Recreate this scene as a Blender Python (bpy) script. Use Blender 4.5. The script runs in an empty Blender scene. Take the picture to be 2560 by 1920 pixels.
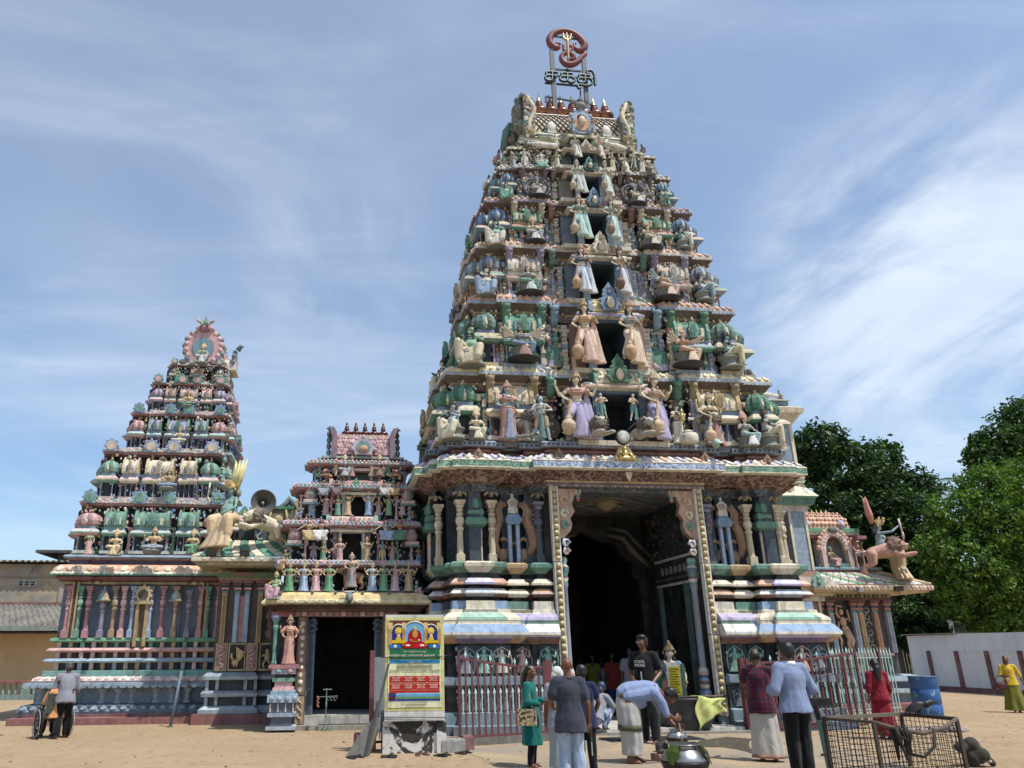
import bpy,math,random
from math import sin,cos,pi,radians,sqrt,atan2
from mathutils import Vector as V,Matrix as M,noise,Euler
import numpy as np
random.seed(7)
C=bpy.context.scene.collection
SC=bpy.context.scene
# ------ camera
F,PIT,ROL,XP,YP,HC=1925.0,radians(19.14),radians(0.25),1062.0,960.0,1.7
FW=V((0,cos(PIT),sin(PIT)));U0=V((0,-sin(PIT),cos(PIT)));R0=V((1,0,0))
RT=R0*cos(ROL)-U0*sin(ROL);UP=U0*cos(ROL)+R0*sin(ROL)
CAM=V((0,0,HC))
cd=bpy.data.cameras.new('camera');co=bpy.data.objects.new('camera',cd);C.objects.link(co)
cd.sensor_width=36;cd.lens=F/2560*36;cd.shift_x=(1280-XP)/2560;cd.shift_y=0
cd.clip_start=.05;cd.clip_end=3000
m=M.Identity(4)
for i in range(3):
 m[i][0]=RT[i];m[i][1]=UP[i];m[i][2]=-FW[i];m[i][3]=CAM[i]
co.matrix_world=m
SC.camera=co
# ------ sun and sky
SUN_AZ,SUN_EL=radians(124),radians(63)
w=bpy.data.worlds.new('World');SC.world=w;w.use_nodes=True
nt=w.node_tree;nt.nodes.clear()
def N(t,**k):
 n=nt.nodes.new(t)
 for a,b in k.items():setattr(n,a,b)
 return n
L=lambda a,b:nt.links.new(a,b)
out=N('ShaderNodeOutputWorld');bg=N('ShaderNodeBackground');bg.inputs[1].default_value=0.13
sky=N('ShaderNodeTexSky',sky_type='NISHITA',sun_disc=False,sun_elevation=SUN_EL,sun_rotation=SUN_AZ)
sky.air_density=1.0;sky.dust_density=1.0;sky.ozone_density=2.2
tc=N('ShaderNodeTexCoord');sp=N('ShaderNodeSeparateXYZ');L(tc.outputs['Generated'],sp.inputs[0])
def MA(op,a,b,clamp=False):
 n=N('ShaderNodeMath',operation=op,use_clamp=clamp)
 for i,x in enumerate((a,b)):
  if isinstance(x,(int,float)):n.inputs[i].default_value=x
  elif x is not None:L(x,n.inputs[i])
 return n.outputs[0]
zz=MA('ADD',MA('MAXIMUM',sp.outputs[2],0.0),.22)
cx=N('ShaderNodeCombineXYZ');L(MA('DIVIDE',sp.outputs[0],zz),cx.inputs[0]);L(MA('DIVIDE',sp.outputs[1],zz),cx.inputs[1])
def cloud(rot,scl,nscale,detail,lo,hi,dist=.6,loc=(0,0,0)):
 mp=N('ShaderNodeMapping');L(cx.outputs[0],mp.inputs[0])
 mp.inputs['Rotation'].default_value=(0,0,radians(rot));mp.inputs['Scale'].default_value=scl;mp.inputs['Location'].default_value=loc
 nz=N('ShaderNodeTexNoise');L(mp.outputs[0],nz.inputs['Vector'])
 nz.inputs['Scale'].default_value=nscale;nz.inputs['Detail'].default_value=detail;nz.inputs['Roughness'].default_value=.58;nz.inputs['Distortion'].default_value=dist
 mr=N('ShaderNodeMapRange',interpolation_type='SMOOTHSTEP');L(nz.outputs[0],mr.inputs[0])
 mr.inputs[1].default_value=lo;mr.inputs[2].default_value=hi
 return mr.outputs[0]
c1=cloud(-40,(.75,1.25,1),1.1,8,.44,.80,1.1,(1.7,.3,0))
c2=cloud(25,(.9,1.0,1),.55,4,.25,.75,.5,(.4,2.2,0))
c3=cloud(-50,(.55,1.7,1),1.7,9,.46,.82,1.4,(3.1,1.1,0))
def near(px,py,lo,hi):
 d=(FW+RT*((px-XP)/F)-UP*((py-YP)/F)).normalized();n=N('ShaderNodeVectorMath',operation='DOT_PRODUCT');L(tc.outputs['Generated'],n.inputs[0]);n.inputs[1].default_value=d
 mr=N('ShaderNodeMapRange',interpolation_type='SMOOTHSTEP');L(n.outputs['Value'],mr.inputs[0]);mr.inputs[1].default_value=lo;mr.inputs[2].default_value=hi;return mr.outputs[0]
c4=cloud(38,(1.5,.8,1),1.5,9,.36,.66,1.2,(5.2,.4,0));bank=MA('MAXIMUM',near(2420,760,.962,.997),MA('MULTIPLY',near(850,640,.988,.9995),.45))
cl=MA('ADD',MA('ADD',MA('MULTIPLY',c1,.28),MA('MULTIPLY',MA('MULTIPLY',c4,bank),.58)),MA('ADD',MA('MULTIPLY',c2,.36),MA('MULTIPLY',c3,.2)),True)
mx=N('ShaderNodeMixRGB');L(cl,mx.inputs[0]);tn=N('ShaderNodeMixRGB',blend_type='MULTIPLY');tn.inputs[0].default_value=1;L(sky.outputs[0],tn.inputs[1]);tn.inputs[2].default_value=(.86,.98,1.04,1);L(tn.outputs[0],mx.inputs[1]);mx.inputs[2].default_value=(5.6,6.2,7.0,1)
L(mx.outputs[0],bg.inputs[0]);L(bg.outputs[0],out.inputs[0])
SD=V((sin(SUN_AZ)*cos(SUN_EL),cos(SUN_AZ)*cos(SUN_EL),sin(SUN_EL)))
sl=bpy.data.lights.new('sun','SUN');sl.energy=4.0;sl.angle=radians(.53);sl.color=(1,.965,.91)
so=bpy.data.objects.new('sun',sl);C.objects.link(so);so.rotation_euler=SD.to_track_quat('Z','Y').to_euler();so.location=(0,0,60)
vs=SC.view_settings;vs.view_transform='Standard';vs.look='None';vs.exposure=0.28;vs.gamma=1;vs.use_curve_mapping=False
SC.cycles.max_bounces=6
# ------ frames: u along the front, v back, z up
ORG=V((4.95625,18.87132,0))
YAW=radians(6.5)
EU=V((cos(YAW),sin(YAW),0));EV=V((-sin(YAW),cos(YAW),0))
MF=M(((EU.x,EV.x,0,ORG.x),(EU.y,EV.y,0,ORG.y),(0,0,1,0),(0,0,0,1)))
def at(x,y,v):
 d=FW+RT*((x-XP)/F)-UP*((y-YP)/F)
 t=((ORG+EV*v-CAM).dot(EV))/d.dot(EV);p=CAM+d*t
 return V(((p-ORG).dot(EU),v,p.z))
def atg(x,y,z=0):
 d=FW+RT*((x-XP)/F)-UP*((y-YP)/F)
 p=CAM+d*((z-HC)/d.z)
 return V(((p-ORG).dot(EU),(p-ORG).dot(EV),z))
def reg(ox,oy,s):return lambda x,y:(ox+s*x,oy+s*y)
r1=reg(1000,50,.4069);r2=reg(1040,600,.4521);r4=reg(0,780,.37374);r5=reg(600,1000,.30139);r6=reg(0,1350,.36166);r3=reg(1000,1080,.47016)
rT=reg(1280,230,.16275)
# ------ colours
def lin(c):return c/12.92 if c<=.04045 else((c+.055)/1.055)**2.4
def H(h):return tuple(lin(int(h[i:i+2],16)/255)for i in(0,2,4))
PAL=dict(cream='d8cba6',bone='cfc5ad',grey='8d99a6',slate='55677a',navy='1b2836',blue='6d97c2',teal='5f9a92',green='4a8570',mint='8cc0a5',terra='b46a48',rust='8a4630',orange='c98a55',lav='a99bc6',purple='6d5b90',gold='b5964c',yellow='c9ae62',maroon='6e2a30',pink='c98f8c',rose='b56a70',white='ded9cc',brown='6a4a36',dark='14181d',skin='d3bd9a',black='0c0d0f',sand='c2a27a',bluegrey='8298ac',ochre='b08a4a',lgreen='6ea886',red='7d1f22')
P={k:H(v)for k,v in PAL.items()}
def col(c):return P[c]if isinstance(c,str)and c in P else(H(c)if isinstance(c,str)else c)
def shade(c,k):
 c=col(c);return tuple(min(1,x*k)for x in c)
 # ------ materials
def newmat(name):
 mt=bpy.data.materials.new(name);mt.use_nodes=True
 t=mt.node_tree;t.nodes.clear()
 o=t.nodes.new('ShaderNodeOutputMaterial');b=t.nodes.new('ShaderNodeBsdfPrincipled');t.links.new(b.outputs[0],o.inputs[0])
 return mt,t,b
def nn(t,ty,**k):
 n=t.nodes.new(ty)
 for a,b in k.items():setattr(n,a,b)
 return n
def noise_n(t,vec,scale,detail=4,rough=.55,mapscale=None,dist=0):
 if mapscale:
  mp=nn(t,'ShaderNodeMapping');mp.inputs['Scale'].default_value=mapscale;t.links.new(vec,mp.inputs[0]);vec=mp.outputs[0]
 n=nn(t,'ShaderNodeTexNoise');n.inputs['Scale'].default_value=scale;n.inputs['Detail'].default_value=detail;n.inputs['Roughness'].default_value=rough
 n.inputs['Distortion'].default_value=dist
 t.links.new(vec,n.inputs['Vector']);return n.outputs[0]
def rng(t,x,lo,hi,a=0.,b=1.,smooth=False):
 n=nn(t,'ShaderNodeMapRange');t.links.new(x,n.inputs[0])
 if smooth:n.interpolation_type='SMOOTHSTEP'
 for i,q in enumerate((lo,hi,a,b)):n.inputs[i+1].default_value=q
 return n.outputs[0]
def mixc(t,f,a,b,mode='MIX'):
 n=nn(t,'ShaderNodeMixRGB',blend_type=mode)
 for i,q in enumerate((f,a,b)):
  if hasattr(q,'node'):t.links.new(q,n.inputs[i])
  elif isinstance(q,(int,float)):n.inputs[i].default_value=q
  else:n.inputs[i].default_value=(*q,1)
 return n.outputs[0]
def bump(t,b,h,strength=.3,dist=.02):
 n=nn(t,'ShaderNodeBump');n.inputs['Strength'].default_value=strength;n.inputs['Distance'].default_value=dist
 t.links.new(h,n.inputs['Height']);t.links.new(n.outputs[0],b.inputs['Normal'])
def src_col(t,src):
 if src=='attr':return nn(t,'ShaderNodeVertexColor',layer_name='Col').outputs[0]
 if src=='obj':return nn(t,'ShaderNodeObjectInfo').outputs['Color']
 n=nn(t,'ShaderNodeRGB');n.outputs[0].default_value=(*col(src),1);return n.outputs[0]
def paint(name,src='attr',rough=.7,stain=.55,carve=0,scale=1.,fade=.25,metal=0,spec=.3,sat=.74):
 mt,t,b=newmat(name)
 g=nn(t,'ShaderNodeTexCoord').outputs['Object'];geo=nn(t,'ShaderNodeNewGeometry')
 ps=geo.outputs['Position']if src!='obj' else geo.outputs['Position']
 c=src_col(t,src)
 n1=noise_n(t,ps,2.3*scale,5);c=mixc(t,rng(t,n1,.35,.75,0,fade),c,(.42,.40,.36))
 n2=noise_n(t,ps,9*scale,4);
 v=nn(t,'ShaderNodeHueSaturation');v.inputs['Saturation'].default_value=sat;t.links.new(c,v.inputs['Color']);t.links.new(rng(t,n2,.3,.7,.78,1.14),v.inputs['Value']);c=v.outputs[0]
 hgt=n2
 if carve:
  vo=nn(t,'ShaderNodeTexVoronoi',feature='SMOOTH_F1');vo.inputs['Scale'].default_value=carve
  wv=nn(t,'ShaderNodeTexNoise');wv.inputs['Scale'].default_value=carve*.8;t.links.new(ps,wv.inputs['Vector'])
  ad=nn(t,'ShaderNodeVectorMath',operation='MULTIPLY_ADD');t.links.new(wv.outputs['Color'],ad.inputs[0]);ad.inputs[1].default_value=(.25,.25,.25);t.links.new(ps,ad.inputs[2])
  t.links.new(ad.outputs[0],vo.inputs['Vector'])
  sn=nn(t,'ShaderNodeMath',operation='SINE');m2=nn(t,'ShaderNodeMath',operation='MULTIPLY');t.links.new(vo.outputs['Distance'],m2.inputs[0]);m2.inputs[1].default_value=16
  t.links.new(m2.outputs[0],sn.inputs[0])
  pt=rng(t,sn.outputs[0],-.3,.5,0,1,True)
  lt=nn(t,'ShaderNodeHueSaturation');t.links.new(c,lt.inputs['Color']);lt.inputs['Value'].default_value=1.6;lt.inputs['Saturation'].default_value=.8
  dk=nn(t,'ShaderNodeHueSaturation');t.links.new(c,dk.inputs['Color']);dk.inputs['Value'].default_value=.6
  c=mixc(t,pt,dk.outputs[0],lt.outputs[0]);hgt=pt
 if stain:
  n3=noise_n(t,ps,1.0,6,.65,(5*scale,5*scale,.7*scale));n4=noise_n(t,ps,14*scale,3,.6)
  f=nn(t,'ShaderNodeMath',operation='MULTIPLY');t.links.new(rng(t,n3,.5,.72,0,stain),f.inputs[0]);t.links.new(rng(t,n4,.3,.6,.35,1),f.inputs[1])
  c=mixc(t,f.outputs[0],c,(.055,.05,.043))
 t.links.new(c,b.inputs['Base Color'])
 b.inputs['Roughness'].default_value=rough;b.inputs['Metallic'].default_value=metal;b.inputs['Specular IOR Level'].default_value=spec
 bump(t,b,hgt,.5 if carve else.25,.03 if carve else.012)
 return mt
MT=dict(paint=paint('weathered_paint',stain=.72),clean=paint('painted_plaster',stain=.62,fade=.14),carved=paint('carved_relief',carve=7,stain=.4),carvef=paint('fine_carved_relief',carve=13,stain=.4),statue=paint('statue_paint','obj',stain=.6,scale=2.2,fade=.18),cloth=None)
# ------ mesh builder with face colours
class MB:
 def __init__(s):s.v=[];s.f=[];s.c=[];s.sm=[]
 def add(s,vs,fs,c=(1,1,1),smooth=False,m=None):
  o=len(s.v)
  s.v+=[tuple(m@V(p))for p in vs]if m is not None else[tuple(p)for p in vs]
  s.f+=[tuple(i+o for i in q)for q in fs]
  if isinstance(c,list):s.c+=[col(x)for x in c]
  else:s.c+=[col(c)]*len(fs)
  s.sm+=[smooth]*len(fs);return s
 def box(s,a,b,c='white',m=None):
  (x0,y0,z0),(x1,y1,z1)=a,b
  vs=[(x0,y0,z0),(x1,y0,z0),(x1,y1,z0),(x0,y1,z0),(x0,y0,z1),(x1,y0,z1),(x1,y1,z1),(x0,y1,z1)]
  return s.add(vs,[(0,3,2,1),(4,5,6,7),(0,1,5,4),(1,2,6,5),(2,3,7,6),(3,0,4,7)],c,m=m)
 def cbox(s,c0,sz,c='white',m=None):
  h=[q/2 for q in sz];return s.box([c0[i]-h[i]for i in range(3)],[c0[i]+h[i]for i in range(3)],c,m)
 def loft(s,rings,c='white',smooth=False,cap=True,cols=None,m=None,closed=True):
  n=len(rings[0]);vs=[p for r in rings for p in r];fs=[];cs=[]
  for k in range(len(rings)-1):
   for i in range(n if closed else n-1):
    j=(i+1)%n;fs.append((k*n+i,k*n+j,(k+1)*n+j,(k+1)*n+i));cs.append(cols(k,i)if cols else c)
  if cap and closed:
   fs.append(tuple(reversed(range(n))));cs.append(cols(0,0)if cols else c)
   fs.append(tuple((len(rings)-1)*n+i for i in range(n)));cs.append(cols(len(rings)-2,0)if cols else c)
  return s.add(vs,fs,cs,smooth,m)
 def lathe(s,ctr,prof,n=12,c='white',smooth=True,cols=None,m=None,sx=1,sy=1,rot=0):
  x,y,z=ctr
  rings=[[(x+r*sx*cos(2*pi*i/n+rot),y+r*sy*sin(2*pi*i/n+rot),z+h)for i in range(n)]for r,h in prof]
  return s.loft(rings,c,smooth,True,cols,m)
 def tube(s,pts,rad,n=6,c='white',smooth=True,m=None):
  pts=[V(p)for p in pts];rings=[]
  rr=rad if isinstance(rad,(list,tuple))else[rad]*len(pts)
  ref=None
  for k,p in enumerate(pts):
   d=(pts[min(k+1,len(pts)-1)]-pts[max(k-1,0)]).normalized()
   if ref is None:ref=V((0,0,1))if abs(d.z)<.9 else V((1,0,0))
   a=d.cross(ref).normalized();b=a.cross(d).normalized();ref=b
   rings.append([tuple(p+a*rr[k]*cos(2*pi*i/n)+b*rr[k]*sin(2*pi*i/n))for i in range(n)])
  return s.loft(rings,c,smooth,True,m=m)
 def bar(s,a,b,wx,wy=None,c='white',up=(0,0,1)):
  a,b=V(a),V(b);d=(b-a).normalized();u=V(up)
  if abs(d.dot(u))>.95:u=V((0,1,0))
  x=d.cross(u).normalized()*(wx/2);y=x.cross(d).normalized()*((wy or wx)/2)
  r=lambda p:[tuple(p-x-y),tuple(p+x-y),tuple(p+x+y),tuple(p-x+y)]
  return s.loft([r(a),r(b)],c)
 def ball(s,ctr,r,c='white',nu=10,nv=7,m=None):
  rx,ry,rz=r if isinstance(r,(tuple,list))else(r,r,r)
  pr=[(max(.02,sin(pi*k/nv)),-cos(pi*k/nv))for k in range(nv+1)]
  rings=[[(ctr[0]+rx*q*cos(2*pi*i/nu),ctr[1]+ry*q*sin(2*pi*i/nu),ctr[2]+rz*h)for i in range(nu)]for q,h in pr]
  return s.loft(rings,c,True,True,m=m)
 def plate(s,pts,y0,y1,c='white',ce=None,m=None):
  n=len(pts);vs=[(x,y0,z)for x,z in pts]+[(x,y1,z)for x,z in pts]
  fs=[tuple(range(n)),tuple(reversed(range(n,2*n)))]+[(i,i+n,(i+1)%n+n,(i+1)%n)for i in range(n)]
  return s.add(vs,fs,[c,c]+[ce or c]*n,False,m)
 def mesh(s,name,mat):
  me=bpy.data.meshes.new(name);me.from_pydata(s.v,[],s.f);me.update()
  ca=me.color_attributes.new('Col','FLOAT_COLOR','CORNER')
  nl=np.fromiter((len(f)for f in s.f),int,len(s.f))
  cc=np.ones((len(s.f),4),np.float32);cc[:,:3]=np.array([q[:3]for q in s.c],np.float32)if s.c else 1
  ca.data.foreach_set('color',np.repeat(cc,nl,0).ravel())
  me.polygons.foreach_set('use_smooth',np.array(s.sm,bool))
  if mat:me.materials.append(mat)
  return me
 def build(s,name,mat='paint',parent=None):
  return obj(name,s.mesh(name,MT[mat]if isinstance(mat,str)else mat),parent)
def obj(name,me,parent=None,loc=None):
 o=bpy.data.objects.new(name,me);C.objects.link(o)
 if parent is not None:o.parent=parent
 if loc:o.location=loc
 return o
def tag(o,label,cat,group=None,kind=None):
 if label:o['label']=label
 if cat:o['category']=cat
 if group:o['group']=group
 if kind:o['kind']=kind
 return o
def thing(name,label,cat,loc=(0,0,0),yaw=0,group=None,world=False,scale=1):
 o=bpy.data.objects.new(name,None);C.objects.link(o);o.empty_display_size=.1
 lm=M.Translation(V(loc))@M.Rotation(yaw,4,'Z')@M.Scale(scale,4)
 o.matrix_world=lm if world else MF@lm
 return tag(o,label,cat,group)
def oplan(pts,off):
 n=len(pts);r=[]
 for i in range(n):
  (x0,y0),(x1,y1),(x2,y2)=pts[i-1],pts[i],pts[(i+1)%n]
  def nr(ax,ay,bx,by):
   dx,dy=bx-ax,by-ay;l=sqrt(dx*dx+dy*dy)or 1;return dy/l,-dx/l
  a=nr(x0,y0,x1,y1);b=nr(x1,y1,x2,y2)
  if abs(a[0]*b[0]+a[1]*b[1])>.9:r.append((x1+a[0]*off,y1+a[1]*off))
  else:r.append((x1+(a[0]+b[0])*off,y1+(a[1]+b[1])*off))
 return r
def stepped(hw,vf,vb,bays,side=None):
 pts=[]
 for u0,u1,p in bays:pts+=[(u0,vf-p),(u1,vf-p)]
 vm=(vf+vb)/2;d=(vb-vf)/2
 sd=side or[(-.45,.45,.12)]
 u=hw
 for a,b,p in sd:pts+=[(u,vm+a*d),(u+p,vm+a*d),(u+p,vm+b*d),(u,vm+b*d)]
 pts+=[(u,vb),(-u,vb)]
 for a,b,p in sd:pts+=[(-u,vm+b*d),(-u-p,vm+b*d),(-u-p,vm+a*d),(-u,vm+a*d)]
 q=[]
 for p in pts:
  if not q or(abs(p[0]-q[-1][0])+abs(p[1]-q[-1][1]))>1e-5:q.append(p)
 if abs(q[0][0]-q[-1][0])+abs(q[0][1]-q[-1][1])<1e-5:q.pop()
 return q
def sweep(mb,plan,prof,cols,clip=None):
 rings=[[(x if not clip else clip*max(1.96,clip*x),y,z)for x,y in oplan(plan,off)]for off,z in prof]
 n=len(plan)
 def cf(k,i):
  a,b=plan[i],plan[(i+1)%n]
  q=cols[k]if isinstance(cols,list)else cols(k,i,((a[0]+b[0])/2,(a[1]+b[1])/2))
  if callable(q):q=q(i,((a[0]+b[0])/2,(a[1]+b[1])/2))
  return q
 mb.loft(rings,cols=cf)
 return mb
 # ==== the main gate tower
def part(parent,name,mb,mat='paint',label=None):
 o=mb.build(name,mat,parent)
 if label:o['label']=label
 return o
def inst(o,parent,loc=None,yaw=0,scale=None,label=None):
 c=o.copy();C.objects.link(c);c.parent=parent
 if loc is not None:c.location=loc
 c.rotation_euler.z=yaw
 if scale:c.scale=(scale,)*3 if isinstance(scale,(int,float))else scale
 return c
def scallop(mb,plan,off,z,w,h,cols,d=.03):
 pl=oplan(plan,off);n=len(pl)
 for i in range(n):
  a=V((*pl[i],0));b=V((*pl[(i+1)%n],0));l=(b-a).length
  if l<w*.8:continue
  if(b-a).normalized().dot(V((-1,0,0)))>.9:continue
  k=max(1,round(l/w));dx=(b-a)/k;nrm=V((dx.y,-dx.x,0)).normalized()
  for j in range(k):
   c0=a+dx*(j+.5);hw=dx.length*.46;t=dx.normalized();cc=cols[j%len(cols)]
   ring=[(-1,0),(-.92,-.55),(-.5,-.9),(0,-1),(.5,-.9),(.92,-.55),(1,0)]
   f0=[tuple(c0+t*(x*hw)+V((0,0,z+y*h))+nrm*d)for x,y in ring];f1=[tuple(c0+t*(x*hw)+V((0,0,z+y*h))-nrm*.01)for x,y in ring]
   mb.loft([f1,f0],cc)
def petals(mb,plan,o0,z0,o1,z1,w,cols):
 A,B=oplan(plan,o0),oplan(plan,o1);n=len(A)
 for i in range(n):
  a0,a1=V((*A[i],z0)),V((*A[(i+1)%n],z0));b0,b1=V((*B[i],z1)),V((*B[(i+1)%n],z1));l=(a1-a0).length
  if l<w*.8 or(a1-a0).normalized().dot(V((-1,0,0)))>.9:continue
  k=max(1,round(l/w));nm=(a1-a0).cross(b0-a0).normalized()
  for j in range(k):
   t=(j+.5)/k;h=.42/k
   q=lambda s,r:(a0.lerp(a1,t+s*h)).lerp(b0.lerp(b1,t+s*h),r)
   pts=[(-.55,.06),(-1,.35),(-.8,.7),(-.3,.92),(.3,.92),(.8,.7),(1,.35),(.55,.06)]
   base=[tuple(q(s,r))for s,r in pts];top=[tuple(q(s*.6,.1+r*.8)+nm*.045)for s,r in pts]
   mb.loft([base,top],cols[j%len(cols)])
def pilaster_mesh(name,h,r,cols,fat=1,sq=8):
 m=MB();a,b,c=cols
 m.cbox((0,0,.07*h),(2.3*r,2.3*r,.14*h),a)
 pr=[(1.15*r,.14*h),(.95*r,.16*h),(.8*r,.48*h),(1.05*r,.5*h),(1.05*r,.53*h),(.75*r,.55*h),(1.2*r,.6*h),(1.3*r,.64*h),(1.1*r,.68*h),(.75*r,.7*h),(1.05*r,.72*h),(1.05*r,.74*h),(.7*r,.76*h),(1.0*r,.8*h),(.8*r,.83*h)]
 m.lathe((0,0,0),pr,sq,a,False,lambda k,i:b if k in(3,6,7,10)else a,rot=pi/sq)
 m.cbox((0,0,.85*h),(1.9*r,1.9*r,.04*h),c);m.cbox((0,0,.885*h),(2.5*r,2.5*r,.03*h),a);m.cbox((0,0,.92*h),(3.0*r,2.9*r,.04*h),c)
 return m.mesh(name,MT['paint'])
def bracket(m,c,x,y,z,s):
 m.cbox((x,y,z),(s*.6,s*.7,s*.8),c)
 for sx in(-1,1):m.tube([(x+sx*s*.2,y,z+s*.25),(x+sx*s*.75,y-.02,z+s*.2),(x+sx*s*1.05,y-.02,z-s*.1),(x+sx*s*1.0,y-.02,z-s*.35)],[s*.3,s*.28,s*.22,s*.1],6,c)
 m.tube([(x,y-s*.3,z+s*.3),(x,y-s*.75,z+s*.1),(x,y-s*.75,z-s*.35)],[s*.28,s*.24,s*.1],6,c)
def kuta_mesh(name,s,cols,ribs=12,sq=True):
 a,b,c,d=cols;m=MB()
 m.cbox((0,0,.03),(.5,.5,.06),a);m.cbox((0,0,.22),(.22,.22,.34),'navy')
 for x in(-.17,.17):
  for y in(-.17,.17):
   m.lathe((x,y,.06),[(.035,0),(.024,.03),(.02,.24),(.035,.26),(.035,.3)],6,c)
 pr=[(.27,.36),(.335,.40),(.335,.43),(.27,.49),(.25,.5)]
 m.loft([[(r*x,r*y,h)for x,y in((-1,-1),(1,-1),(1,1),(-1,1))]for r,h in pr],a,cols=lambda k,i:(b,d,a,b)[k])
 m.cbox((0,0,.53),(.40,.40,.06),c)
 dome=[(.22,.56),(.27,.60),(.285,.68),(.25,.76),(.17,.82),(.08,.85)]
 rings=[[(r*(1+.13*(i%2))*cos(2*pi*i/ribs/2),r*(1+.13*(i%2))*sin(2*pi*i/ribs/2),h)for i in range(ribs*2)]for r,h in dome]
 m.loft(rings,b,False,cols=lambda k,i:b if i%4<2 else shade(b,.55))
 m.lathe((0,0,.85),[(.07,0),(.09,.015),(.03,.03),(.055,.055),(.02,.08),(.028,.1),(.004,.15)],8,'yellow')
 for k in range(4):
  R=M.Rotation(k*pi/2,4,'Z');m.ball((0,-.255,.66),(.09,.03,.085),d,8,6,m=R);m.ball((0,-.28,.65),(.045,.02,.045),'cream',6,5,m=R)
 me=m.mesh(name,MT['clean']);me.transform(M.Scale(s,4));return me
def horseshoe(m,x,y,z,w,h,c1_,c2,thick=.08,lobes=9):
 pts=[(sin(t),-cos(t))for t in[radians(25+310*i/16)for i in range(17)]]
 m.plate([(x+px*w/2,z+(py*.5+.5)*h)for px,py in pts],y,y+thick,c1_)
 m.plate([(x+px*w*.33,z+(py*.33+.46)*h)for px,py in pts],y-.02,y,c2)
 for i in range(lobes):
  t=radians(40+280*i/(lobes-1));m.ball((x+sin(t)*w*.52,y+thick*.4,z+(.5-cos(t)*.52)*h),(w*.11,thick*.6,h*.11),c1_,6,4)
def sala_mesh(name,w,cols,s=1,posts=True):
 a,b,c,d=cols;m=MB();hw=w/2
 if posts:
  m.cbox((0,0,.03),(w,.5,.06),a);m.cbox((0,.05,.22),(w*.8,.3,.34),'navy')
  n=4
  for i in range(n):
   x=-hw*.82+i*w*.82/(n-1);m.lathe((x,-.18,.06),[(.04,0),(.026,.03),(.022,.24),(.04,.26),(.04,.3)],6,c)
  m.loft([[(sx*(hw*k+.0),sy*q,h)for sx,sy in((-1,-1),(1,-1),(1,1),(-1,1))]for k,q,h in((.9,.26,.36),(1.0,.31,.4),(1.0,.31,.43),(.92,.24,.49))],a,cols=lambda k,i:(b,d,a)[k])
 m.cbox((0,0,.53),(w*.86,.42,.08),c)
 arc=[(-.26*cos(t)*(1.12 if.2<t<1.0 else 1),.57+.34*sin(t))for t in[pi*i/10 for i in range(11)]]
 m.loft([[(x,y,z)for y,z in arc]for x in(-hw*.8,hw*.8)],b,False,True)
 for x in(-hw*.8,hw*.8):m.loft([[(x+dx,y*1.15,.57+(z-.57)*1.16)for y,z in arc]for dx in(-.05,.05)],d)
 for i in range(5):m.box((-hw*.72+i*w*.145,-.30,.6),(-hw*.72+i*w*.145+w*.07,-.2,.74),c if i%2 else 'cream')
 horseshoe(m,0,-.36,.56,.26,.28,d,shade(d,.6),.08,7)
 for i in range(3):
  m.lathe(((i-1)*w*.3,0,.9),[(.05,0),(.06,.02),(.02,.04),(.04,.06),(.004,.13)],6,'yellow')
 me=m.mesh(name,MT['clean']);me.transform(M.Scale(s,4));return me
def finial_mesh(name,h,c='8a4a25',tip='d9c9a0'):
 m=MB();k=h
 pr=[(.10,0),(.17,.01),(.19,.03),(.12,.06),(.13,.08),(.25,.14),(.285,.21),(.27,.27),(.18,.33),(.10,.36),(.09,.40),(.145,.42),(.145,.44),(.08,.47),(.13,.50),(.13,.52),(.07,.55),(.11,.59),(.11,.61),(.06,.65),(.07,.70),(.0,1.0)]
 m.lathe((0,0,0),[(r*k,z*k)for r,z in pr],16,c,True,lambda q,i:tip if q>18 else c)
 return m.mesh(name,MT['metal'])
MT['metal']=paint('aged_copper','attr',rough=.32,stain=.35,metal=.75,fade=.05)
# ---- the tower itself
TW=thing('gate_tower','tall temple gate tower crowded with painted statues, its ridge lined with copper finials','temple tower',(0,2.0,0))
def TP(mb,name,mat='paint',label=None,parent=None):
 o=mb.build(name,mat,parent or TW);o.location=(0,-2.0,0)if parent is None else(0,0,0)
 if label:o['label']=label
 return o
def wing_plan(s):
 front=[(2.0,2.42,.5),(2.42,2.58,.22),(2.58,3.02,.40),(3.02,3.12,.22),(3.12,3.45,.62),(3.45,4.06,.74),(4.06,4.36,.62),(4.36,4.46,.3)]
 if s<0:front=[(-b,-a,p)for a,b,p in reversed(front)]
 vf=.55;pts=[]
 for a,b,p in front:pts+=[(a,vf-p),(b,vf-p)]
 o=4.46*s;i=2.0*s
 sd=[(vf,0)];flank=[(.9,.0),(.9,.28),(1.9,.28),(1.9,.12),(2.5,.12),(2.5,.28),(3.5,.28),(3.5,0),(4.0,0)]
 fl=[(s*(4.46+p),v)for v,p in flank]
 if s>0:pts=pts+fl+[(i,4.0)]
 else:pts=pts+[(i,4.0)]+list(reversed(fl))
 q=[]
 for p in pts:
  if not q or abs(p[0]-q[-1][0])+abs(p[1]-q[-1][1])>1e-5:q.append(p)
 return q
def bycol(*cc):
 oc,of,ns,rc,inn=cc
 def f(i,p):
  a=abs(p[0])
  if p[1]>.6 and a>4.4:return(of,oc,of,rc)[int((p[1]*1.1)%4)]
  if 3.45<=a<=4.06:return oc
  if 3.12<=a<3.45 or 4.06<a<=4.37:return of
  if 2.58<=a<=3.02:return ns
  if a<2.45:return inn
  return rc
 return f
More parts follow.
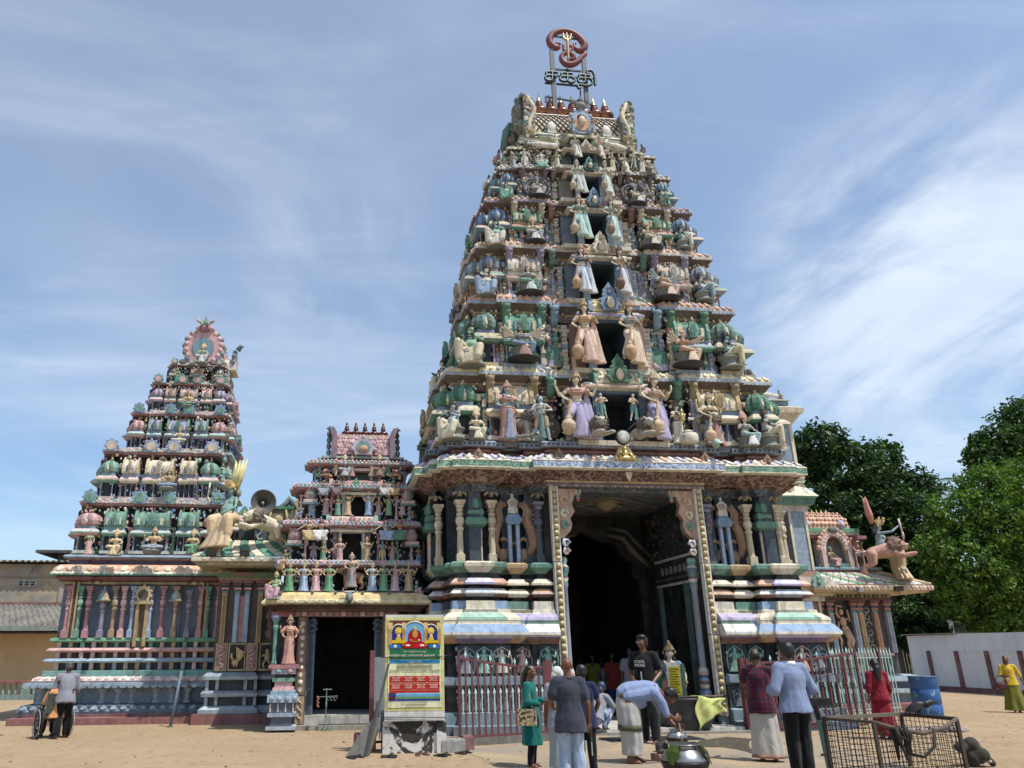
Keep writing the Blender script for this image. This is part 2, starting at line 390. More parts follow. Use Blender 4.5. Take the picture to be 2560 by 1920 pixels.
course=[(.42,0),(.42,.18,'slate'),(.30,.2,'5d8494'),(.27,.42,'557583'),(.20,.45,'6d97a6'),(.18,.95,'dark'),(.32,1.0,'slate'),(.32,1.14,'6d8b9c'),(.16,1.18,'4d6470'),(.14,1.84,'dark'),(.22,1.86,bycol('gold','brown','gold','green','yellow')),(.34,1.96,bycol('purple','orange','purple','olive','rust')),(.37,2.0,bycol('lav','gold','lav','gold','purple')),(.41,2.04,'bone'),(.41,2.1,'white'),(.30,2.27,bycol('blue','blue','white','blue','white')),(.26,2.28,'bone'),(.26,2.35,bycol('cream','cream','blue','lav','green')),(.27,2.36,'bone'),(.25,2.42,bycol('lgreen','cream','lav','lav','lav')),(.12,2.52,bycol('mint','cream','lav','lav','lav')),(.08,2.53,'bone'),(.07,2.6,bycol('8f937c','cream','olive','olive','cream')),(.03,2.61,'bone'),(.02,2.79,bycol('cream','blue','green','navy','bone')),(-.12,2.81,'dark'),(-.13,2.87,'dark'),(-.02,2.88,'rust'),(.06,2.95,bycol('grey','rust','cream','rust','brown')),(.06,2.97,'white'),(-.04,3.07,bycol('b3bfca','white','cream','brown','orange')),(-.10,3.08,'dark'),(-.13,3.15,'dark'),(.05,3.16,bycol('lav','orange','cream','brown','bone')),(.05,3.2,bycol('lav','orange','cream','brown','bone')),(-.05,3.3,bycol('c3bbe0','d99a6c','bone','brown','cream')),(-.12,3.32,'bone'),(-.13,3.42,'dark'),(-.09,3.43,'slate'),(.04,3.56,bycol('bone','green','ochre','green','green')),(.05,3.64,bycol('cream','4f957a','ochre','3f8a68','4f957a')),(-.02,3.68,bycol('cream','green','ochre','green','green'))]
P['olive']=H('7d7a4e')
for s in(-1,1):
 mb=MB();pl=wing_plan(s)
 sweep(mb,pl,[(c[0],c[1])for c in course],[c[2]if callable(c[2])else col(c[2])for c in course[1:]],s)
 TP(mb,'base_moulding','paint')
 mb=MB();sweep(mb,pl,[(-.45,3.6),(-.45,5.62)],['33424f'])
 TP(mb,'wall','clean')
def relief(mb,x0,x1,z0,z1,y,c,seed,n=3):
 rd=random.Random(seed);mb.box((x0,y,z0),(x1,y+.02,z1),'2c3944');w_=(x1-x0);h=z1-z0
 k=max(1,round(w_/(h*.75)))
 for i in range(k):
  cx_=x0+(i+.5)*w_/k;cc=c[(i+seed)%len(c)];s_=h*.92
  mb.ball((cx_,y,z0+s_*.86),(s_*.085,.03,s_*.1),cc);mb.ball((cx_,y,z0+s_*.6),(s_*.15,.035,s_*.2),cc)
  mb.loft([[(cx_+x*q*s_,y-.0+(-.03 if 0<j<3 else 0),z0+s_*zq)for j,x in enumerate((-1,-.4,.4,1))]for q,zq in((.3,.02),(.22,.2),(.13,.48))],cc,closed=False,cap=False)
  for sx in(-1,1):
   t=rd.uniform(-.3,1);mb.tube([(cx_+sx*s_*.12,y-.01,z0+s_*.72),(cx_+sx*s_*.27,y-.03,z0+s_*.62),(cx_+sx*s_*.3,y-.02,z0+s_*(.62+.3*t))],[s_*.05,s_*.045,s_*.035],6,cc)
  mb.tube([(cx_-.36*s_,y,z0+.1*s_),(cx_-.4*s_,y-.02,z0+.5*s_),(cx_-.3*s_,y-.02,z0+.85*s_),(cx_,y-.02,z0+1.02*s_),(cx_+.3*s_,y-.02,z0+.85*s_),(cx_+.4*s_,y-.02,z0+.5*s_),(cx_+.36*s_,y,z0+.1*s_)],s_*.03,5,shade(cc,.8))
  for q in range(7):mb.ball((cx_+rd.uniform(-.42,.42)*s_,y-.01,z0+rd.uniform(.05,.95)*s_),(s_*.05,.02,s_*rd.uniform(.04,.1)),rd.choice([shade(cc,1.2),'bone','mint','pink','bluegrey']),6,4)
for s in(-1,1):
 for z0,z1,cc in((1.22,1.82,['bone','d8a98a','grey','mint']),(.48,.93,['slate','6f7d88'])):
  mb=MB()
  for a,b,p in((2.02,2.42,.5),(2.62,2.98,.4),(3.14,4.34,.62)):
   x0,x1=(a,b)if s>0 else(-b,-a)
   relief(mb,x0,x1,z0,z1,.55-p-.2-(.12 if a>3 else 0),cc if a>2.5 else['6fa890']if z0>1 else cc,int(a*10)+s)
  TP(mb,'relief_panel','clean')
pil_c=pilaster_mesh('cream_pilaster',1.62,.085,('c2a97c','d2bd92','cbb68c'))
pil_p=pilaster_mesh('purple_pilaster',1.62,.085,('4f5664','6d6577','8a7f9e'))
def putp(me,u,v,z,nm='pilaster',sc=None):
 o=obj(nm,me,TW,(u,v-2.0,z))
 if sc:o.scale=sc
 return o
for u in(-4.11,-3.33,3.24,4.05):putp(pil_c,u,.33,3.66)
for u in(-2.14,2.22):putp(pil_p,u,.42,3.66)
for v in(1.0,1.9,2.6,3.4):
 putp(pil_c if v<1.5 or v>3 else pil_p,-4.55,v,3.66);putp(pil_c,4.55,v,3.66)
mb=MB()
for u in(-4.11,-3.33,3.24,4.05):bracket(mb,'96835a',u,.30,5.34,.15)
for u in(-2.14,2.22):bracket(mb,'96835a',u,.38,5.34,.15)
for v in(1.0,2.6):bracket(mb,'96835a',-4.62,v,5.34,.15)
TP(mb,'bracket')
def tall_shrine(u,v,z,cols,nm='niche_shrine'):
 a,b,c=cols;m=MB()
 for x in(-.12,.12):
  m.lathe((x,0,0),[(.055,0),(.05,.08),(.036,.1),(.04,.55),(.03,.62),(.05,.64),(.035,.68),(.05,.71),(.035,.75),(.05,.79),(.035,.8),(.045,.86)],8,c)
 R4=lambda pr,cc:m.loft([[(r*x,r*y*.55,h)for x,y in((-1,-1),(1,-1),(1,1),(-1,1))]for r,h in pr],a,cols=lambda k,i:cc[k%len(cc)])
 R4([(.20,.86),(.25,.92),(.27,.98),(.23,1.08),(.18,1.1),(.17,1.15),(.2,1.2),(.17,1.3)],[b,a,a,b,b,a,a])
 m.lathe((0,0,1.3),[(.13,0),(.18,.05),(.185,.15),(.15,.24),(.08,.32),(.05,.34),(.06,.37),(.02,.39),(.015,.48),(.0,.55)],10,a,True,lambda k,i:(a if i%2 else b)if k<4 else 'ochre',sy=.7)
 m.box((-.065,.03,0),(.065,.06,.86),'dark')
 o=m.build(nm,'clean',TW);o.location=(u,v-2.0,z);return o
for u in(-3.72,3.70):tall_shrine(u,.36,3.68,('4d8a6c','356a55','c8a993'))
for v in(1.5,3.0):tall_shrine(-4.72,v,3.68,('4d8a6c','356a55','c8a993')).rotation_euler.z=-pi/2
def slim_shrine(u,v,z):
 m=MB()
 for x in(-.10,.10):m.box((x-.045,-.05,0),(x+.045,.05,.95),'7d94b3');m.box((x-.012,-.056,.02),(x+.012,-.05,.93),'a9bacf')
 m.loft([[(r*x,r*y*.6,h)for x,y in((-1,-1),(1,-1),(1,1),(-1,1))]for r,h in((.15,.95),(.18,1.0),(.2,1.05),(.2,1.07),(.15,1.17),(.13,1.2))],'5f86a8')
 m.box((-.12,-.06,1.22),(.12,.06,1.36),'bone');horseshoe(m,0,-.06,1.34,.24,.26,'bone','a58f7a',.08,5);m.ball((0,0,1.66),(.045,.04,.07),'bone')
 o=m.build('niche_shrine','clean',TW);o.location=(u,v-2,z);return o
for u in(-2.77,2.66):slim_shrine(u,.45,3.68)
def swan(mb,x,y,z,s,f,c='a06a38',c2='c79a68'):
 X=lambda a:x+f*a*s;Z=lambda b:z+b*s
 Pt=lambda a,b,d=0:(X(a),y-d,Z(b))
 mb.ball(Pt(0,.2,.02),(.16*s,.05,.15*s),c)
 mb.tube([Pt(.1,.28,.03),Pt(.2,.42,.04),Pt(.12,.55,.04),Pt(.0,.6,.04),Pt(-.06,.54,.04)][::1],[.06*s,.05*s,.045*s,.05*s,.04*s],6,c)
 mb.tube([Pt(.02,.58,.05),Pt(.2,.52,.06),Pt(.28,.44,.06)],[.03*s,.03*s,.008*s],5,c2)
 for a,b in((.05,.0),(-.06,0)):mb.tube([Pt(a,.1,.03),Pt(a,b+.02,.03),Pt(a+.1,b,.04)],.02*s,5,c2)
 for j,(o1,wd,cc)in enumerate(((0,.09,c),(.0,.035,c2),(.09,.03,c2),(-.09,.03,c2))):
  pts=[Pt(-.12+o1*.4,.2,.03),Pt(-.26+o1,.45,.035),Pt(-.2+o1,.8,.04),Pt(-.08+o1,1.05,.04),Pt(-.14+o1,1.3,.045),Pt(-.0+o1,1.5,.045),Pt(.1,1.47,.04),Pt(.08,1.38,.04)]
  mb.tube(pts,[wd*s*q for q in(1,1.5,1.6,1.2,1.2,1.0,.8,.4)],6,cc)
 for k in range(9):
  t=k/8;zz_=.35+1.1*t;mb.tube([Pt(-.2+.08*sin(t*5),zz_,.05),Pt(-.34+.1*sin(t*5),zz_+.1,.05),Pt(-.36+.1*sin(t*5),zz_+.02,.05)],[.035*s,.03*s,.012*s],5,c)
for u0,f in((-3.0,1),(-2.52,-1),(2.42,1),(2.90,-1)):
 mb=MB();swan(mb,u0-f*.02,.57,3.72,.98,f);TP(mb,'swan_relief','clean')
def ent_plan(k=0):
 f=[(-4.46,-4.30,-.0),(-4.30,-3.95,.38),(-3.95,-3.35,.5),(-3.35,-3.08,.38),(-3.08,-2.5,.12),(-2.5,-2.0,.4)]
 front=f+[(-2.0,2.0,.62)]+[(-b,-a,p)for a,b,p in reversed(f)]
 return stepped(4.46,.55,3.95,front,[(-.7,-.2,.3),(.2,.7,.3)])
EP=ent_plan()
sweep(mb:=MB(),EP,[(-.16,5.40),(-.14,5.42),(-.12,5.56),(-.06,5.58)],['4a5866','3c4a57','6a5a40']);TP(mb,'lotus_band','carvef')
sweep(mb:=MB(),EP,[(-.06,5.58),(0,5.62),(.10,5.7),(.26,5.82),(.30,5.84)],['6a3a28','70402c','6a3826','5a3a28']);TP(mb,'carved_cornice','carved')
sweep(mb:=MB(),EP,[(.30,5.84),(.42,5.87),(.42,5.90)],['bone','cream']);TP(mb,'drip_edge')
sweep(mb:=MB(),EP,[(.42,5.90),(.42,6.03)],[lambda i,p:'7a98c0' if abs(p[0])<2.0 and p[1]<1 else '3f8a68']);TP(mb,'scroll_band','carvef')
mb=MB();sweep(mb,EP,[(.42,6.03),(.43,6.05),(.36,6.12),(.24,6.2),(.06,6.27),(-.1,6.28)],['cream','bone','bone','c9b7a0','bone'])
petals(mb,EP,.42,6.05,.2,6.24,.23,['b9b0cf','e0d6c2','cf9a6e','e0d6c2']);TP(mb,'petal_eave','clean')
mb=MB();EC=oplan(EP,.34)
for i in range(len(EC)):
 a,b=V((*EC[i],6.17)),V((*EC[(i+1)%len(EC)],6.17));l=(b-a).length
 if l<.3 or a.y>3.9 and b.y>3.9:continue
 k=max(1,round(l/.46))
 for j in range(k):mb.ball(a.lerp(b,(j+.5)/k),.042,'7d8796' if abs(a.x)>2 else 'c9bccf',8,6)
TP(mb,'eave_boss','clean')
sweep(mb:=MB(),EP,[(-.1,6.27),(-.06,6.3),(.0,6.36),(.0,6.4),(-.06,6.43),(.02,6.46)],['maroon','rust','8a4a35','gold','maroon']);TP(mb,'ledge_moulding')
sweep(mb:=MB(),EP,[(.1,6.46),(.12,6.48),(.12,6.58),(.08,6.61),(-.3,6.615)],['6f7f90','8294a6','93a3b2','8294a6']);TP(mb,'statue_ledge')
mb=MB();EL=oplan(EP,.122)
for i in range(len(EL)):
 a,b=V((*EL[i],6.53)),V((*EL[(i+1)%len(EL)],6.53));l=(b-a).length
 if l<.2 or(b-a).x<-.1:continue
 k=max(2,round(l/.12));t=(b-a).normalized();nrm=V((t.y,-t.x,0))
 for j in range(k):
  q=a.lerp(b,(j+.5)/k);w_=.045 if j%2 else.028
  mb.loft([[tuple(q+t*x*w_+V((0,0,zq*.03))+nrm*d)for x,zq in((-1,-.5),(-.5,-1),(.5,-1),(1,-.5),(1,.5),(.5,1),(-.5,1),(-1,.5))]for d in(-.002,.006)],'35424f')
TP(mb,'stud_band')
def crest(m,x,y,z,s,c):
 m.plate([(x+a*s,z+b*s)for a,b in((-.4,0),(.4,0),(.5,.18),(.38,.4),(.44,.55),(.25,.75),(.12,.95),(0,1.12),(-.12,.95),(-.25,.75),(-.44,.55),(-.38,.4),(-.5,.18))],y,y+.07,c)
 m.ball((x,y-.01,z+.3*s),(.16*s,.04,.18*s),shade(c,.6));m.ball((x,y-.01,z+.7*s),(.1*s,.03,.12*s),shade(c,1.3))
mb=MB()
for u,v in((-1.75,-.42),(1.98,-.42),(-3.72,-.32),(3.68,-.32)):crest(mb,u,v,6.07,.27,H('8f6a4c'))
for v in(1.3,2.9):
 mb2=MB();crest(mb2,0,0,6.07,.27,H('8f6a4c'));Rm=M.Translation((-4.95,v,0))@M.Rotation(-pi/2,4,'Z');mb.add(mb2.v,mb2.f,mb2.c,m=Rm)
TP(mb,'eave_crest','clean')
# ---- the gateway
mb=MB();sweep(mb,[(-2.0,-.06),(2.0,-.06),(2.0,.5),(-2.0,.5)],[(-.03,5.50),(0,5.52),(0,5.56),(.02,5.60),(.04,5.66)],['7d6a64','846f6a','77605a','gold'])
scallop(mb,[(-2.0,-.06),(2.0,-.06),(2.0,.5),(-2.0,.5)],.0,5.54,.16,.05,['9a837d','86706a'],.03);TP(mb,'gate_lintel','clean')
mb=MB();sweep(mb,[(-2.0,-.06),(2.0,-.06),(2.0,.5),(-2.0,.5)],[(.06,5.66),(.10,5.70),(.2,5.8),(.24,5.82)],['38584c','33524a','bone']);TP(mb,'gate_frieze','carvef')
mb=MB();mb.plate([(a*.1,5.8+b*.12)for a,b in((-.9,.3),(-.4,.75),(0,.5),(.4,.75),(.9,.3),(.6,-.7),(0,-1.7),(-.6,-.7))],-.34,-.28,'d3c19a');TP(mb,'shield_boss','clean')
for s in(-1,1):
 mb=MB();x0=1.70*s
 segs=[(5.50,3.7,0),(3.68,2.05,.02),(2.03,.3,.05)]
 for z1,z0,o in segs:
  a,b=sorted((s*(1.74+o*s*.0),s*1.93));mb.box((a,-.06-o*.4,z0),(b,.1,z1),'e0d8c8');mb.box((a+.04,-.075-o*.4,z0+.03),(b-.04,-.06-o*.4,z1-.03),'7d6a2e')
  k=int((z1-z0)/.15)
  for j in range(k):
   z=z0+(j+.5)*(z1-z0)/k;mb.lathe((0,0,0),[(.062,0),(.055,.02),(.03,.022),(.026,.04)],10,'c9ad5a',True,m=M.Translation(((a+b)/2,-.075-o*.4,z))@M.Rotation(pi/2,4,'X'))
 a,b=sorted((s*1.74,s*1.93));mb.box((a,-.06,0),(b,.1,.28),'6a7a80');mb.box((a+.03,-.1,.28),(b-.03,-.06,.62),'b99a5c')
 TP(mb,'door_jamb','clean')
 mb=MB()
 xc=1.62*s
 mb.lathe((xc,.3,.1),[(r_*.72,z_)for r_,z_ in[(.2,0),(.2,.12),(.16,.16),(.19,.3),(.15,.36),(.19,.42),(.19,.5),(.15,.54),(.18,.62),(.18,.7),(.14,.76),(.17,.84),(.17,.92),(.14,.98),(.17,1.05),(.17,1.12),(.13,1.2),(.11,1.25),(.105,3.0),(.12,3.02),(.14,3.1),(.12,3.16),(.16,3.24),(.13,3.3),(.18,3.4),(.19,3.5),(.12,3.56),(.16,3.66),(.12,3.74)]],14,'grey',True,lambda k,i:['slate','teal','5a7f78','bone','ochre','bone','8a6a3a','bone','blue','4a6a8a','cream','rust','blue','3a5a7a','pink','bone','grey','8a8f9a','9a9fa6','8a8f9a','teal','bone','6a5a6a','green','slate','bone','teal','mint'][k])
 TP(mb,'gate_column','clean')
 mb=MB()
 prof=[(0,5.46),(.62,5.46),(.62,5.36),(.44,5.3),(.36,5.1),(.42,4.9),(.3,4.74),(.34,4.6),(.3,4.45),(.16,4.3),(0,4.24)]
 mb.plate([(s*(1.74-a),z)for a,z in prof],.04,.22,'b98a62',ce='96704f')
 for z,r_,cc in((5.16,.13,'cf9a6e'),(4.84,.13,'d8cba6'),(4.56,.12,'5f9a86'),(4.14,.12,'c9c6d6'),(3.94,.1,'d6c0b8')):
  for q in range(2):
   pts=[(s*(1.6-(r_*(1-.16*t))*cos(t*1.1+q*2)*.8-.02),.03,z+(r_*(1-.16*t))*sin(t*1.1+q*2))for t in range(6)]
   mb.tube(pts,[.035,.034,.03,.026,.022,.014],6,cc)
 mb.lathe((s*1.2,.1,5.16),[(.0,0),(.05,.04),(.06,.1),(.03,.13),(.07,.15),(.07,.3)],8,'teal',True,lambda k,i:'b0484a' if k<2 else 'teal')
 TP(mb,'scroll_bracket','clean')
def clutter(mb,n,P_,pal,s,seed):
 rd=random.Random(seed)
 for i in range(n):
  x,y,z=P_(rd);c=col(rd.choice(pal));k=s*rd.uniform(.5,1.25)
  if rd.random()<.6:mb.ball((x,y,z),(k*rd.uniform(.7,1.2),k*.8,k*rd.uniform(.7,1.6)),c,6,4)
  else:mb.cbox((x,y,z),(k*1.6,k*1.4,k*rd.uniform(.8,2.4)),c)
CPAL0=['4a2a20','24403c','5a4a2c','28384c','4f3a38','2a4436']
mb=MB();mb.box((-2.05,.5,5.42),(2.05,4.6,5.5),'5a5148')
for q in(.1,.5,.9,1.25):
 for(ax,ay,bx,by)in((-1,0,0,-1),(0,-1,1,0),(1,0,0,1),(0,1,-1,0)):
  mb.bar((ax*q*1.3,2.0+ay*q,5.41),(bx*q*1.3,2.0+by*q,5.41),.05,.03,'ochre' if q>.6 else 'bone')
mb.lathe((0,1.5,5.18),[(0,0),(.1,.02),(.28,.14),(.34,.24)],12,'8a7a4a');TP(mb,'passage_ceiling','clean')
for s in(-1,1):
 mb=MB();x0,x1=sorted((s*1.8,s*2.05))
 mb.box((x0,.5,0),(x1,1.0,5.44),'3a3026');mb.box((x0,1.0,3.3),(x1,2.6,5.44),'22303c');mb.box((x0,2.6,0),(x1,4.4,5.44),'2a2622')  # wall paints darkened to carry the shade of the dim passage
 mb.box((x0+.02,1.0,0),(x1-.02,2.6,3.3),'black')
 xi=s*1.79
 for z in(3.3,3.45,3.95):mb.box(sorted((xi-s*.06,xi))[0:1]+[.5,z],sorted((xi-s*.06,xi))[1:]+[2.8,z+.06],'bone' if z!=3.45 else 'brown')
 for v in(.98,2.62):mb.box((min(xi,xi-s*.1),v-.06,0),(max(xi,xi-s*.1),v+.06,3.3),'4f6b66')
 for k in range(7):mb.lathe((0,0,0),[(.1,0),(.12,.03),(.06,.04)],10,'8a7d74',True,m=M.Translation((xi,.75+k*.28,3.7))@M.Rotation(-s*pi/2,4,'Y'))
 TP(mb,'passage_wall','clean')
 mb=MB();clutter(mb,90,lambda r:(xi-s*.02,r.uniform(.55,3.4),r.uniform(4.05,5.35)),CPAL0,.05,3);TP(mb,'passage_relief','clean')
mb=MB();mb.plate([(-2.0,5.44),(-2.0,0),(-1.62,0),(-1.62,3.6),(-1.4,3.75),(-1.45,4.1),(-1.1,4.3),(-1.0,4.6),(-.5,4.7),(0,4.95),(.5,4.7),(1.0,4.6),(1.1,4.3),(1.45,4.1),(1.4,3.75),(1.62,3.6),(1.62,0),(2.0,0),(2.0,5.44)],3.7,4.0,'201d1a')  # arch colour taken near black, interior shade put into the paint
for s in(-1,1):
 mb.tube([(s*1.6,2.86,3.9),(s*1.35,2.82,4.1),(s*1.1,2.82,4.35),(s*.9,2.82,4.65),(s*.45,2.84,4.75)],[.05,.08,.1,.08,.04],6,'5a4a2a');mb.tube([(s*1.65,2.86,4.2),(s*1.3,2.82,4.5),(s*1.0,2.82,4.85),(s*.5,2.84,4.95)],[.05,.06,.06,.03],6,'2f4a48')
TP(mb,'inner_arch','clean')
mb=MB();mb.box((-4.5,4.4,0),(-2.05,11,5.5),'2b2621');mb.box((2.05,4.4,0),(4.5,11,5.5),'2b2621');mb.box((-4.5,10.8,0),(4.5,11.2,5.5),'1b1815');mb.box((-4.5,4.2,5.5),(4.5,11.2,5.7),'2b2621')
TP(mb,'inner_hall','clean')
mb=MB();mb.box((-2.0,-.62,0),(2.0,10.8,.10),'c4beb2');mb.box((-2.1,-.9,0),(2.1,-.62,.045),'8f877a')
for v in range(13):mb.box((-2.0,v*.6-.4,.1),(2.0,v*.6-.385,.102),'8a857c')
for k in range(7):mb.box((-1.8+k*.6,-.62,.1),(-1.79+k*.6,7,.1015),'8a857c')
TP(mb,'threshold_floor','clean')
# ---- the storeys
TH=[6.62,8.60,10.72,12.52,14.12,15.34,16.12]
HW=[4.28,3.60,3.32,2.98,2.55,2.2,1.86]
VF=[.42,.55,.82,1.0,1.12,1.22,1.34]
VB=[3.75,3.6,3.4,3.25,3.1,3.0,2.9]
CW=[.62,.54,.46,.42,.36,.30]
CV=[-.20,-.02,.25,.45,.6,.72]
KC=[('9fadb8','d6c493','bone'),('8f9eae','c08a64','cream'),('b9b3a6','c99a78','bone'),('8a7d90','b08a68','9a8f94'),('a9a6a8','cfc5ad','bone'),('b9b79c','d8cba6','cream')]
SC4=[('c9b590','3f8a68','6d8aa8','d8cba6'),('b9a06c','5f8a7a','8a7fa8','cream'),('4f957a','7f93a8','b46a48','d8cba6'),('c9b590','4f7fae','a86a4a','cream'),('8fa08a','4d86a8','b08a62','bone'),('9a8f6a','5f8a7a','8a6a5a','bone')]
kut=[kuta_mesh('corner_shrine',1,c)for c in SC4]
sal=[sala_mesh('barrel_shrine',1.3,c)for c in[('bone','d3c29a','6d8aa8','b5964c'),('8a9aa8','3f8a68','6a86a8','4f957a'),('8a4a42','c9b7a8','cream','b9b0a0'),('b46a48','3f8a68','c98a55','5f9a78'),('6a5a58','a98a6a','8a7a7a','6d6a78'),('6a7a6a','b0a078','8a8a7a','7a8a7a')]]
post=[pilaster_mesh('post',1,.085,c)for c in(('6d4a3a','8a5f48','c98a55'),('4f8a70','6da58a','bone'),('a99bc6','8577a8','bone'),('c9b590','d8cba6','b46a48'),('7f93a8','9fb0c0','bone'))]
TIERS=[]
CPAL=['cream','cream','bone','white','mint','teal','bluegrey','terra','orange','lav','gold','green','pink','e3dcc8','d8cba6']
for k in range(6):
 z0,z1,hw,vf,vb=TH[k],TH[k+1],HW[k],VF[k],VB[k];h=z1-z0;lip,top,und=KC[k]
 cw=CW[k];a=hw*.36;b=hw*.46;c=hw*.80
 bays=[(-hw,-c,.06),(-c,-b,.2),(-b,-a,-.04),(-a,a,.10),(a,b,-.04),(b,c,.2),(c,hw,.06)]
 pl=stepped(hw,vf,vb,bays,[(-.8,-.45,.06),(-.3,.3,.16),(.45,.8,.06)])
 ti=bpy.data.objects.new('tier',None)
 mb=MB()
 core=[(-hw,-cw-.12,0),(-cw-.12,cw+.12,-.75),(cw+.12,hw,0)]
 cp=stepped(hw,vf+.12,vb,core,[(-.3,.3,.1)])
 sweep(mb,cp,[(-.1,z0-.12),(-.1,z0+.8*h)],['101720' if k<3 else '15181d'])  # dark navy recess paint, deepened further so the gaps look shaded
 sweep(mb,pl,[(.06,z0-.1),(.06,z0+.05*h),(.02,z0+.07*h),(-.02,z0+.09*h),(-.1,z0+.1*h)],['7d8a94','bone','b46a48' if k%2 else '6f9a86','dark'])
 e0=z0+.70*h
 sweep(mb,pl,[(-.12,e0),(-.06,e0+.02*h),(-.04,e0+.10*h),(.0,e0+.12*h)],['4a5866','6a4f3a' if k!=1 else '8a7440','gold'])
 over=.15 if k<4 else.12
 sweep(mb,pl,[(.0,e0+.12*h),(over*.75,e0+.19*h),(over,e0+.2*h),(over,e0+.25*h),(over*.85,e0+.29*h),(over*.35,e0+.33*h),(-.1,e0+.345*h)],['5f4a38','6a5040',lip,top,top,und])
 ti_o=mb.build('tier','clean',TW);ti_o.location=(0,-2.0,0);TIERS.append(ti_o)
 mb=MB();sweep(mb,pl,[(-.055,e0+.03*h),(-.035,e0+.095*h)],['7a5a44']);o=mb.build('carved_frieze','carvef',ti_o)
 mb=MB();scallop(mb,pl,over,e0+.222*h,.13,.045,[lip,shade(lip,1.15)],.02);mb.build('scallop_trim','clean',ti_o)
 mb=MB();petals(mb,pl,over*.98,e0+.255*h,over*.3,e0+.335*h,.2,[top,shade(top,1.15),shade(col(lip),.9)]);mb.build('petal_eave','clean',ti_o)
 sh=.84*h
 us=[(-hw*.9,kut[k]),(hw*.9,kut[k]),(-hw*.63,sal[k]),(hw*.63,sal[k])]
 for u,me in us:
  o=obj(me.name.split('.')[0],me,ti_o,(u*1.03,vf-.09,z0+.06));o.scale=(sh*.66,sh*.66,sh*1.05)
  if me is sal[k]:o.scale=(hw*.24,sh*.6,sh*1.0)
 for s in(-1,1):
  for q in(.3,1.9,2.9):
   v=vf+q*(vb-vf)/3.2;me=kut[k]if q!=1.9 else sal[k]
   o=obj(me.name.split('.')[0],me,ti_o,(s*(hw+.09),v,z0+.06));o.rotation_euler.z=s*pi/2;o.scale=(sh*.9,sh*.75,sh)
  for q in(.0,.75,1.35,1.9,2.45):
   o=obj('post',post[(k+int(q*4))%5],ti_o,(s*(hw+.06),vf+.1+q*(vb-vf)/2.8,z0+.1*h));o.scale=(.62*h/1,.62*h,.58*h)
 pw=.62*h
 for s in(-1,1):
  for j,q in enumerate((.385,.435,.50,.56,.70,.76,.83,.97)):
   o=obj('post',post[(k+j)%5],ti_o,(s*hw*q,vf-(.16 if.46<q<.8 else.03),z0+.1*h));o.scale=(pw*.7,pw*.7,.6*h)
 mb=MB();pcs=['cream','bone','c9b590','8a7a66','bluegrey','terra']
 for s in(-1,1):
  for q,w_,y in((cw+.62,.17,vf-.12),(hw*.80,.13,vf-.14),(hw*.99,.12,vf-.10)):
   n=11;zz0=z0+.07*h;dz_=.60*h/n
   for j in range(n):e=w_*(1 if j in(0,5,10)else.72 if j%2 else.86);mb.box((s*q-e/2,y-.04*(e/w_),zz0+j*dz_),(s*q+e/2,y+.25,zz0+(j+.86)*dz_),pcs[(j*5+k+int(q*7))%6]if j%2 else('cream','bone','9aa8b0','c9b590','bone','cream')[k])
 mb.build('moulded_pier','clean',ti_o)
 mb=MB()
 for s in(-1,1):
  for q in(.41,.53,.735):crest(mb,s*hw*q,vf-.02 if q<.46 else vf-.13,z0+.38*h,.26*h/1.1,col(('6d5a7a','3f7a68','b9ae98','8a8a72','7a6a5a','8a8068')[k]))
  mb.lathe((0,0,0),[(.17*h,0),(.15*h,.03),(.1*h,.035),(.06*h,.05),(.02*h,.06)],14,['6a5f50','4f8a74','8a8a90','7a8088','8a7a5a','7a7060'][k],True,m=M.Translation((s*hw*.41,vf-.06,z0+.24*h))@M.Rotation(pi/2,4,'X'))
 mb.build('carved_plaque','clean',ti_o)
 mb=MB();fx=lambda q:vf-(.27 if.45*hw<abs(q)<.82*hw else.13)
 def pf(r):q=r.choice((-1,1))*r.uniform(cw+.42,hw*1.0);return q,fx(q)+r.uniform(0,.06),z0+h*r.uniform(.06,.68)
 def pe(r):q=r.choice((-1,1))*r.uniform(cw+.3,hw*1.02);return q,fx(q)-.02,e0+h*r.uniform(.02,.12)
 def ps_(r):sgn=-1 if r.random()<.7 else 1;return sgn*(hw+r.uniform(.14,.22)),r.uniform(vf,vb),z0+h*r.uniform(.06,.8)
 clutter(mb,240,pf,CPAL,.042*h/1.7+.008,k);clutter(mb,70,pe,CPAL,.03,k+50);clutter(mb,190,ps_,CPAL,.05,k+90);mb.build('stucco_ornament','clean',ti_o)
 mb=MB()
 for s in(-1,1):
  for q in(.40,.50,.77):
   x=s*hw*q;v=vf-.24;cc=('9a8450','3f7a5c','8a7a9a','b9a98a','6a5a6a','8a8068')[k]if q>.45 else('3f8a68','6d97a8','4d7a62','8a5a4a','7a6a5a','6a7a6a')[k]
   mb.tube([(x,v+.1,e0-.06*h),(x,v-.02,e0+.0*h),(x,v-.03,e0+.07*h),(x,v-.1,e0+.12*h)],[.04*h,.055*h,.05*h,.06*h],7,cc);mb.ball((x,v-.12,e0+.14*h),(.055*h,.06*h,.05*h),cc,8,6)
   for sx in(-1,1):mb.ball((x+sx*.05*h,v-.1,e0+.18*h),(.02*h,.02*h,.035*h),cc,6,4)
 mb.build('beast_bracket','clean',ti_o)
 cv=CV[k];dt=z0+.66*h;mb=MB();jw=.12*h/1.6+.05
 bl=('4a6a86','3f5f7a','3a5a72','4a6478','4a5f70','40586a')[k]
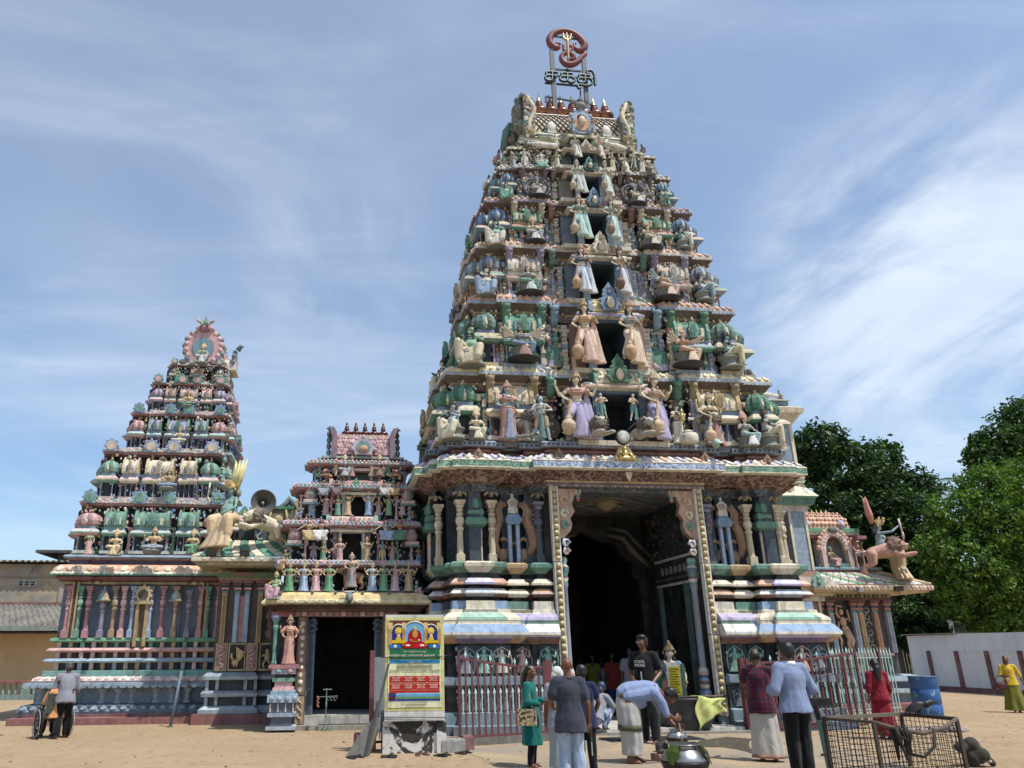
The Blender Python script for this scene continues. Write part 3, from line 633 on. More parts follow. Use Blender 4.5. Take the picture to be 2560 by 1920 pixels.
 for s in(-1,1):
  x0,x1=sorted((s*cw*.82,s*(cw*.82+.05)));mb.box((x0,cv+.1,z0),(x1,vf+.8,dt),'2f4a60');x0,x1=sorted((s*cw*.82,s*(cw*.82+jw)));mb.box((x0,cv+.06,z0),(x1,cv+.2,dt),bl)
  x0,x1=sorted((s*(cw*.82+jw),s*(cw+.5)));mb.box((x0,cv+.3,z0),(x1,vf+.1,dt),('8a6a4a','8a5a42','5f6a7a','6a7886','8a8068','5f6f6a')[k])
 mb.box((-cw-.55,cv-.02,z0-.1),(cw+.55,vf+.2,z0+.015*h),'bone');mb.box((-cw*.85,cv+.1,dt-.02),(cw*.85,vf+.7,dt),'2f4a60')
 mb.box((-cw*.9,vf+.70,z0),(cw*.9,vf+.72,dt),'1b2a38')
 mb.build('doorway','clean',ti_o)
 mb=MB()
 fr=[(-cw-.34,cv),(cw+.34,cv),(cw+.34,vf+.05),(-cw-.34,vf+.05)]
 sweep(mb,fr,[(-.12,dt),(-.06,dt+.03*h),(.06,dt+.06*h),(.06,dt+.09*h),(-.04,dt+.12*h),(-.06,dt+.14*h)],[bl,'bone',('c99a7a','8577a8','cream','c9b590','c9a08a','bone')[k],'cream','bone'])
 mb.build('door_lintel','clean',ti_o)
 mb=MB();zb=dt+.13*h;bh=z1+.02-zb;bw=cw*.95;depth=(vf-cv)+.1
 arc=[(cv+.30-.30*cos(t),zb+bh*.92*sin(t)**.8)for t in[pi*i/10 for i in range(6)]]+[(vf+.2,zb+bh*.92),(vf+.2,zb)]
 bc=('d8c9a2','d3bf7a','d0b878','c98a55','d8cba6','bone')[k]
 mb.loft([[(x,y,z)for y,z in arc]for x in(-bw,bw)],bc)
 for x in(-bw,bw):mb.loft([[(x+dx,y-.03,zb+(z-zb)*1.06)for y,z in arc]for dx in(-.05,.05)],('4f957a','5f86a8','b0623f','8a7a9a','8a8f7a','9a8f7a')[k])
 for i in range(6):
  for j in range(3):
   t=.25+.32*j;x=-bw*.85+bw*1.7*i/5;mb.ball((x,cv+.29-.30*cos(t),zb+bh*.92*sin(t)**.8),(bw*.12,.03,bh*.12),shade(bc,.82 if(i+j)%2 else 1.1),6,4)
 mb.build('barrel_gable','clean',ti_o)
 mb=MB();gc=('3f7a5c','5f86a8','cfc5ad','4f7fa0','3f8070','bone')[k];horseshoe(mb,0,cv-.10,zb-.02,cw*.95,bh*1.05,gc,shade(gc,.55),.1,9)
 mb.ball((0,cv-.14,zb+bh*.45),(.09*h/1.6,.06,.13*h/1.6),'d3bd9a');mb.ball((0,cv-.13,zb+bh*.60),(.10*h/1.6,.05,.07*h/1.6),'black');crest(mb,0,cv-.08,zb+bh*.85,.3*h/1.6,col(gc))
 mb.build('face_medallion','clean',ti_o)
 # ---- the barrel roof on top
rz=16.10
mb=MB();rp=stepped(1.78,1.36,2.9,[(-1.78,-1.2,0),(-1.2,-.7,.16),(-.7,.7,.06),(.7,1.2,.16),(1.2,1.78,0)],[(-.3,.3,.1)])
sweep(mb,rp,[(-.12,rz-.1),(-.12,rz+.42),(-.02,rz+.44),(.06,rz+.52),(.06,rz+.56),(.10,rz+.6),(.04,rz+.68),(-.1,rz+.7)],['3a3f46','bone','9aa07e','cream','7a9aa8','cream','bone']);TP(mb,'roof_neck','clean')
RV,RZ0=2.06,rz+.72;RR=(.80,1.22)
arc=[(RV-RR[0]*cos(t)*(1.0 if t>.5 else 1.0),RZ0+RR[1]*sin(t))for t in[pi*i/20 for i in range(21)]]
mb=MB();mb.loft([[(x,y,z)for y,z in arc]for x in(-1.42,1.42)],'cfb98f',cols=lambda k,i:'cfb98f');TP(mb,'barrel_roof','clean')
mb=MB()
for i in range(-12,26):
 for dr in(-1,1):
  pts=[]
  for t in[radians(5+45*j/6)for j in range(7)]:
   x=-1.38+i*.17+dr*(t*.75)
   if-1.4<x<1.4:pts.append((x,RV-(RR[0]+.012)*cos(t),RZ0+(RR[1]+.012)*sin(t)))
  if len(pts)>2:mb.tube(pts,.02,4,'4a3226')
TP(mb,'roof_lattice','clean')
mb=MB();a2=[radians(q)for q in(50,54,62,70,78,84)]
mb.loft([[(x,RV-(RR[0]+.03)*cos(t),RZ0+(RR[1]+.03)*sin(t))for t in a2]+[(x,RV-.1,RZ0+.3)]for x in(-1.40,1.40)],'cdb894');TP(mb,'scroll_frieze','carvef')
for s in(-1,1):
 mb=MB()
 out_=[(1.38,RZ0-.12),(1.7,RZ0-.2),(1.78,RZ0+.2),(1.7,RZ0+.6),(1.68,RZ0+.9),(1.74,RZ0+1.14),(1.70,RZ0+1.28),(1.6,RZ0+1.3),(1.53,RZ0+1.18),(1.46,RZ0+1.02),(1.40,RZ0+.75)]
 out_=[(s*a_,z_)for a_,z_ in out_]
 mb.plate(out_ if s>0 else out_[::-1],RV-.92,RV+.92,'b3a27c',ce='857d68');clutter(mb,70,lambda r:(s*r.uniform(1.42,1.72),RV-.95,RZ0+r.uniform(-.1,1.35)),['cream','bone','bluegrey','8a8068','teal','7a6a58'],.05,5);clutter(mb,80,lambda r:(s*r.uniform(1.72,1.86),RV+r.uniform(-.8,.8),RZ0+r.uniform(-.1,1.4)),['8a8068','6d7a70','bone','7a6a5f','5f6f6a'],.08,6)
 for q in range(4):
  mb.ball((s*(1.78+.02*q),RV-.7,RZ0+.4+.28*q),(.13,.12,.17),('8a8f80','7a6a5f','8a8378','6f7d7a')[q],8,6);mb.ball((s*1.82,RV-.2,RZ0+.5+.26*q),(.12,.3,.16),'7d7a6f',8,6)
 pts=[(s*(1.5+.10*sin(t*1.3)),RV-.95,RZ0-.05+t*.22)for t in range(7)];mb.tube(pts,[.05,.06,.07,.08,.08,.07,.04],6,'d8c79c')
 for q in range(7):mb.tube([(s*1.52,RV-.955,RZ0+.02+q*.18),(s*1.66,RV-.97,RZ0+.08+q*.18),(s*1.72,RV-.96,RZ0+.02+q*.18)],[.02,.026,.012],5,'b89c6a')
 mb.tube([(s*1.6,RV-.6,RZ0+1.2),(s*1.66,RV-.75,RZ0+1.36),(s*1.76,RV-.9,RZ0+1.36),(s*1.8,RV-.9,RZ0+1.26)],[.12,.11,.08,.03],7,'75857e');mb.ball((s*1.69,RV-.82,RZ0+1.34),(.11,.11,.09),'6d7a70')
 mb.tube([(s*1.9,RV+.5,RZ0-.2),(s*2.12,RV+.2,RZ0+.1),(s*2.1,RV-.1,RZ0+.55),(s*2.0,RV-.2,RZ0+.8)],[.1,.16,.14,.05],7,'4d7d74')
 TP(mb,'end_gable','clean')
 mb=MB();crest(mb,s*.88,RV-.86,RZ0+.0,.42,H('6f9a92'));mb.ball((s*.88,RV-.9,RZ0+.2),(.14,.06,.2),'d8d0bd');mb.cbox((s*.88,RV-.88,RZ0+.03),(.24,.1,.12),'bone');TP(mb,'roof_niche','clean')
mb=MB();mb.box((-.36,1.0,rz+.42),(.36,1.3,rz+.46),'2f4a40');mb.box((-.30,1.18,rz+.1),(.30,1.2,rz+.44),'16241f')
for s in(-1,1):mb.box((min(s*.3,s*.36),.98,rz),(max(s*.3,s*.36),1.2,rz+.46),'3f6a58')
mb.box((-.46,.94,rz+.46),(.46,1.3,rz+.54),'cream');TP(mb,'top_niche','clean')
mb=MB();horseshoe(mb,.02,.92,rz+.54,.70,.9,'8aa3b8','c98d55',.12,11);mb.ball((.02,.88,rz+1.02),(.12,.08,.17),'d3bd9a');mb.ball((.02,.91,rz+1.14),(.15,.07,.13),'2a1a14')
mb.ball((.02,.95,rz+1.62),(.2,.12,.14),'7d7a78');mb.tube([(-.12,.95,rz+1.66),(-.26,.93,rz+1.78),(-.16,.93,rz+1.88)],[.05,.04,.015],5,'6d6d70');mb.tube([(.16,.95,rz+1.66),(.3,.93,rz+1.78),(.2,.93,rz+1.88)],[.05,.04,.015],5,'6d6d70');mb.ball((.02,.92,rz+1.78),(.1,.08,.1),'5f6166')
TP(mb,'face_medallion','clean')
fm=finial_mesh('finial',1.0)
for i in range(7):
 u=at(*rT(415+(1425-415)*i/6 if i!=4 else 1090,260+50*i/6),2.02)
 putp(fm,u.x,2.02,18.02,'finial')
 # ==== figures: bodies grown from joints, fused into one surface
DG=bpy.context.evaluated_depsgraph_get
def remesh(mb,name,mat,voxel,smooth=2,disp=None):
 me=bpy.data.meshes.new('tmp');me.from_pydata(mb.v,[],mb.f);me.update()
 o=bpy.data.objects.new('tmp',me);C.objects.link(o)
 r=o.modifiers.new('r','REMESH');r.mode='VOXEL';r.voxel_size=voxel;r.use_smooth_shade=True
 if smooth:
  s=o.modifiers.new('s','SMOOTH');s.factor=.5;s.iterations=smooth
 dg=DG();dg.update();e=o.evaluated_get(dg);me2=bpy.data.meshes.new_from_object(e)
 bpy.data.objects.remove(o);bpy.data.meshes.remove(me);me2.name=name
 if disp:
  n=len(me2.vertices);co_=np.empty(n*3,np.float32);me2.vertices.foreach_get('co',co_)
  no_=np.empty(n*3,np.float32);me2.vertices.foreach_get('normal',no_);co_=co_.reshape(-1,3);no_=no_.reshape(-1,3)
  d=np.array([disp(V(map(float,p)))for p in co_],np.float32);me2.vertices.foreach_set('co',(co_+no_*d[:,None]).ravel());me2.update()
 me2.materials.clear()
 if mat:me2.materials.append(MT[mat]if isinstance(mat,str)else mat)
 me2.polygons.foreach_set('use_smooth',np.ones(len(me2.polygons),bool))
 return me2
def cap(m,p,q,r0,r1=None,n=10):
 p,q=V(p),V(q);r1=r0 if r1 is None else r1;d=q-p
 if d.length<1e-5:return m.ball(p,r0)
 d.normalize();ps,rs=[],[]
 for k in range(3):t=(pi/2)*(1-k/2);ps.append(p-d*(r0*sin(t)*.999));rs.append(max(r0*cos(t),r0*.05))
 for k in range(3):t=(pi/2)*(k/2);ps.append(q+d*(r1*sin(t)*.999));rs.append(max(r1*cos(t),r1*.05))
 return m.tube(ps,rs,n)
def chain(m,pts,rs,n=10):
 for i in range(len(pts)-1):cap(m,pts[i],pts[i+1],rs[i],rs[i+1],n)
 return m
def eye_m(hp,yaw,pitch=0,roll=0):return M.Translation(V(hp))@M.Rotation(yaw,4,'Z')@M.Rotation(pitch,4,'X')@M.Rotation(roll,4,'Y')
def head_into(m,hm,s=1,ears=True,nose=1):
 E=lambda c_,r:m.ball(tuple(x*s for x in c_),tuple(x*s for x in r),nu=14,nv=10,m=hm)
 E((0,.012,.035),(.076,.095,.088));E((0,-.022,-.03),(.06,.068,.082));E((0,-.052,-.082),(.028,.026,.024));E((0,-.03,.03),(.068,.066,.05))
 T=lambda a,b,r0,r1:cap(m,hm@(V(a)*s),hm@(V(b)*s),r0*s,r1*s,8)
 T((0,-.085,.02),(0,-.107*nose,-.022),.011,.017);E((-.014,-.093,-.026),(.011,.012,.009));E((.014,-.093,-.026),(.011,.012,.009))
 T((-.03,-.078,.028),(.03,-.078,.028),.014,.014);T((-.018,-.083,-.056),(.018,-.083,-.056),.009,.009);T((-.014,-.08,-.066),(.014,-.08,-.066),.009,.009)
 for x in(-1,1):
  E((x*.042,-.052,-.02),(.024,.03,.03))
  if ears:E((x*.078,.008,-.005),(.012,.022,.033));E((x*.076,.004,-.035),(.009,.011,.014))
def hand_into(m,w,d,nrm,s=1,curl=.4,spread=.12,thumb=1):
 w,d,nrm=V(w),V(d).normalized(),V(nrm);nrm=(nrm-d*nrm.dot(d)).normalized();x=d.cross(nrm).normalized()*thumb
 P_=lambda a,b,c_:w+x*(a*s)+d*(b*s)+nrm*(c_*s)
 for a in(-.028,-.01,.01,.028):cap(m,P_(a*.75,.012,0),P_(a,.085,0),.0135*s,.0115*s,8)
 for i,(a,ln)in enumerate(((.029,.066),(.0105,.076),(-.010,.070),(-.028,.054))):
  p=P_(a,.088,.0);ang=curl*.35;sp_=a*4*spread
  for k,f in enumerate((.45,.32,.26)):
   q=p+(d*cos(ang)+nrm*sin(ang)+x*sp_).normalized()*(ln*f*s);cap(m,p,q,(.0098-.0008*k)*s,(.009-.0008*k)*s,7);p=q;ang+=curl
 p=P_(.03,.02,.004);q=P_(.052,.05,.014);cap(m,p,q,.0135*s,.0105*s,7);r_=q+(d*.8+x*.35+nrm*(.2+curl*.4)).normalized()*.03*s;cap(m,q,r_,.0105*s,.0095*s,7);cap(m,r_,r_+(d*.9+nrm*curl*.6-x*.1).normalized()*.024*s,.0095*s,.008*s,7)
def foot_into(m,a,yaw=0,s=1,toes=True):
 R=M.Translation(V((a[0],a[1],0 if a[2]<.2 else a[2]-.085*s)))@M.Rotation(yaw,4,'Z')
 T=lambda p,q,r0,r1:cap(m,R@(V(p)*s),R@(V(q)*s),r0*s,r1*s,8)
 T((0,.035,.034),(0,.035,.085),.03,.036);T((0,.03,.034),(0,-.10,.028),.032,.033);T((.0,-.0,.07),(0,-.09,.035),.034,.026)
 if toes:
  for i,x in enumerate((-.034,-.017,0,.016,.031)):T((x*.8,-.11,.02),(x,-.155+abs(x+.02)*.6,.014),.0135,.0105)
 else:T((-.015,-.12,.022),(.015,-.12,.022),.022,.022)
def base_joints(s=1):
 J=dict(head=(0,-.005,1.612),neck=(0,.012,1.46),chest=(0,.015,1.27),waist=(0,.01,1.08),pelvis=(0,.015,.93),shL=(-.168,.02,1.40),shR=(.168,.02,1.40),elL=(-.235,.035,1.12),elR=(.235,.035,1.12),wrL=(-.25,-.03,.875),wrR=(.25,-.03,.875),hiL=(-.088,.015,.9),hiR=(.088,.015,.9),knL=(-.095,-.01,.49),knR=(.095,-.01,.49),anL=(-.1,.02,.085),anR=(.1,.02,.085))
 return{k:V(v)*s for k,v in J.items()}
def body_into(m,J,s=1,male=True,belly=0,hands=None,feet=True,face=(0,0),headm=None,n=12,bust=0):
 c_=J['chest'];w_=J['waist'];p_=J['pelvis'];t=1 if male else.88
 ax=(J['shR']-J['shL']).normalized();up=(J['neck']-J['pelvis']).normalized();fr=ax.cross(up).normalized()
 fr=-fr if fr.dot(V((0,-1,0)))<0 and abs(fr.y)>.3 and 'flip' not in J else fr
 def ell(c0,rx,ry,rz):
  R=M.Translation(c0)@M(((ax.x,-fr.x,up.x,0),(ax.y,-fr.y,up.y,0),(ax.z,-fr.z,up.z,0),(0,0,0,1)))
  m.ball((0,0,0),(rx*s,ry*s,rz*s),nu=16,nv=10,m=R)
 ell(c_,.155*t,.108*t,.19);ell(c_+up*.07*s,.155*t,.098*t,.11);ell(w_,.132*t,.098*t,.16);ell(p_,.158,.112,.125)
 if belly:ell(w_+fr*.05*s*belly+up*.0,.13+.05*belly,.1+.07*belly,.13+.05*belly)
 if bust:
  for x in(-1,1):m.ball(tuple(c_+fr*.1*s+ax*(x*.07*s)+up*.03*s),.058*s*bust,nu=12,nv=8)
 for x in(-1,1):ell(p_-fr*.05*s+ax*(x*.07*s)-up*.02*s,.085,.085,.1)
 cap(m,J['chest']+up*.12*s,J['neck'],.075*s,.06*s*t,n);cap(m,J['neck']-up*.02*s,V(J['head'])-V((0,0,.03*s)),.058*s*t,.056*s*t,n)
 for q in 'LR':
  cap(m,J['neck']-up*.05*s,J['sh'+q],.055*s*t,.052*s*t,n)
  chain(m,[J['sh'+q],J['sh'+q].lerp(J['el'+q],.4),J['el'+q]],[.056*s*t,.05*s*t,.037*s*t],n)
  chain(m,[J['el'+q],J['el'+q].lerp(J['wr'+q],.3),J['wr'+q]],[.038*s*t,.04*s*t,.026*s*t],n)
  chain(m,[J['hi'+q],J['hi'+q].lerp(J['kn'+q],.5),J['kn'+q]],[.092*s,.078*s,.055*s],n)
  k,a=J['kn'+q],J['an'+q];chain(m,[k,k.lerp(a,.35),a],[.053*s,.054*s,.036*s],n)
  if feet:foot_into(m,a,J.get('fy'+q,0),s,feet!='plain')
  if hands and q in hands:hand_into(m,J['wr'+q],*hands[q],s=s)
  elif hands!=0:
   d=(J['wr'+q]-J['el'+q]).normalized();h0=J['wr'+q];m.ball(tuple(h0+d*.05*s),(.03*s,.03*s,.045*s));cap(m,h0+d*.06*s,h0+d*.13*s,.026*s,.014*s,8)
 hm=headm if headm is not None else eye_m(J['head'],face[0],face[1]);head_into(m,hm,s)
 return hm
def skirt(m,zs,rx,ry,cx=0,cy=0,folds=9,amp=.06,n=64,seed=0,front=0):
 rd=random.Random(seed);ph=rd.random()*6;rings=[]
 for k,z in enumerate(zs):
  f=k/(len(zs)-1);x0=cx[k]if isinstance(cx,(list,tuple))else cx;y0=cy[k]if isinstance(cy,(list,tuple))else cy
  rings.append([(x0+rx[k]*(1+amp*(.25+.75*(1-f))*sin(folds*t+ph+.6*sin(2*t)))*cos(t),y0+ry[k]*(1+amp*(.25+.75*(1-f))*sin(folds*t+ph+.6*sin(2*t)))*sin(t),z)for t in[2*pi*i/n for i in range(n)]])
 return m.loft(rings,(1,1,1),True)
cpj=lambda J:{k:(V(v)if not isinstance(v,float)and not isinstance(v,int)else v)for k,v in J.items()}
VX=.03
def crown_mesh(nm,tall=1,wide=1):
 m=MB();t=tall
 m.lathe((0,0,0),[(.088*wide,-.02),(.1*wide,.0),(.1*wide,.03),(.085,.05),(.095,.08),(.075,.11*t+.02),(.085,.13*t+.02),(.055,.2*t),(.062,.22*t),(.03,.29*t),(.036,.31*t),(.004,.38*t)],12)
 for x in(-1,1):m.ball((x*.105*wide,0,-.06),(.022,.03,.045),nu=8,nv=6)
 m.plate([(-.05,.0),(.05,.0),(.035,.09),(0,.15),(-.035,.09)],-.115,-.09)
 return m.mesh(nm,MT['statue'])
crown_t=crown_mesh('crown',.62,1.12);crown_s=crown_mesh('crown',.55)
def halo_crown(nm):
 m=MB();m.lathe((0,.05,-.02),[(.16,0),(.165,.05),(.15,.16),(.11,.25),(.06,.31),(.03,.36),(.004,.40)],14,sy=.55);m.lathe((0,0,-.02),[(.092,-.02),(.1,.02),(.085,.07),(.04,.12)],12);return m.mesh(nm,MT['statue'])
crown_h=halo_crown('crown')
def hairm(nm,hp,long=.3,wide=1.,hm=None):
 m=MB();hm=hm or M.Translation(V(hp))
 B=lambda c_,r:m.ball(c_,r,nu=12,nv=8,m=hm)
 B((0,.03,.045),(.09*wide,.092,.092))
 for x in(-1,1):B((x*.075*wide,.04,-.02-long*.2),(.04,.05,.06+long*.3));B((x*.1*wide,.05,-.09-long*.35),(.045,.05,.05+long*.12))
 if long>.2:B((0,.075,-.1),(.09,.04,.15))
 return remesh(m,nm,'statue',.024,1)
def facem(nm,hm,s=1):
 m=MB()
 for x in(-1,1):
  m.ball((x*.032*s,-.086*s,.012*s),(.019*s,.012*s,.0085*s),'white',8,5,m=hm);m.ball((x*.032*s,-.096*s,.012*s),(.008*s,.006*s,.008*s),'black',6,4,m=hm)
  m.tube([hm@V((x*.012*s,-.094*s,.03*s)),hm@V((x*.034*s,-.093*s,.038*s)),hm@V((x*.056*s,-.078*s,.03*s))],.0045*s,5,'black')
 m.ball((0,-.093*s,-.058*s),(.02*s,.009*s,.007*s),'9a3a38',8,5,m=hm);m.ball((0,-.1*s,.05*s),(.006*s,.006*s,.009*s),'9a2020',6,4,m=hm)
 return m.mesh(nm,MT['clean'])
def jewel(J):
 m=MB();c_,n_,w_=J['chest'],J['neck'],J['waist'];up=(n_-J['pelvis']).normalized()
 for d,r,k in((.13,.085,.02),(.06,.1,.016)):m.tube([c_+up*d+V((r*1.25*cos(a),-.06+r*.9*sin(a)-.04,-.07 if sin(a)<-.3 else 0))for a in[2*pi*i/12 for i in range(13)]],k,5)
 m.tube([w_+V((.165*cos(a),.135*sin(a),-.06))for a in[2*pi*i/12 for i in range(13)]],.026,5)
 for q in 'LR':
  for a,b,t,r in(('sh','el',.55,.06),('el','wr',.9,.042)):p=J[a+q].lerp(J[b+q],t);d=(J[b+q]-J[a+q]).normalized();cap(m,p-d*.018,p+d*.018,r,r,8)
 return m.mesh('statue_ornaments',MT['statue'])
PROTO={}
def proto(key,parts,height):PROTO[key]=(parts,height)
def mk(key,J,garments,height,male=False,belly=0,long=.3,crown=None,extra=(),face=(0,0),bust=1,hair=True,hands0=None,more_arms=(),headless=False,headblobs=None):
 m=MB();hm=body_into(m,J,1,male,belly,hands0,'plain',face,n=8,bust=0 if male else bust)
 for pts,rs in more_arms:chain(m,[V(p)for p in pts],rs,8)
 parts=[('body',remesh(m,'statue_body','statue',VX,1),'skin',None)]
 parts+=garments
 if hair:parts.append(('hair',hairm('statue_hair',J['head'],long,hm=hm),'hair',None))
 if crown:parts.append(('crown',crown,'crown',hm@M.Translation((0,.01,.085))))
 parts.append(('painted_face',facem('statue_face',hm),None,None));parts.append(('ornaments',jewel(J),'crown',None))
 parts+=list(extra);proto(key,parts,height)
def gmesh(nm,fn,vx=VX,sm=1):
 m=MB();fn(m);return remesh(m,nm,'statue',vx,sm)
def blouse(J,s=1.0,sleeve=.45,mid=True):
 def f(m):
  c_=J['chest'];up=(J['neck']-J['pelvis']).normalized()
  m.ball(tuple(c_+up*.03),(.165*s,.13*s,.15*s),nu=14,nv=8)
  for x in(-1,1):m.ball(tuple(c_+V((x*.07,-.105,.03))),.07*s,nu=10,nv=7)
  for q in 'LR':cap(m,J['sh'+q],J['sh'+q].lerp(J['el'+q],sleeve),.068*s,.06*s)
 return f
def sash(m,J):
 m.tube([J['shL']+V((.05,-.06,.06)),J['chest']+V((-.04,-.16,.06)),J['chest']+V((.08,-.15,-.08)),J['waist']+V((.15,-.05,-.02)),J['waist']+V((.12,.1,0))],[.035,.04,.042,.035,.03],8)
J=base_joints();J['elL']=V((-.3,-.0,1.17));J['wrL']=V((-.2,-.2,1.3));J['elR']=V((.29,.02,1.15));J['wrR']=V((.27,-.08,.92));J['head']=V((.01,-.01,1.63))
def g1(m):skirt(m,[.03,.12,.4,.7,.95,1.05],[.27,.235,.19,.19,.185,.15],[.2,.175,.15,.15,.14,.12],folds=11,amp=.09)
def pleat(m):skirt(m,[.02,.3,.7,.98],[.16,.11,.08,.06],[.08,.07,.06,.05],0,-.15,7,.16,40)
mk('goddess',J,[('skirt',gmesh('statue_skirt',g1),'skirt',None),('blouse',gmesh('statue_blouse',blouse(J)),'blouse',None),('sash',gmesh('statue_sash',lambda m:(sash(m,J),pleat(m))),'sash',None)],1.93,crown=crown_t)
J=base_joints();J['elL']=V((-.33,-.05,1.2));J['wrL']=V((-.38,-.2,1.42));J['elR']=V((.33,-.05,1.2));J['wrR']=V((.38,-.2,1.42))
arms4=[([(x*.17,.05,1.38),(x*.27,.0,1.12),(x*.2,-.2,1.02),(x*.17,-.26,1.04)],[.048,.038,.03,.03])for x in(-1,1)]
mk('goddess_four',J,[('skirt',gmesh('statue_skirt',g1),'skirt',None),('blouse',gmesh('statue_blouse',blouse(J)),'blouse',None),('sash',gmesh('statue_sash',lambda m:(sash(m,J),pleat(m))),'sash',None)],1.93,crown=crown_t,more_arms=arms4)
J=base_joints();J['knL']=V((-.22,-.24,.62));J['anL']=V((-.3,-.06,.2));J['fyL']=-.7;J['knR']=V((.17,-.06,.5));J['anR']=V((.2,.02,.085));J['fyR']=.4
J['elL']=V((-.33,-.02,1.18));J['wrL']=V((-.2,-.26,.96));J['elR']=V((.33,.0,1.2));J['wrR']=V((.2,-.2,1.28));J['head']=V((.0,-.02,1.64));J['pelvis']=V((.02,.015,.93))
def g2(m):
 cap(m,(-.08,.0,.93),(-.21,-.22,.64),.13,.1);cap(m,(-.21,-.22,.64),(-.28,-.08,.28),.1,.085);cap(m,(.1,.0,.93),(.17,-.06,.5),.13,.1);cap(m,(.17,-.06,.5),(.19,.0,.2),.1,.09);m.ball((0,.0,.98),(.18,.15,.12))
def g2b(m):skirt(m,[.02,.2,.6,.98],[.22,.17,.11,.08],[.1,.09,.08,.06],[.05,.05,.03,.0],[-.12,-.13,-.13,-.1],8,.14,48);skirt(m,[.02,.3,.8,1.3],[.16,.13,.1,.06],[.06,.05,.05,.04],[.33,.3,.26,.22],[.08,.08,.07,.06],6,.14,40)
def club(m):
 m.tube([(-.2,-.3,1.0),(-.26,-.3,.5)],[.03,.045],8);m.lathe((-.27,-.3,.12),[(.02,-.1),(.09,-.06),(.14,.06),(.16,.18),(.13,.26),(.06,.33),(.08,.36),(.05,.4)],12)
arms2=[([(x*.17,.06,1.4),(x*.36,.04,1.22),(x*.46,-.06,1.46),(x*.46,-.08,1.6)],[.05,.042,.034,.03])for x in(-1,1)]
gp=[('skirt',gmesh('statue_trousers',g2),'skirt',None),('sash',gmesh('statue_pleats',g2b),'sash',None),('blouse',gmesh('statue_blouse',blouse(J,1.03)),'blouse',None),('club',gmesh('statue_club',club,.025),'crown',None)]
mk('guardian_four',J,gp,1.93,crown=crown_t,long=.5,more_arms=arms2);mk('guardian',J,gp,1.93,crown=crown_t,long=.5)
Js=base_joints();dz=-.42
for k in('head','neck','chest','waist','pelvis','shL','shR','hiL','hiR'):Js[k]=Js[k]+V((0,.06,dz))
Js['knL']=V((-.28,-.26,.52));Js['anL']=V((.02,-.34,.42));Js['fyL']=1.3;Js['knR']=V((.24,-.3,.48));Js['anR']=V((.17,-.28,.1));Js['fyR']=.2
Js['elL']=V((-.3,.0,.78));Js['wrL']=V((-.24,-.22,.88));Js['elR']=V((.31,.0,.75));Js['wrR']=V((.22,-.26,.62))
def g3(m):
 cap(m,(-.1,.0,.5),(-.28,-.26,.5),.12,.1);cap(m,(-.28,-.26,.5),(.0,-.33,.44),.1,.07);cap(m,(.1,0,.5),(.25,-.3,.48),.12,.1);cap(m,(.25,-.3,.48),(.18,-.28,.16),.1,.085);m.ball((0,.03,.52),(.2,.17,.13))
def g3b(m):skirt(m,[.0,.15,.35,.5],[.2,.17,.12,.09],[.08,.07,.06,.05],0,[-.33,-.33,-.32,-.28],8,.16,48)
def seat3(m):m.lathe((0,.02,0),[(.34,-.02),(.37,.02),(.3,.06),(.27,.2),(.3,.3),(.36,.34),(.34,.39)],14)
sp3=[('skirt',gmesh('statue_lap',g3),'skirt',None),('sash',gmesh('statue_pleats',g3b),'sash',None),('blouse',gmesh('statue_blouse',blouse(Js,1.02)),'blouse',None),('lotus_seat',gmesh('statue_seat',seat3,.035),'seat',None)]
mk('seated',Js,sp3,1.6,crown=crown_h,long=.35)
fan=[]
for x in(-1,1):
 for j in range(5):
  a=radians(-25+26*j);e=(x*(.2+.22*cos(a*.6)),.06-.02*j,.93+.12*sin(a));h=(x*(.34+.3*cos(a*.7)),-.02-.03*j,.86+.3*sin(a));h2=(h[0]+x*.05,h[1]-.03,h[2]+.1)
  fan.append(([(x*.16,.08,.95),e,h,h2],[.045,.036,.03,.02]))
mk('seated_many',Js,sp3,1.6,crown=crown_h,long=.35,more_arms=fan)
Jc=cpj(Js)
for k in('head','neck','chest','waist','pelvis','shL','shR','hiL','hiR'):Jc[k]=Jc[k]+V((0,0,-.28))
Jc['knL']=V((-.36,-.2,.17));Jc['anL']=V((.08,-.3,.12));Jc['knR']=V((.36,-.2,.17));Jc['anR']=V((-.08,-.32,.15));Jc['elL']=V((-.31,.02,.52));Jc['wrL']=V((-.34,-.12,.72));Jc['elR']=V((.31,.02,.52));Jc['wrR']=V((.34,-.12,.72));Jc['fyL']=1.5;Jc['fyR']=-1.5
def g4(m):
 for x in(-1,1):cap(m,(x*.1,.02,.22),(x*.35,-.2,.18),.12,.1);cap(m,(x*.35,-.2,.18),(-x*.06,-.31,.14),.1,.07)
 m.ball((0,.04,.26),(.2,.17,.12))
def seat4(m):m.lathe((0,-.06,-.14),[(.3,0),(.36,.04),(.34,.1),(.4,.14),(.38,.2)],14,sy=.85)
arms4c=[([(x*.16,.06,1.0-.32),(x*.26,.0,.48),(x*.14,-.2,.5)],[.045,.036,.03])for x in(-1,1)]
mk('crosslegged',Jc,[('skirt',gmesh('statue_lap',g4),'skirt',None),('blouse',gmesh('statue_blouse',blouse(Jc,1.0)),'blouse',None),('lotus_seat',gmesh('statue_seat',seat4,.035),'seat',None)],1.24,crown=crown_t,long=.3,more_arms=arms4c)
Jb=cpj(Js)
Jb['knL']=V((-.2,-.34,.72));Jb['anL']=V((-.18,-.34,.1));Jb['fyL']=0;Jb['knR']=V((.3,-.24,.5));Jb['anR']=V((.28,-.34,.1));Jb['elL']=V((-.33,-.1,.75));Jb['wrL']=V((-.1,-.34,.82));Jb['elR']=V((.33,-.06,.75));Jb['wrR']=V((.12,-.32,.88))
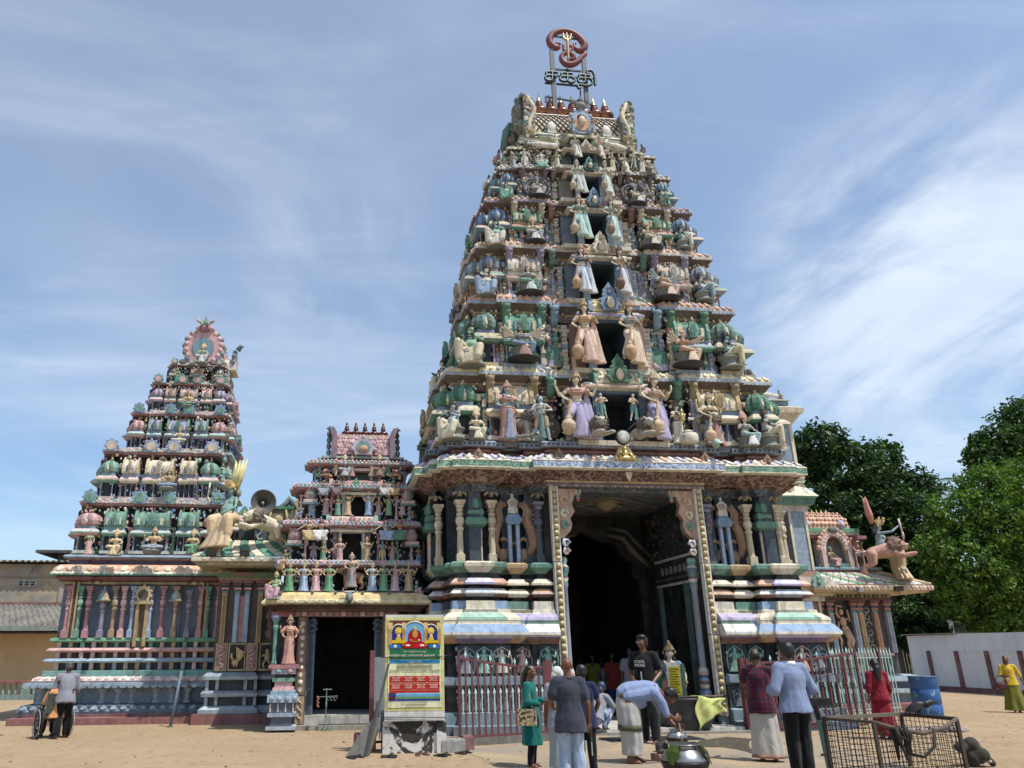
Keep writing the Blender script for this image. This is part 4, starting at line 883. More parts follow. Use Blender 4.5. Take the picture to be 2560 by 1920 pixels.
def g5(m):
 cap(m,(-.1,.0,.5),(-.2,-.32,.7),.13,.11);cap(m,(-.2,-.32,.7),(-.18,-.33,.16),.11,.09);cap(m,(.1,0,.5),(.3,-.24,.5),.14,.11);cap(m,(.3,-.24,.5),(.28,-.33,.16),.11,.1);m.ball((0,.03,.5),(.23,.2,.14))
 skirt(m,[.0,.2,.5],[.27,.2,.12],[.12,.1,.08],0.05,[-.28,-.26,-.2],8,.13,48)
mk('bigbelly',Jb,[('dhoti',gmesh('statue_dhoti',g5),'skirt',None),('seat',gmesh('statue_seat',seat3,.035),'seat',None)],1.5,male=True,belly=1.15,long=.45,crown=crown_s)
J=base_joints();J['knL']=V((-.16,-.02,.5));J['anL']=V((-.24,.03,.085));J['knR']=V((.16,-.02,.5));J['anR']=V((.22,.02,.085));J['elR']=V((.33,.0,1.17));J['wrR']=V((.1,-.17,1.12));J['elL']=V((-.3,-.02,1.18));J['wrL']=V((-.08,-.18,1.22));J['fyL']=-.4;J['fyR']=.4
def g6(m):
 for x in(-1,1):cap(m,(x*.09,.01,.9),(x*.15,-.01,.55),.12,.09)
 m.ball((0,.01,.95),(.18,.14,.13))
def g6b(m):skirt(m,[.04,.3,.7,.95],[.12,.09,.07,.06],[.05,.05,.05,.05],0,-.13,6,.16,36);m.tube([(-.18,.0,1.0),(0,-.15,.98),(.18,0,1.0),(0,.15,1.0),(-.18,0,1.0)],.03,6)
mk('attendant',J,[('dhoti',gmesh('statue_dhoti',g6),'skirt',None),('sash',gmesh('statue_sash',g6b),'sash',None)],1.78,male=True,long=.3,crown=None)
Jd=cpj(Js);Jd['knL']=V((-.3,-.2,.5));Jd['anL']=V((-.14,-.3,.1));Jd['knR']=V((.3,-.2,.5));Jd['anR']=V((.14,-.3,.1));Jd['elL']=V((-.36,-.02,.82));Jd['wrL']=V((-.56,-.04,.66));Jd['elR']=V((.36,-.02,.84));Jd['wrR']=V((.5,-.05,.95))
def g7(m):
 for x in(-1,1):cap(m,(x*.1,.0,.5),(x*.3,-.2,.5),.13,.12);cap(m,(x*.3,-.2,.5),(x*.16,-.28,.15),.12,.1)
 m.ball((0,.02,.52),(.22,.18,.14));skirt(m,[.0,.2,.48],[.37,.34,.26],[.15,.13,.1],0,[-.2,-.2,-.14],9,.1,48)
mk('dancer',Jd,[('skirt',gmesh('statue_lap',g7),'skirt',None),('blouse',gmesh('statue_blouse',blouse(Jd,.96,.3)),'blouse',None)],1.42,long=.4,crown=None)
def eleph(key,J,garments,hgt,big=1):
 m=MB();body_into(m,J,1,True,1.0*big,0,'plain',n=8);h=J['head']
 m.ball(tuple(h+V((0,0,.05))),(.13,.12,.13));
 for x in(-1,1):m.ball(tuple(h+V((x*.18,.03,.02))),(.1,.03,.13));cap(m,h+V((x*.06,-.12,-.06)),h+V((x*.1,-.2,-.08)),.018,.01)
 chain(m,[h+V(p)for p in((0,-.08,.0),(0,-.17,-.1),(.01,-.2,-.24),(.05,-.19,-.36),(.11,-.18,-.38),(.13,-.19,-.33))],[.07,.055,.045,.036,.03,.022])
 for x in(-1,1):chain(m,[V(J['shL' if x<0 else 'shR'])+V((0,.03,-.03)),V((x*.36,.0,J['chest'].z-.05)),V((x*.4,-.1,J['chest'].z+.2))],[.05,.04,.03])
 proto(key,[('body',remesh(m,'statue_body','statue',VX,1),'skin',None)]+garments+[('crown',crown_t,'crown',M.Translation(h+V((0,0,.14))))],hgt)
J=base_joints();J['elL']=V((-.3,.0,1.15));J['wrL']=V((-.24,-.2,1.1));J['elR']=V((.3,0,1.15));J['wrR']=V((.24,-.2,1.05))
eleph('elephant',J,[('dhoti',gmesh('statue_dhoti',g6),'skirt',None),('sash',gmesh('statue_sash',g6b),'sash',None)],2.1)
eleph('elephant_seated',cpj(Js),[('skirt',gmesh('statue_lap',g7),'skirt',None)],1.68)
J=base_joints();m=MB();body_into(m,J,1,False,0,None,'plain',n=8,bust=1);skirt(m,[.12,.5,.9,1.02],[.16,.15,.17,.14],[.12,.12,.13,.12],folds=8,amp=.06)
me=remesh(m,'statue_body','statue',VX,1);Rr=M.Translation((.8,0,.17))@M.Rotation(radians(-90),4,'Y')@M.Rotation(radians(8),4,'Y');me.transform(Rr)
hr=hairm('statue_hair',J['head'],.2);hr.transform(Rr);proto('reclining',[('body',me,'skin',None),('hair',hr,'hair',None)],.42)
def lion_blob(m,pose):
 if pose=='lying':
  m.ball((0,.35,.28),(.2,.5,.22));m.ball((0,-.05,.32),(.2,.22,.25));h=V((0,-.28,.56))
  for x in(-1,1):cap(m,(x*.15,-.1,.14),(x*.17,-.62,.08),.09,.075);m.ball((x*.17,-.66,.07),(.08,.09,.06));m.ball((x*.2,.6,.2),(.12,.22,.18));cap(m,(x*.24,.6,.08),(x*.24,.3,.07),.07,.06)
 elif pose=='standing':
  cap(m,(0,-.2,.75),(0,.5,.72),.22,.19);h=V((0,-.46,1.02));cap(m,(0,-.2,.8),(0,-.4,.98),.2,.15)
  for x in(-1,1):
   chain(m,[V((x*.13,-.25,.7)),V((x*.14,-.27,.35)),V((x*.14,-.25,.08))],[.11,.07,.055]);m.ball((x*.14,-.3,.05),(.07,.1,.05))
   chain(m,[V((x*.12,.5,.7)),V((x*.14,.4,.42)),V((x*.14,.58,.28)),V((x*.14,.52,.07))],[.14,.09,.055,.05]);m.ball((x*.14,.47,.05),(.065,.1,.05))
  chain(m,[V((0,.66,.75)),V((.1,.9,.6)),V((.25,.98,.75)),V((.3,1.0,.95))],[.035,.03,.025,.04])
 else:
  cap(m,(0,-.25,.72),(0,.28,.6),.23,.2);h=V((0,-.5,.86));cap(m,(0,-.25,.74),(0,-.44,.82),.2,.16)
  for x in(-1,1):
   chain(m,[V((x*.14,-.3,.62)),V((x*.17,-.58,.5)),V((x*.17,-.8,.56))],[.1,.07,.055]);m.ball((x*.17,-.87,.56),(.07,.09,.055))
   chain(m,[V((x*.13,.3,.56)),V((x*.17,.3,.3)),V((x*.15,.56,.2)),V((x*.15,.62,.03))],[.15,.1,.06,.05]);m.ball((x*.15,.58,.02),(.065,.1,.05))
  chain(m,[V((0,.45,.62)),V((.05,.72,.72)),V((.0,.86,.95)),V((.0,.8,1.1))],[.04,.03,.025,.045])
 m.ball(tuple(h),(.17,.17,.18));m.ball(tuple(h+V((0,-.15,-.04))),(.11,.13,.09));m.ball(tuple(h+V((0,-.16,-.14))),(.08,.09,.045));m.ball(tuple(h+V((0,-.27,.0))),(.045,.03,.035))
 for x in(-1,1):m.ball(tuple(h+V((x*.13,.02,.16))),(.045,.03,.05));m.ball(tuple(h+V((x*.08,-.13,.06))),(.045,.04,.03))
 return h
def mane_blob(m,h):
 rd=random.Random(3);m.ball(tuple(h+V((0,.12,-.02))),(.26,.2,.28))
 for i in range(70):
  a=rd.uniform(0,2*pi);r_=rd.uniform(.15,.27);y=rd.uniform(-.06,.3);p=h+V((cos(a)*r_,y,sin(a)*r_*1.05-.03));cap(m,p,p+V((cos(a)*.04,.09,sin(a)*.03-.05)),.04,.015,6)
def lionface(h):
 m=MB()
 for x in(-1,1):m.ball(tuple(h+V((x*.075,-.165,.05))),(.026,.016,.018),'white',8,5);m.ball(tuple(h+V((x*.075,-.18,.05))),(.012,.008,.012),'black',6,4)
 m.ball(tuple(h+V((0,-.30,.0))),(.04,.02,.025),'1a1212',8,5);m.ball(tuple(h+V((0,-.245,-.105))),(.055,.04,.022),'7a2424',8,5);m.ball(tuple(h+V((0,-.27,-.09))),(.045,.02,.012),'white',8,5)
 return m.mesh('statue_face',MT['clean'])
for ps,hg in(('lying',.8),('standing',1.25),('leaping',1.0)):
 m=MB();h=lion_blob(m,ps);m2=MB();mane_blob(m2,h)
 proto('lion_'+ps,[('body',remesh(m,'lion_body','statue',.03,1),'skin',None),('mane',remesh(m2,'lion_mane','statue',.03,0),'hair',None),('painted_face',lionface(h),None,None)],hg)
DEFC=dict(skin='d3bd9a',skirt='cfc3a6',blouse='8298ac',sash='d8cdb4',crown='c9a868',hair='2a231f',seat='7a8078')
def put_statue(kind,loc,hgt,label,yaw=0,cat='statue',group=None,nm='statue',lean=0,world=False,scale=None,**cc):
 parts,h0=PROTO[kind];s=scale or hgt/h0
 root=thing(nm,label,cat,loc,yaw,group,world=world,scale=s)
 if lean:root.matrix_world=root.matrix_world@M.Rotation(lean,4,'Y')
 for pn,me,key,mx_ in parts:
  o=obj(pn,me,root)
  if mx_ is not None:o.matrix_local=mx_
  if key:
   c_=cc.get(key,DEFC.get(key,'cream'));o.color=(*col(c_),1)
 return root
 # ==== the left tower (square plan, five storeys)
LT=thing('left_tower','pastel pink and teal tower tapering in domed storeys to a horseshoe arch','temple tower',(-12.2,4.3,0))
def LP(mb,name,mat='clean',parent=None,lab=None):
 o=mb.build(name,mat,parent or LT);o.location=(12.2,-4.3,0)if parent is None else(0,0,0)
 if lab:o['label']=lab
 return o
def sq(uc,hw,vf,vb,st=.1,bays=None):
 a,b=hw*.34,hw*.5
 f=bays or[(-hw,-hw*.72,st),(-hw*.72,-b,0),(-b,b,st),(b,hw*.72,0),(hw*.72,hw,st)]
 return[(x+uc,y)for x,y in stepped(hw,vf,vb,f,[(-.9,-.6,st),(-.35,.35,st),(.6,.9,st)])]
sweep(mb:=MB(),[(-15.0,3.45),(-9.6,3.45),(-9.6,9.4),(-15.0,9.4)],[(0,0),(0,.16),(-.25,.17),(-.25,.24)],['8a3c36','8a3c36','7a322e']);LP(mb,'plinth_step','paint')
PL=sq(-12.2,2.42,4.1,9.0,.08)
c7=['5f7484','708898','5f7484','48586a','45566a','5f7484','8097a5','8fa6b2','6f8696']
sweep(mb:=MB(),PL,[(.28,.22),(.30,.30),(.2,.34),(.22,.42),(.05,.46),(.0,.47),(.0,.82),(.1,.85),(.24,.9),(.22,.96),(.08,.99)],c7+['708898']);LP(mb,'plinth_moulding','clean')
mb=MB();scallop(mb,PL,.25,.91,.2,.07,['8aa0ad','7a919f'],.03);petals(mb,PL,.30,.30,.21,.42,.25,['7d94a2','6d8492']);LP(mb,'scallop_trim')
mb=MB()
for i,u in enumerate((-14.5,-14.15,-12.95,-12.55,-12.2,-11.6,-11.2,-10.8,-10.0)):
 mb.lathe((u,4.06,.46),[(.12,0),(.13,.04),(.08,.07),(.06,.12),(.10,.17),(.07,.22),(.09,.27),(.13,.32),(.14,.38)],8,'7d94a2')
LP(mb,'baluster')
PM=sq(-12.2,2.16,4.30,8.9,.07)
def vbars(mb,z0,z1,cc,y=4.19):
 for i in range(15):
  u=-14.25+i*(4.1/14);mb.box((u-.05,y,z0),(u+.05,y+.1,z1),cc[i%len(cc)])
 for i in range(14):mb.box((-10.08,4.4+i*.32,z0),(-9.98,4.48+i*.32,z1),cc[i%len(cc)])
sweep(mb:=MB(),PM,[(.34,.98),(.36,1.02),(.2,1.10),(.16,1.11),(.17,1.25),(.0,1.27),(-.04,1.28),(-.04,1.44),(.12,1.46),(.2,1.5),(.12,1.56),(-.04,1.57),(-.04,1.7),(.1,1.72),(.16,1.76),(.1,1.82),(-.04,1.83),(-.04,1.95),(.06,1.96),(.12,2.0),(.10,2.07),(-.1,2.08)],['d3a5a2','d8bfb8','bone','5fa398','mint','2a3440','2f3b48','7fa3b8','9fc0d0','7fa3b8','5a4038','5a4038','c98f88','d8a59c','c98f88','2f5a48','2f5a48','4f9a70','5fa87c','4f9a70','bone']);LP(mb,'base_moulding')
mb=MB();petals(mb,PM,.36,1.02,.2,1.10,.22,['d8aaa6','e3d3c6']);vbars(mb,1.27,1.46,['d0a39a','ochre','8a9aa8']);vbars(mb,1.56,1.72,['d0a39a','ochre','d0a39a']);vbars(mb,1.82,1.97,['d0a39a','ochre','6f9a86']);LP(mb,'post_band')
sweep(mb:=MB(),PM,[(-.12,2.0),(-.12,3.5)],['62778c']);LP(mb,'wall')
pilc={}
for key,cc in dict(p=('b0606c','c98088','a0525c'),g=('4f9478','6fae92','4a8a6e'),v=('7d7590','938aa3','6a6280'),o=('a07a4c','b8925f','8a6840'),k=('c98f8a','d8a8a0','b87a74'),b=('7d9cba','9ab5cd','6d8cab')).items():pilc[key]=pilaster_mesh('column',1.42,.064,cc)
for u,kx in zip((-14.15,-13.85,-13.63,-13.25,-12.95,-12.72,-12.47,-12.02,-11.69,-11.35,-11.0,-10.69,-10.5,-10.22),'pgpvokbbpovpgp'):
 o=obj('column',pilc[kx],LT,(u+12.2,4.17-4.3,2.07));o.scale=(1,1,.92 if kx=='v' else 1)
for i,v in enumerate((4.7,5.1,5.5,6.2,6.9,7.6,8.3)):obj('column',pilc['pgokbvp'[i]],LT,(2.22,v-4.3,2.07))
mb=MB()
for u in(-13.25,-11.35):
 mb.lathe((u,4.14,3.0),[(.17,0),(.2,.03),(.14,.07),(.15,.12),(.12,.2),(.06,.27),(.03,.3),(.04,.33),(.0,.42)],10,'7d9aa0',True,lambda k,i:('b39a68','b39a68','teal','9fb0a8')[i%4]if k<5 else 'ochre')
LP(mb,'column_dome')
mb=MB()
for u in(-14.0,-10.6):
 for d in(-.06,.06):mb.box((u+d-.02,4.1,2.07),(u+d+.02,4.2,3.5),'ochre')
 mb.box((u-.04,4.12,2.07),(u+.04,4.21,3.5),'3a2a24')
LP(mb,'gilt_strip')
mb=MB();mb.box((-12.36,4.05,1.85),(-12.28,4.3,2.95),'ochre');mb.box((-12.12,4.05,1.85),(-12.04,4.3,2.95),'ochre');mb.box((-12.28,4.16,1.85),(-12.12,4.32,2.95),'6a5434');mb.box((-12.44,4.0,2.93),(-11.96,4.3,3.0),'b89a5c')
horseshoe(mb,-12.2,4.02,2.98,.40,.42,'c0a368','4a4030',.1,9);LP(mb,'niche')
mb=MB();sweep(mb,PM,[(.0,3.44),(.02,3.46),(.02,3.52),(.10,3.55),(.2,3.64),(.16,3.67),(.28,3.69),(.3,3.72),(.28,3.75),(.26,3.77),(.24,3.86),(.12,3.96),(-.06,4.0),(-.06,4.11),(.02,4.13),(.1,4.18),(.06,4.24),(-.3,4.25)],['7d5a34','a58a4c','6a3038','7a3a42','5f2a30','5fa08c','6fb09c','d8cdb8','e0d4bc','d0a274','d3a070','9a5a34','5a4a68','c08078','6d86a0','7d94ab','bone']);LP(mb,'eave_moulding')
mb=MB();scallop(mb,PM,.29,3.72,.12,.04,['6fb09c','5fa08c'],.02);petals(mb,PM,.265,3.76,.14,3.95,.3,['e3d0b0','d6a87a']);LP(mb,'petal_eave')
mb=MB()
for i in range(20):mb.box((-14.2+i*.215,4.24,3.46),(-14.2+i*.215+.1,4.29,3.53),'d0b878')
LP(mb,'dentil_band')
LPAL=['pink','pink','rose','mint','teal','bone','cream','bluegrey','lav','green','d8b0a8','blue','gold']
LZ=[4.25,5.82,7.42,8.72,9.80,10.5];LC=[-12.24,-12.28,-11.98,-11.83,-11.71,-11.62];LH=[2.0,1.64,1.38,1.10,.80,.62];LF=[4.45,4.85,5.3,5.6,5.85,6.0]
LS=[('b9c3bb','c98f8a','6f9fb0','5f9a80'),('c9a9a0','6fa890','8a9ac0','c9b48c'),('a9c0b8','c9908a','6a8fb8','4f9478'),('c9b8a8','a99ab8','5f9a8a','c98f8a'),('b9b0a8','8a9aa8','6f9a88','c9a08a')]
for k in range(5):
 z0,z1=LZ[k],LZ[k+1];h=z1-z0;uc,hw,vf=LC[k],LH[k],LF[k];vb=2*6.7-vf;uc2=LC[k]
 lk=kuta_mesh('corner_shrine',1,LS[k]);ls=sala_mesh('barrel_shrine',1.3,(LS[k][0],('5f9a80','d8cba6','8a86b0','d0a89a','d8cba6')[k],LS[k][2],LS[k][3]))
 pl=sq(uc2,hw,vf,vb,.06)
 mb=MB();sweep(mb,pl,[(.0,z0-.1),(.04,z0+.03),(-.04,z0+.06),(-.22,z0+.07),(-.22,z0+.82*h),(-.1,z0+.84*h),(.02,z0+.88*h),(.05,z0+.93*h),(.05,z0+.96*h),(-.1,z0+1.0*h),(-.25,z0+1.02*h)],['7d94ab','4f9478','bone','3a2c34','2a2028' if k%2 else '1f2730','6a4048','a06a6a',('d0a8a0','b9c9c6','c9b0a8','a9b8b8','c9b0a8')[k],('9fc0b8','d6b0a8','9ab0c6','d3c4a6','9ab0c6')[k],'bone'])
 ti_o=mb.build('tier','clean',LT);ti_o.location=(12.2,-4.3,0)
 mb=MB();scallop(mb,pl,.05,z0+.945*h,.1,.035,['d6b3aa','8fb8b0'],.02);petals(mb,pl,.05,z0+.965*h,-.1,z0+1.0*h,.2,['c9a29a','8aa8b8','d3c4a6']);mb.build('scallop_trim','clean',ti_o)
 sh=.86*h;fr=.02
 us=[(uc2-hw*.87,lk,.28),(uc2+hw*.87,lk,.28),(uc2,ls,.32)]+([(uc2-hw*.5,ls,.2),(uc2+hw*.5,ls,.2)]if k<4 else[])
 for u,me,wd in us:
  o=obj(me.name.split('.')[0],me,ti_o,(u,vf-.02,z0+.03));o.scale=((hw*wd*2.0,sh*.75,sh)if me is lk else(hw*wd*(1.3 if wd==.32 else 1.2),sh*.65,sh*.98))
 for q,me in((.16,lk),(.5,ls),(.84,lk)):
  o=obj(me.name.split('.')[0],me,ti_o,(uc2+hw+.02,vf+q*(vb-vf),z0+.03));o.rotation_euler.z=pi/2;o.scale=(sh*1.0,sh*.75,sh)
  if q!=.84:o=obj(me.name.split('.')[0],me,ti_o,(uc2-hw-.02,vf+q*(vb-vf),z0+.03));o.rotation_euler.z=-pi/2;o.scale=(sh*1.0,sh*.75,sh)
 for j,q in enumerate((-.98,-.66,-.6,-.3,-.22,.22,.3,.6,.66,.98)):
  o=obj('post',pilc['pgvkb'[(j+k)%5]],ti_o,(uc2+hw*q,vf-.03,z0+.06));o.scale=(.75*h/1.4,.75*h/1.4,.34*h)
 for j in range(6):
  o=obj('post',pilc['gpokb'[(j+k)%5]],ti_o,(uc2+hw+.02,vf+.3+j*(vb-vf-.6)/5,z0+.06));o.scale=(.75*h/1.4,.75*h/1.4,.34*h)
 mb=MB()
 clutter(mb,230,lambda r:(uc2+hw*r.uniform(-1,1),vf-r.uniform(.06,.16),z0+h*r.uniform(.05,.85)),LPAL,.03*h/1.3+.006,k+7);clutter(mb,190,lambda r:(uc2+hw+r.uniform(.05,.16),r.uniform(vf,vb),z0+h*r.uniform(.05,.85)),LPAL,.04*h/1.3+.008,k+17);mb.build('stucco_ornament','clean',ti_o);mb=MB()
 for q in(-.88,-.2,.2,.88):horseshoe(mb,uc2+hw*q,vf-.22,z0+.90*h,.2*h+.05,.22*h+.04,LS[k][2],LS[k][3],.08,7)
 mb.build('eave_crest','clean',ti_o)
mb=MB();z0=10.5;uc=-11.62
sweep(mb,sq(uc,.58,6.1,7.3,.05),[(0,z0),(0,z0+.12),(.12,z0+.16),(.12,z0+.2),(-.05,z0+.28)],['3a4450','c9b8a8','5f9a80','d8cba6']);LP(mb,'roof_neck')
mb=MB();arc=[(uc+.56*cos(t)*(1.06 if sin(t)<.8 else 1),z0+.28+.75*sin(t))for t in[pi*i/14 for i in range(15)]]
mb.loft([[(x,y,z)for x,z in reversed(arc)]for y in(6.05,7.35)],'c9a08a',cap=True)
for i in range(7):
 for j in range(4):t=pi*(.12+.13*i);mb.ball((uc+.56*cos(t),6.2+j*.3,z0+.28+.75*sin(t)),(.07,.1,.06),'d8b8a0' if(i+j)%2 else '8aa0a8',6,4)
LP(mb,'barrel_roof')
mb=MB();horseshoe(mb,uc+.02,5.86,z0+.08,1.06,1.12,'c98f8f','5f8a9a',.16,15)
for i in range(13):t=radians(50+260*i/12);mb.ball((uc+.02+sin(t)*.62,5.92,z0+.64-cos(t)*.64),(.08,.07,.1),['5f7a9a','6a9a80','8a7a60'][i%3],7,5)
mb.lathe((uc+.1,5.82,z0+.62),[(.26,0),(.3,.03),(.1,.05),(.0,.06)],16,'d0a878',True,m=None)if 0 else None
mb.ball((uc+.02,5.86,z0+1.3),(.2,.13,.17),'a0606a');mb.ball((uc+.02,5.84,z0+1.45),(.17,.12,.1),'5f9a80')
for x in(-1,1):
 mb.ball((uc+.02+x*.1,5.73,z0+1.4),.05,'d8d3c6',8,6);mb.ball((uc+.02+x*.1,5.685,z0+1.4),.022,'black',6,4);mb.tube([(uc+.02+x*.14,5.85,z0+1.48),(uc+.02+x*.26,5.84,z0+1.55),(uc+.02+x*.22,5.84,z0+1.68)],[.05,.045,.01],6,'c9a08a');mb.ball((uc+.02+x*.2,5.83,z0+1.27),(.09,.08,.09),'c08088')
mb.lathe((uc+.02,5.9,z0+1.5),[(.1,0),(.06,.06),(.07,.09),(.02,.13),(.03,.17),(.0,.26)],8,'5f8a80');LP(mb,'crowning_arch')
mb=MB();R_=M.Translation((uc+.62,6.7,0))@M.Rotation(pi/2,4,'Z');m2=MB();horseshoe(m2,0,0,z0+.1,.8,.8,'8a9a9a','c98f8f',.14,11);mb.add(m2.v,m2.f,m2.c,m=R_)
mb.box((uc+.5,6.3,z0+.02),(uc+1.05,7.1,z0+.1),'d8cba6');arc2=[(6.7+.36*cos(t),z0+.1+.4*sin(t))for t in[pi*i/10 for i in range(11)]]
mb.loft([[(x,y,z)for y,z in arc2]for x in(uc+.4,uc+1.02)],'c9b8b0');m2=MB();horseshoe(m2,0,0,z0+.06,.74,.72,'6f8a90','c9a08a',.12,9);mb.add(m2.v,m2.f,m2.c,m=M.Translation((uc+1.0,6.7,0))@M.Rotation(pi/2,4,'Z'))
mb.tube([(uc+1.05,6.4,z0+.75),(uc+1.16,6.35,z0+.9),(uc+1.26,6.3,z0+.86)],[.09,.07,.02],6,'5f7a8a')
for i in range(4):mb.lathe((uc+.5+i*.13,6.7,z0+.5),[(.04,0),(.05,.03),(.0,.12)],6,'d3c08a')
LP(mb,'side_arch')
# ==== the small gate shrine with five finials
GS=thing('gate_shrine','small gate shrine with a yellow eave above a dark doorway and five finials','shrine',(-6.75,1.5,0))
def GP(mb,name,mat='clean',parent=None):
 o=mb.build(name,mat,parent or GS);o.location=(6.75,-1.5,0);return o
mb=MB();mb.box((-8.4,1.15,0),(-4.9,3.6,.1),'8f8878');mb.box((-7.8,1.45,.1),(-5.7,3.4,.3),'b5ada0');mb.box((-7.35,1.3,.1),(-6.2,1.44,.115),'3a3a3a')
for i in range(3):mb.box((-7.8+.7*i,1.445,.1),(-7.79+.7*i,1.452,.3),'6f6a60')
GP(mb,'doorstep','paint')
for s,u in((-1,-7.80),(1,-5.77)):
 mb=MB();mb.box((u-.12,1.4,.1),(u+.12,1.7,2.5),'6a4a34');mb.box((u-.085,1.385,.75),(u+.085,1.4,2.48),'8a6040');mb.box((u-.1,1.38,.12),(u+.1,1.4,.72),'a8854f')
 for i in range(10):
  z=.86+i*.165
  if i%2:mb.lathe((0,0,0),[(.06,0),(.05,.02),(.0,.025)],12,'d8cba6',m=M.Translation((u,1.385,z))@M.Rotation(pi/2,4,'X'))
  else:mb.plate([(u-.05,z),(u,z-.07),(u+.05,z),(u,z+.07)],1.37,1.386,'d8cba6')
 for q in range(3):mb.tube([(u+.05*sin(t*1.2),1.37,.18+q*.17+t*.03)for t in range(6)],.014,5,'d8c08a')
 x0,x1=sorted((u-s*.12,u-s*.3));mb.box((x0,1.55,.3),(x1,1.75,2.45),'4f6a80');mb.box((x0+.05,1.53,.3),(x1-.05,1.56,2.4),'2f4458')
 for q in range(2):mb.tube([(u-s*(.2+.14*sin(t*.9)),1.5,2.45-q*.14-t*.04)for t in range(6)],[.05,.05,.045,.04,.03,.015],6,'46586a')
 GP(mb,'door_jamb')
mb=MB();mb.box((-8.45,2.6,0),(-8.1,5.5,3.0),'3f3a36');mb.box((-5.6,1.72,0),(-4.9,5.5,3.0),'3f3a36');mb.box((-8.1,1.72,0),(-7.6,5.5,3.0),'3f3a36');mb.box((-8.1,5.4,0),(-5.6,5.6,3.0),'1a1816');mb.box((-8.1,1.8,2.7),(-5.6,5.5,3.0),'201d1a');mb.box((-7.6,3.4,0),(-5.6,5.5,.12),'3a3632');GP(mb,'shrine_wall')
mb=MB();mb.box((-7.98,1.36,2.5),(-5.5,1.7,2.62),'7a6a5a')
for i in range(16):mb.box((-7.98+i*.155,1.34,2.51),(-7.98+i*.155+.1,1.36,2.61),['b0606a','d0a08a','a84a50'][i%3])
GP(mb,'lintel')
YP_=stepped(1.66,1.3,3.0,[(-1.66,-1.38,-.02),(-1.38,1.2,.08),(1.2,1.66,-.02)]);YP_=[(x-6.72,y)for x,y in YP_]
mb=MB();sweep(mb,YP_,[(.04,2.62),(.08,2.66),(.2,2.74),(.3,2.76),(.32,2.8),(.32,2.86),(.28,2.88),(.22,2.98),(.08,3.05),(-.2,3.06)],['5a3a2c','4a2e24','3a241c','b09a5c','d8c88a','d3c080','cdaa4f','d8b450','d3c98a']);GP(mb,'yellow_eave')
mb=MB();pl2=oplan(YP_,.325)
for i in range(13):mb.ball((-8.2+i*.235,.885,2.83),(.035,.02,.03),'e3d8a8',8,5)
for u in(-7.6,-7.05,-6.4,-5.75):mb.ball((u,1.02,3.04),.04,'3f7a6a',8,6)
GP(mb,'stud_band')
mb=MB();mb.ball((-6.72,.92,2.92),(.09,.1,.13),'5f6f74');mb.tube([(-6.72,.85,2.98),(-6.72,.78,2.82)],[.07,.05],7,'6a7a7d')
for x in(-1,1):mb.tube([(-6.72+x*.06,.9,3.02),(-6.72+x*.16,.88,3.06),(-6.72+x*.15,.87,3.14)],[.025,.02,.006],5,'8a8f8a')
mb.box((-6.98,.8,2.76),(-6.44,.86,2.79),'4a3a2a');GP(mb,'bull_mask')
MZ=[3.06,3.80,4.92,5.94,6.64];MH=[1.64,1.62,1.50,1.26,1.0];MC=[-6.72,-6.68,-6.6,-6.49,-6.42];MV=[1.66,1.92,2.2,2.42,2.5]
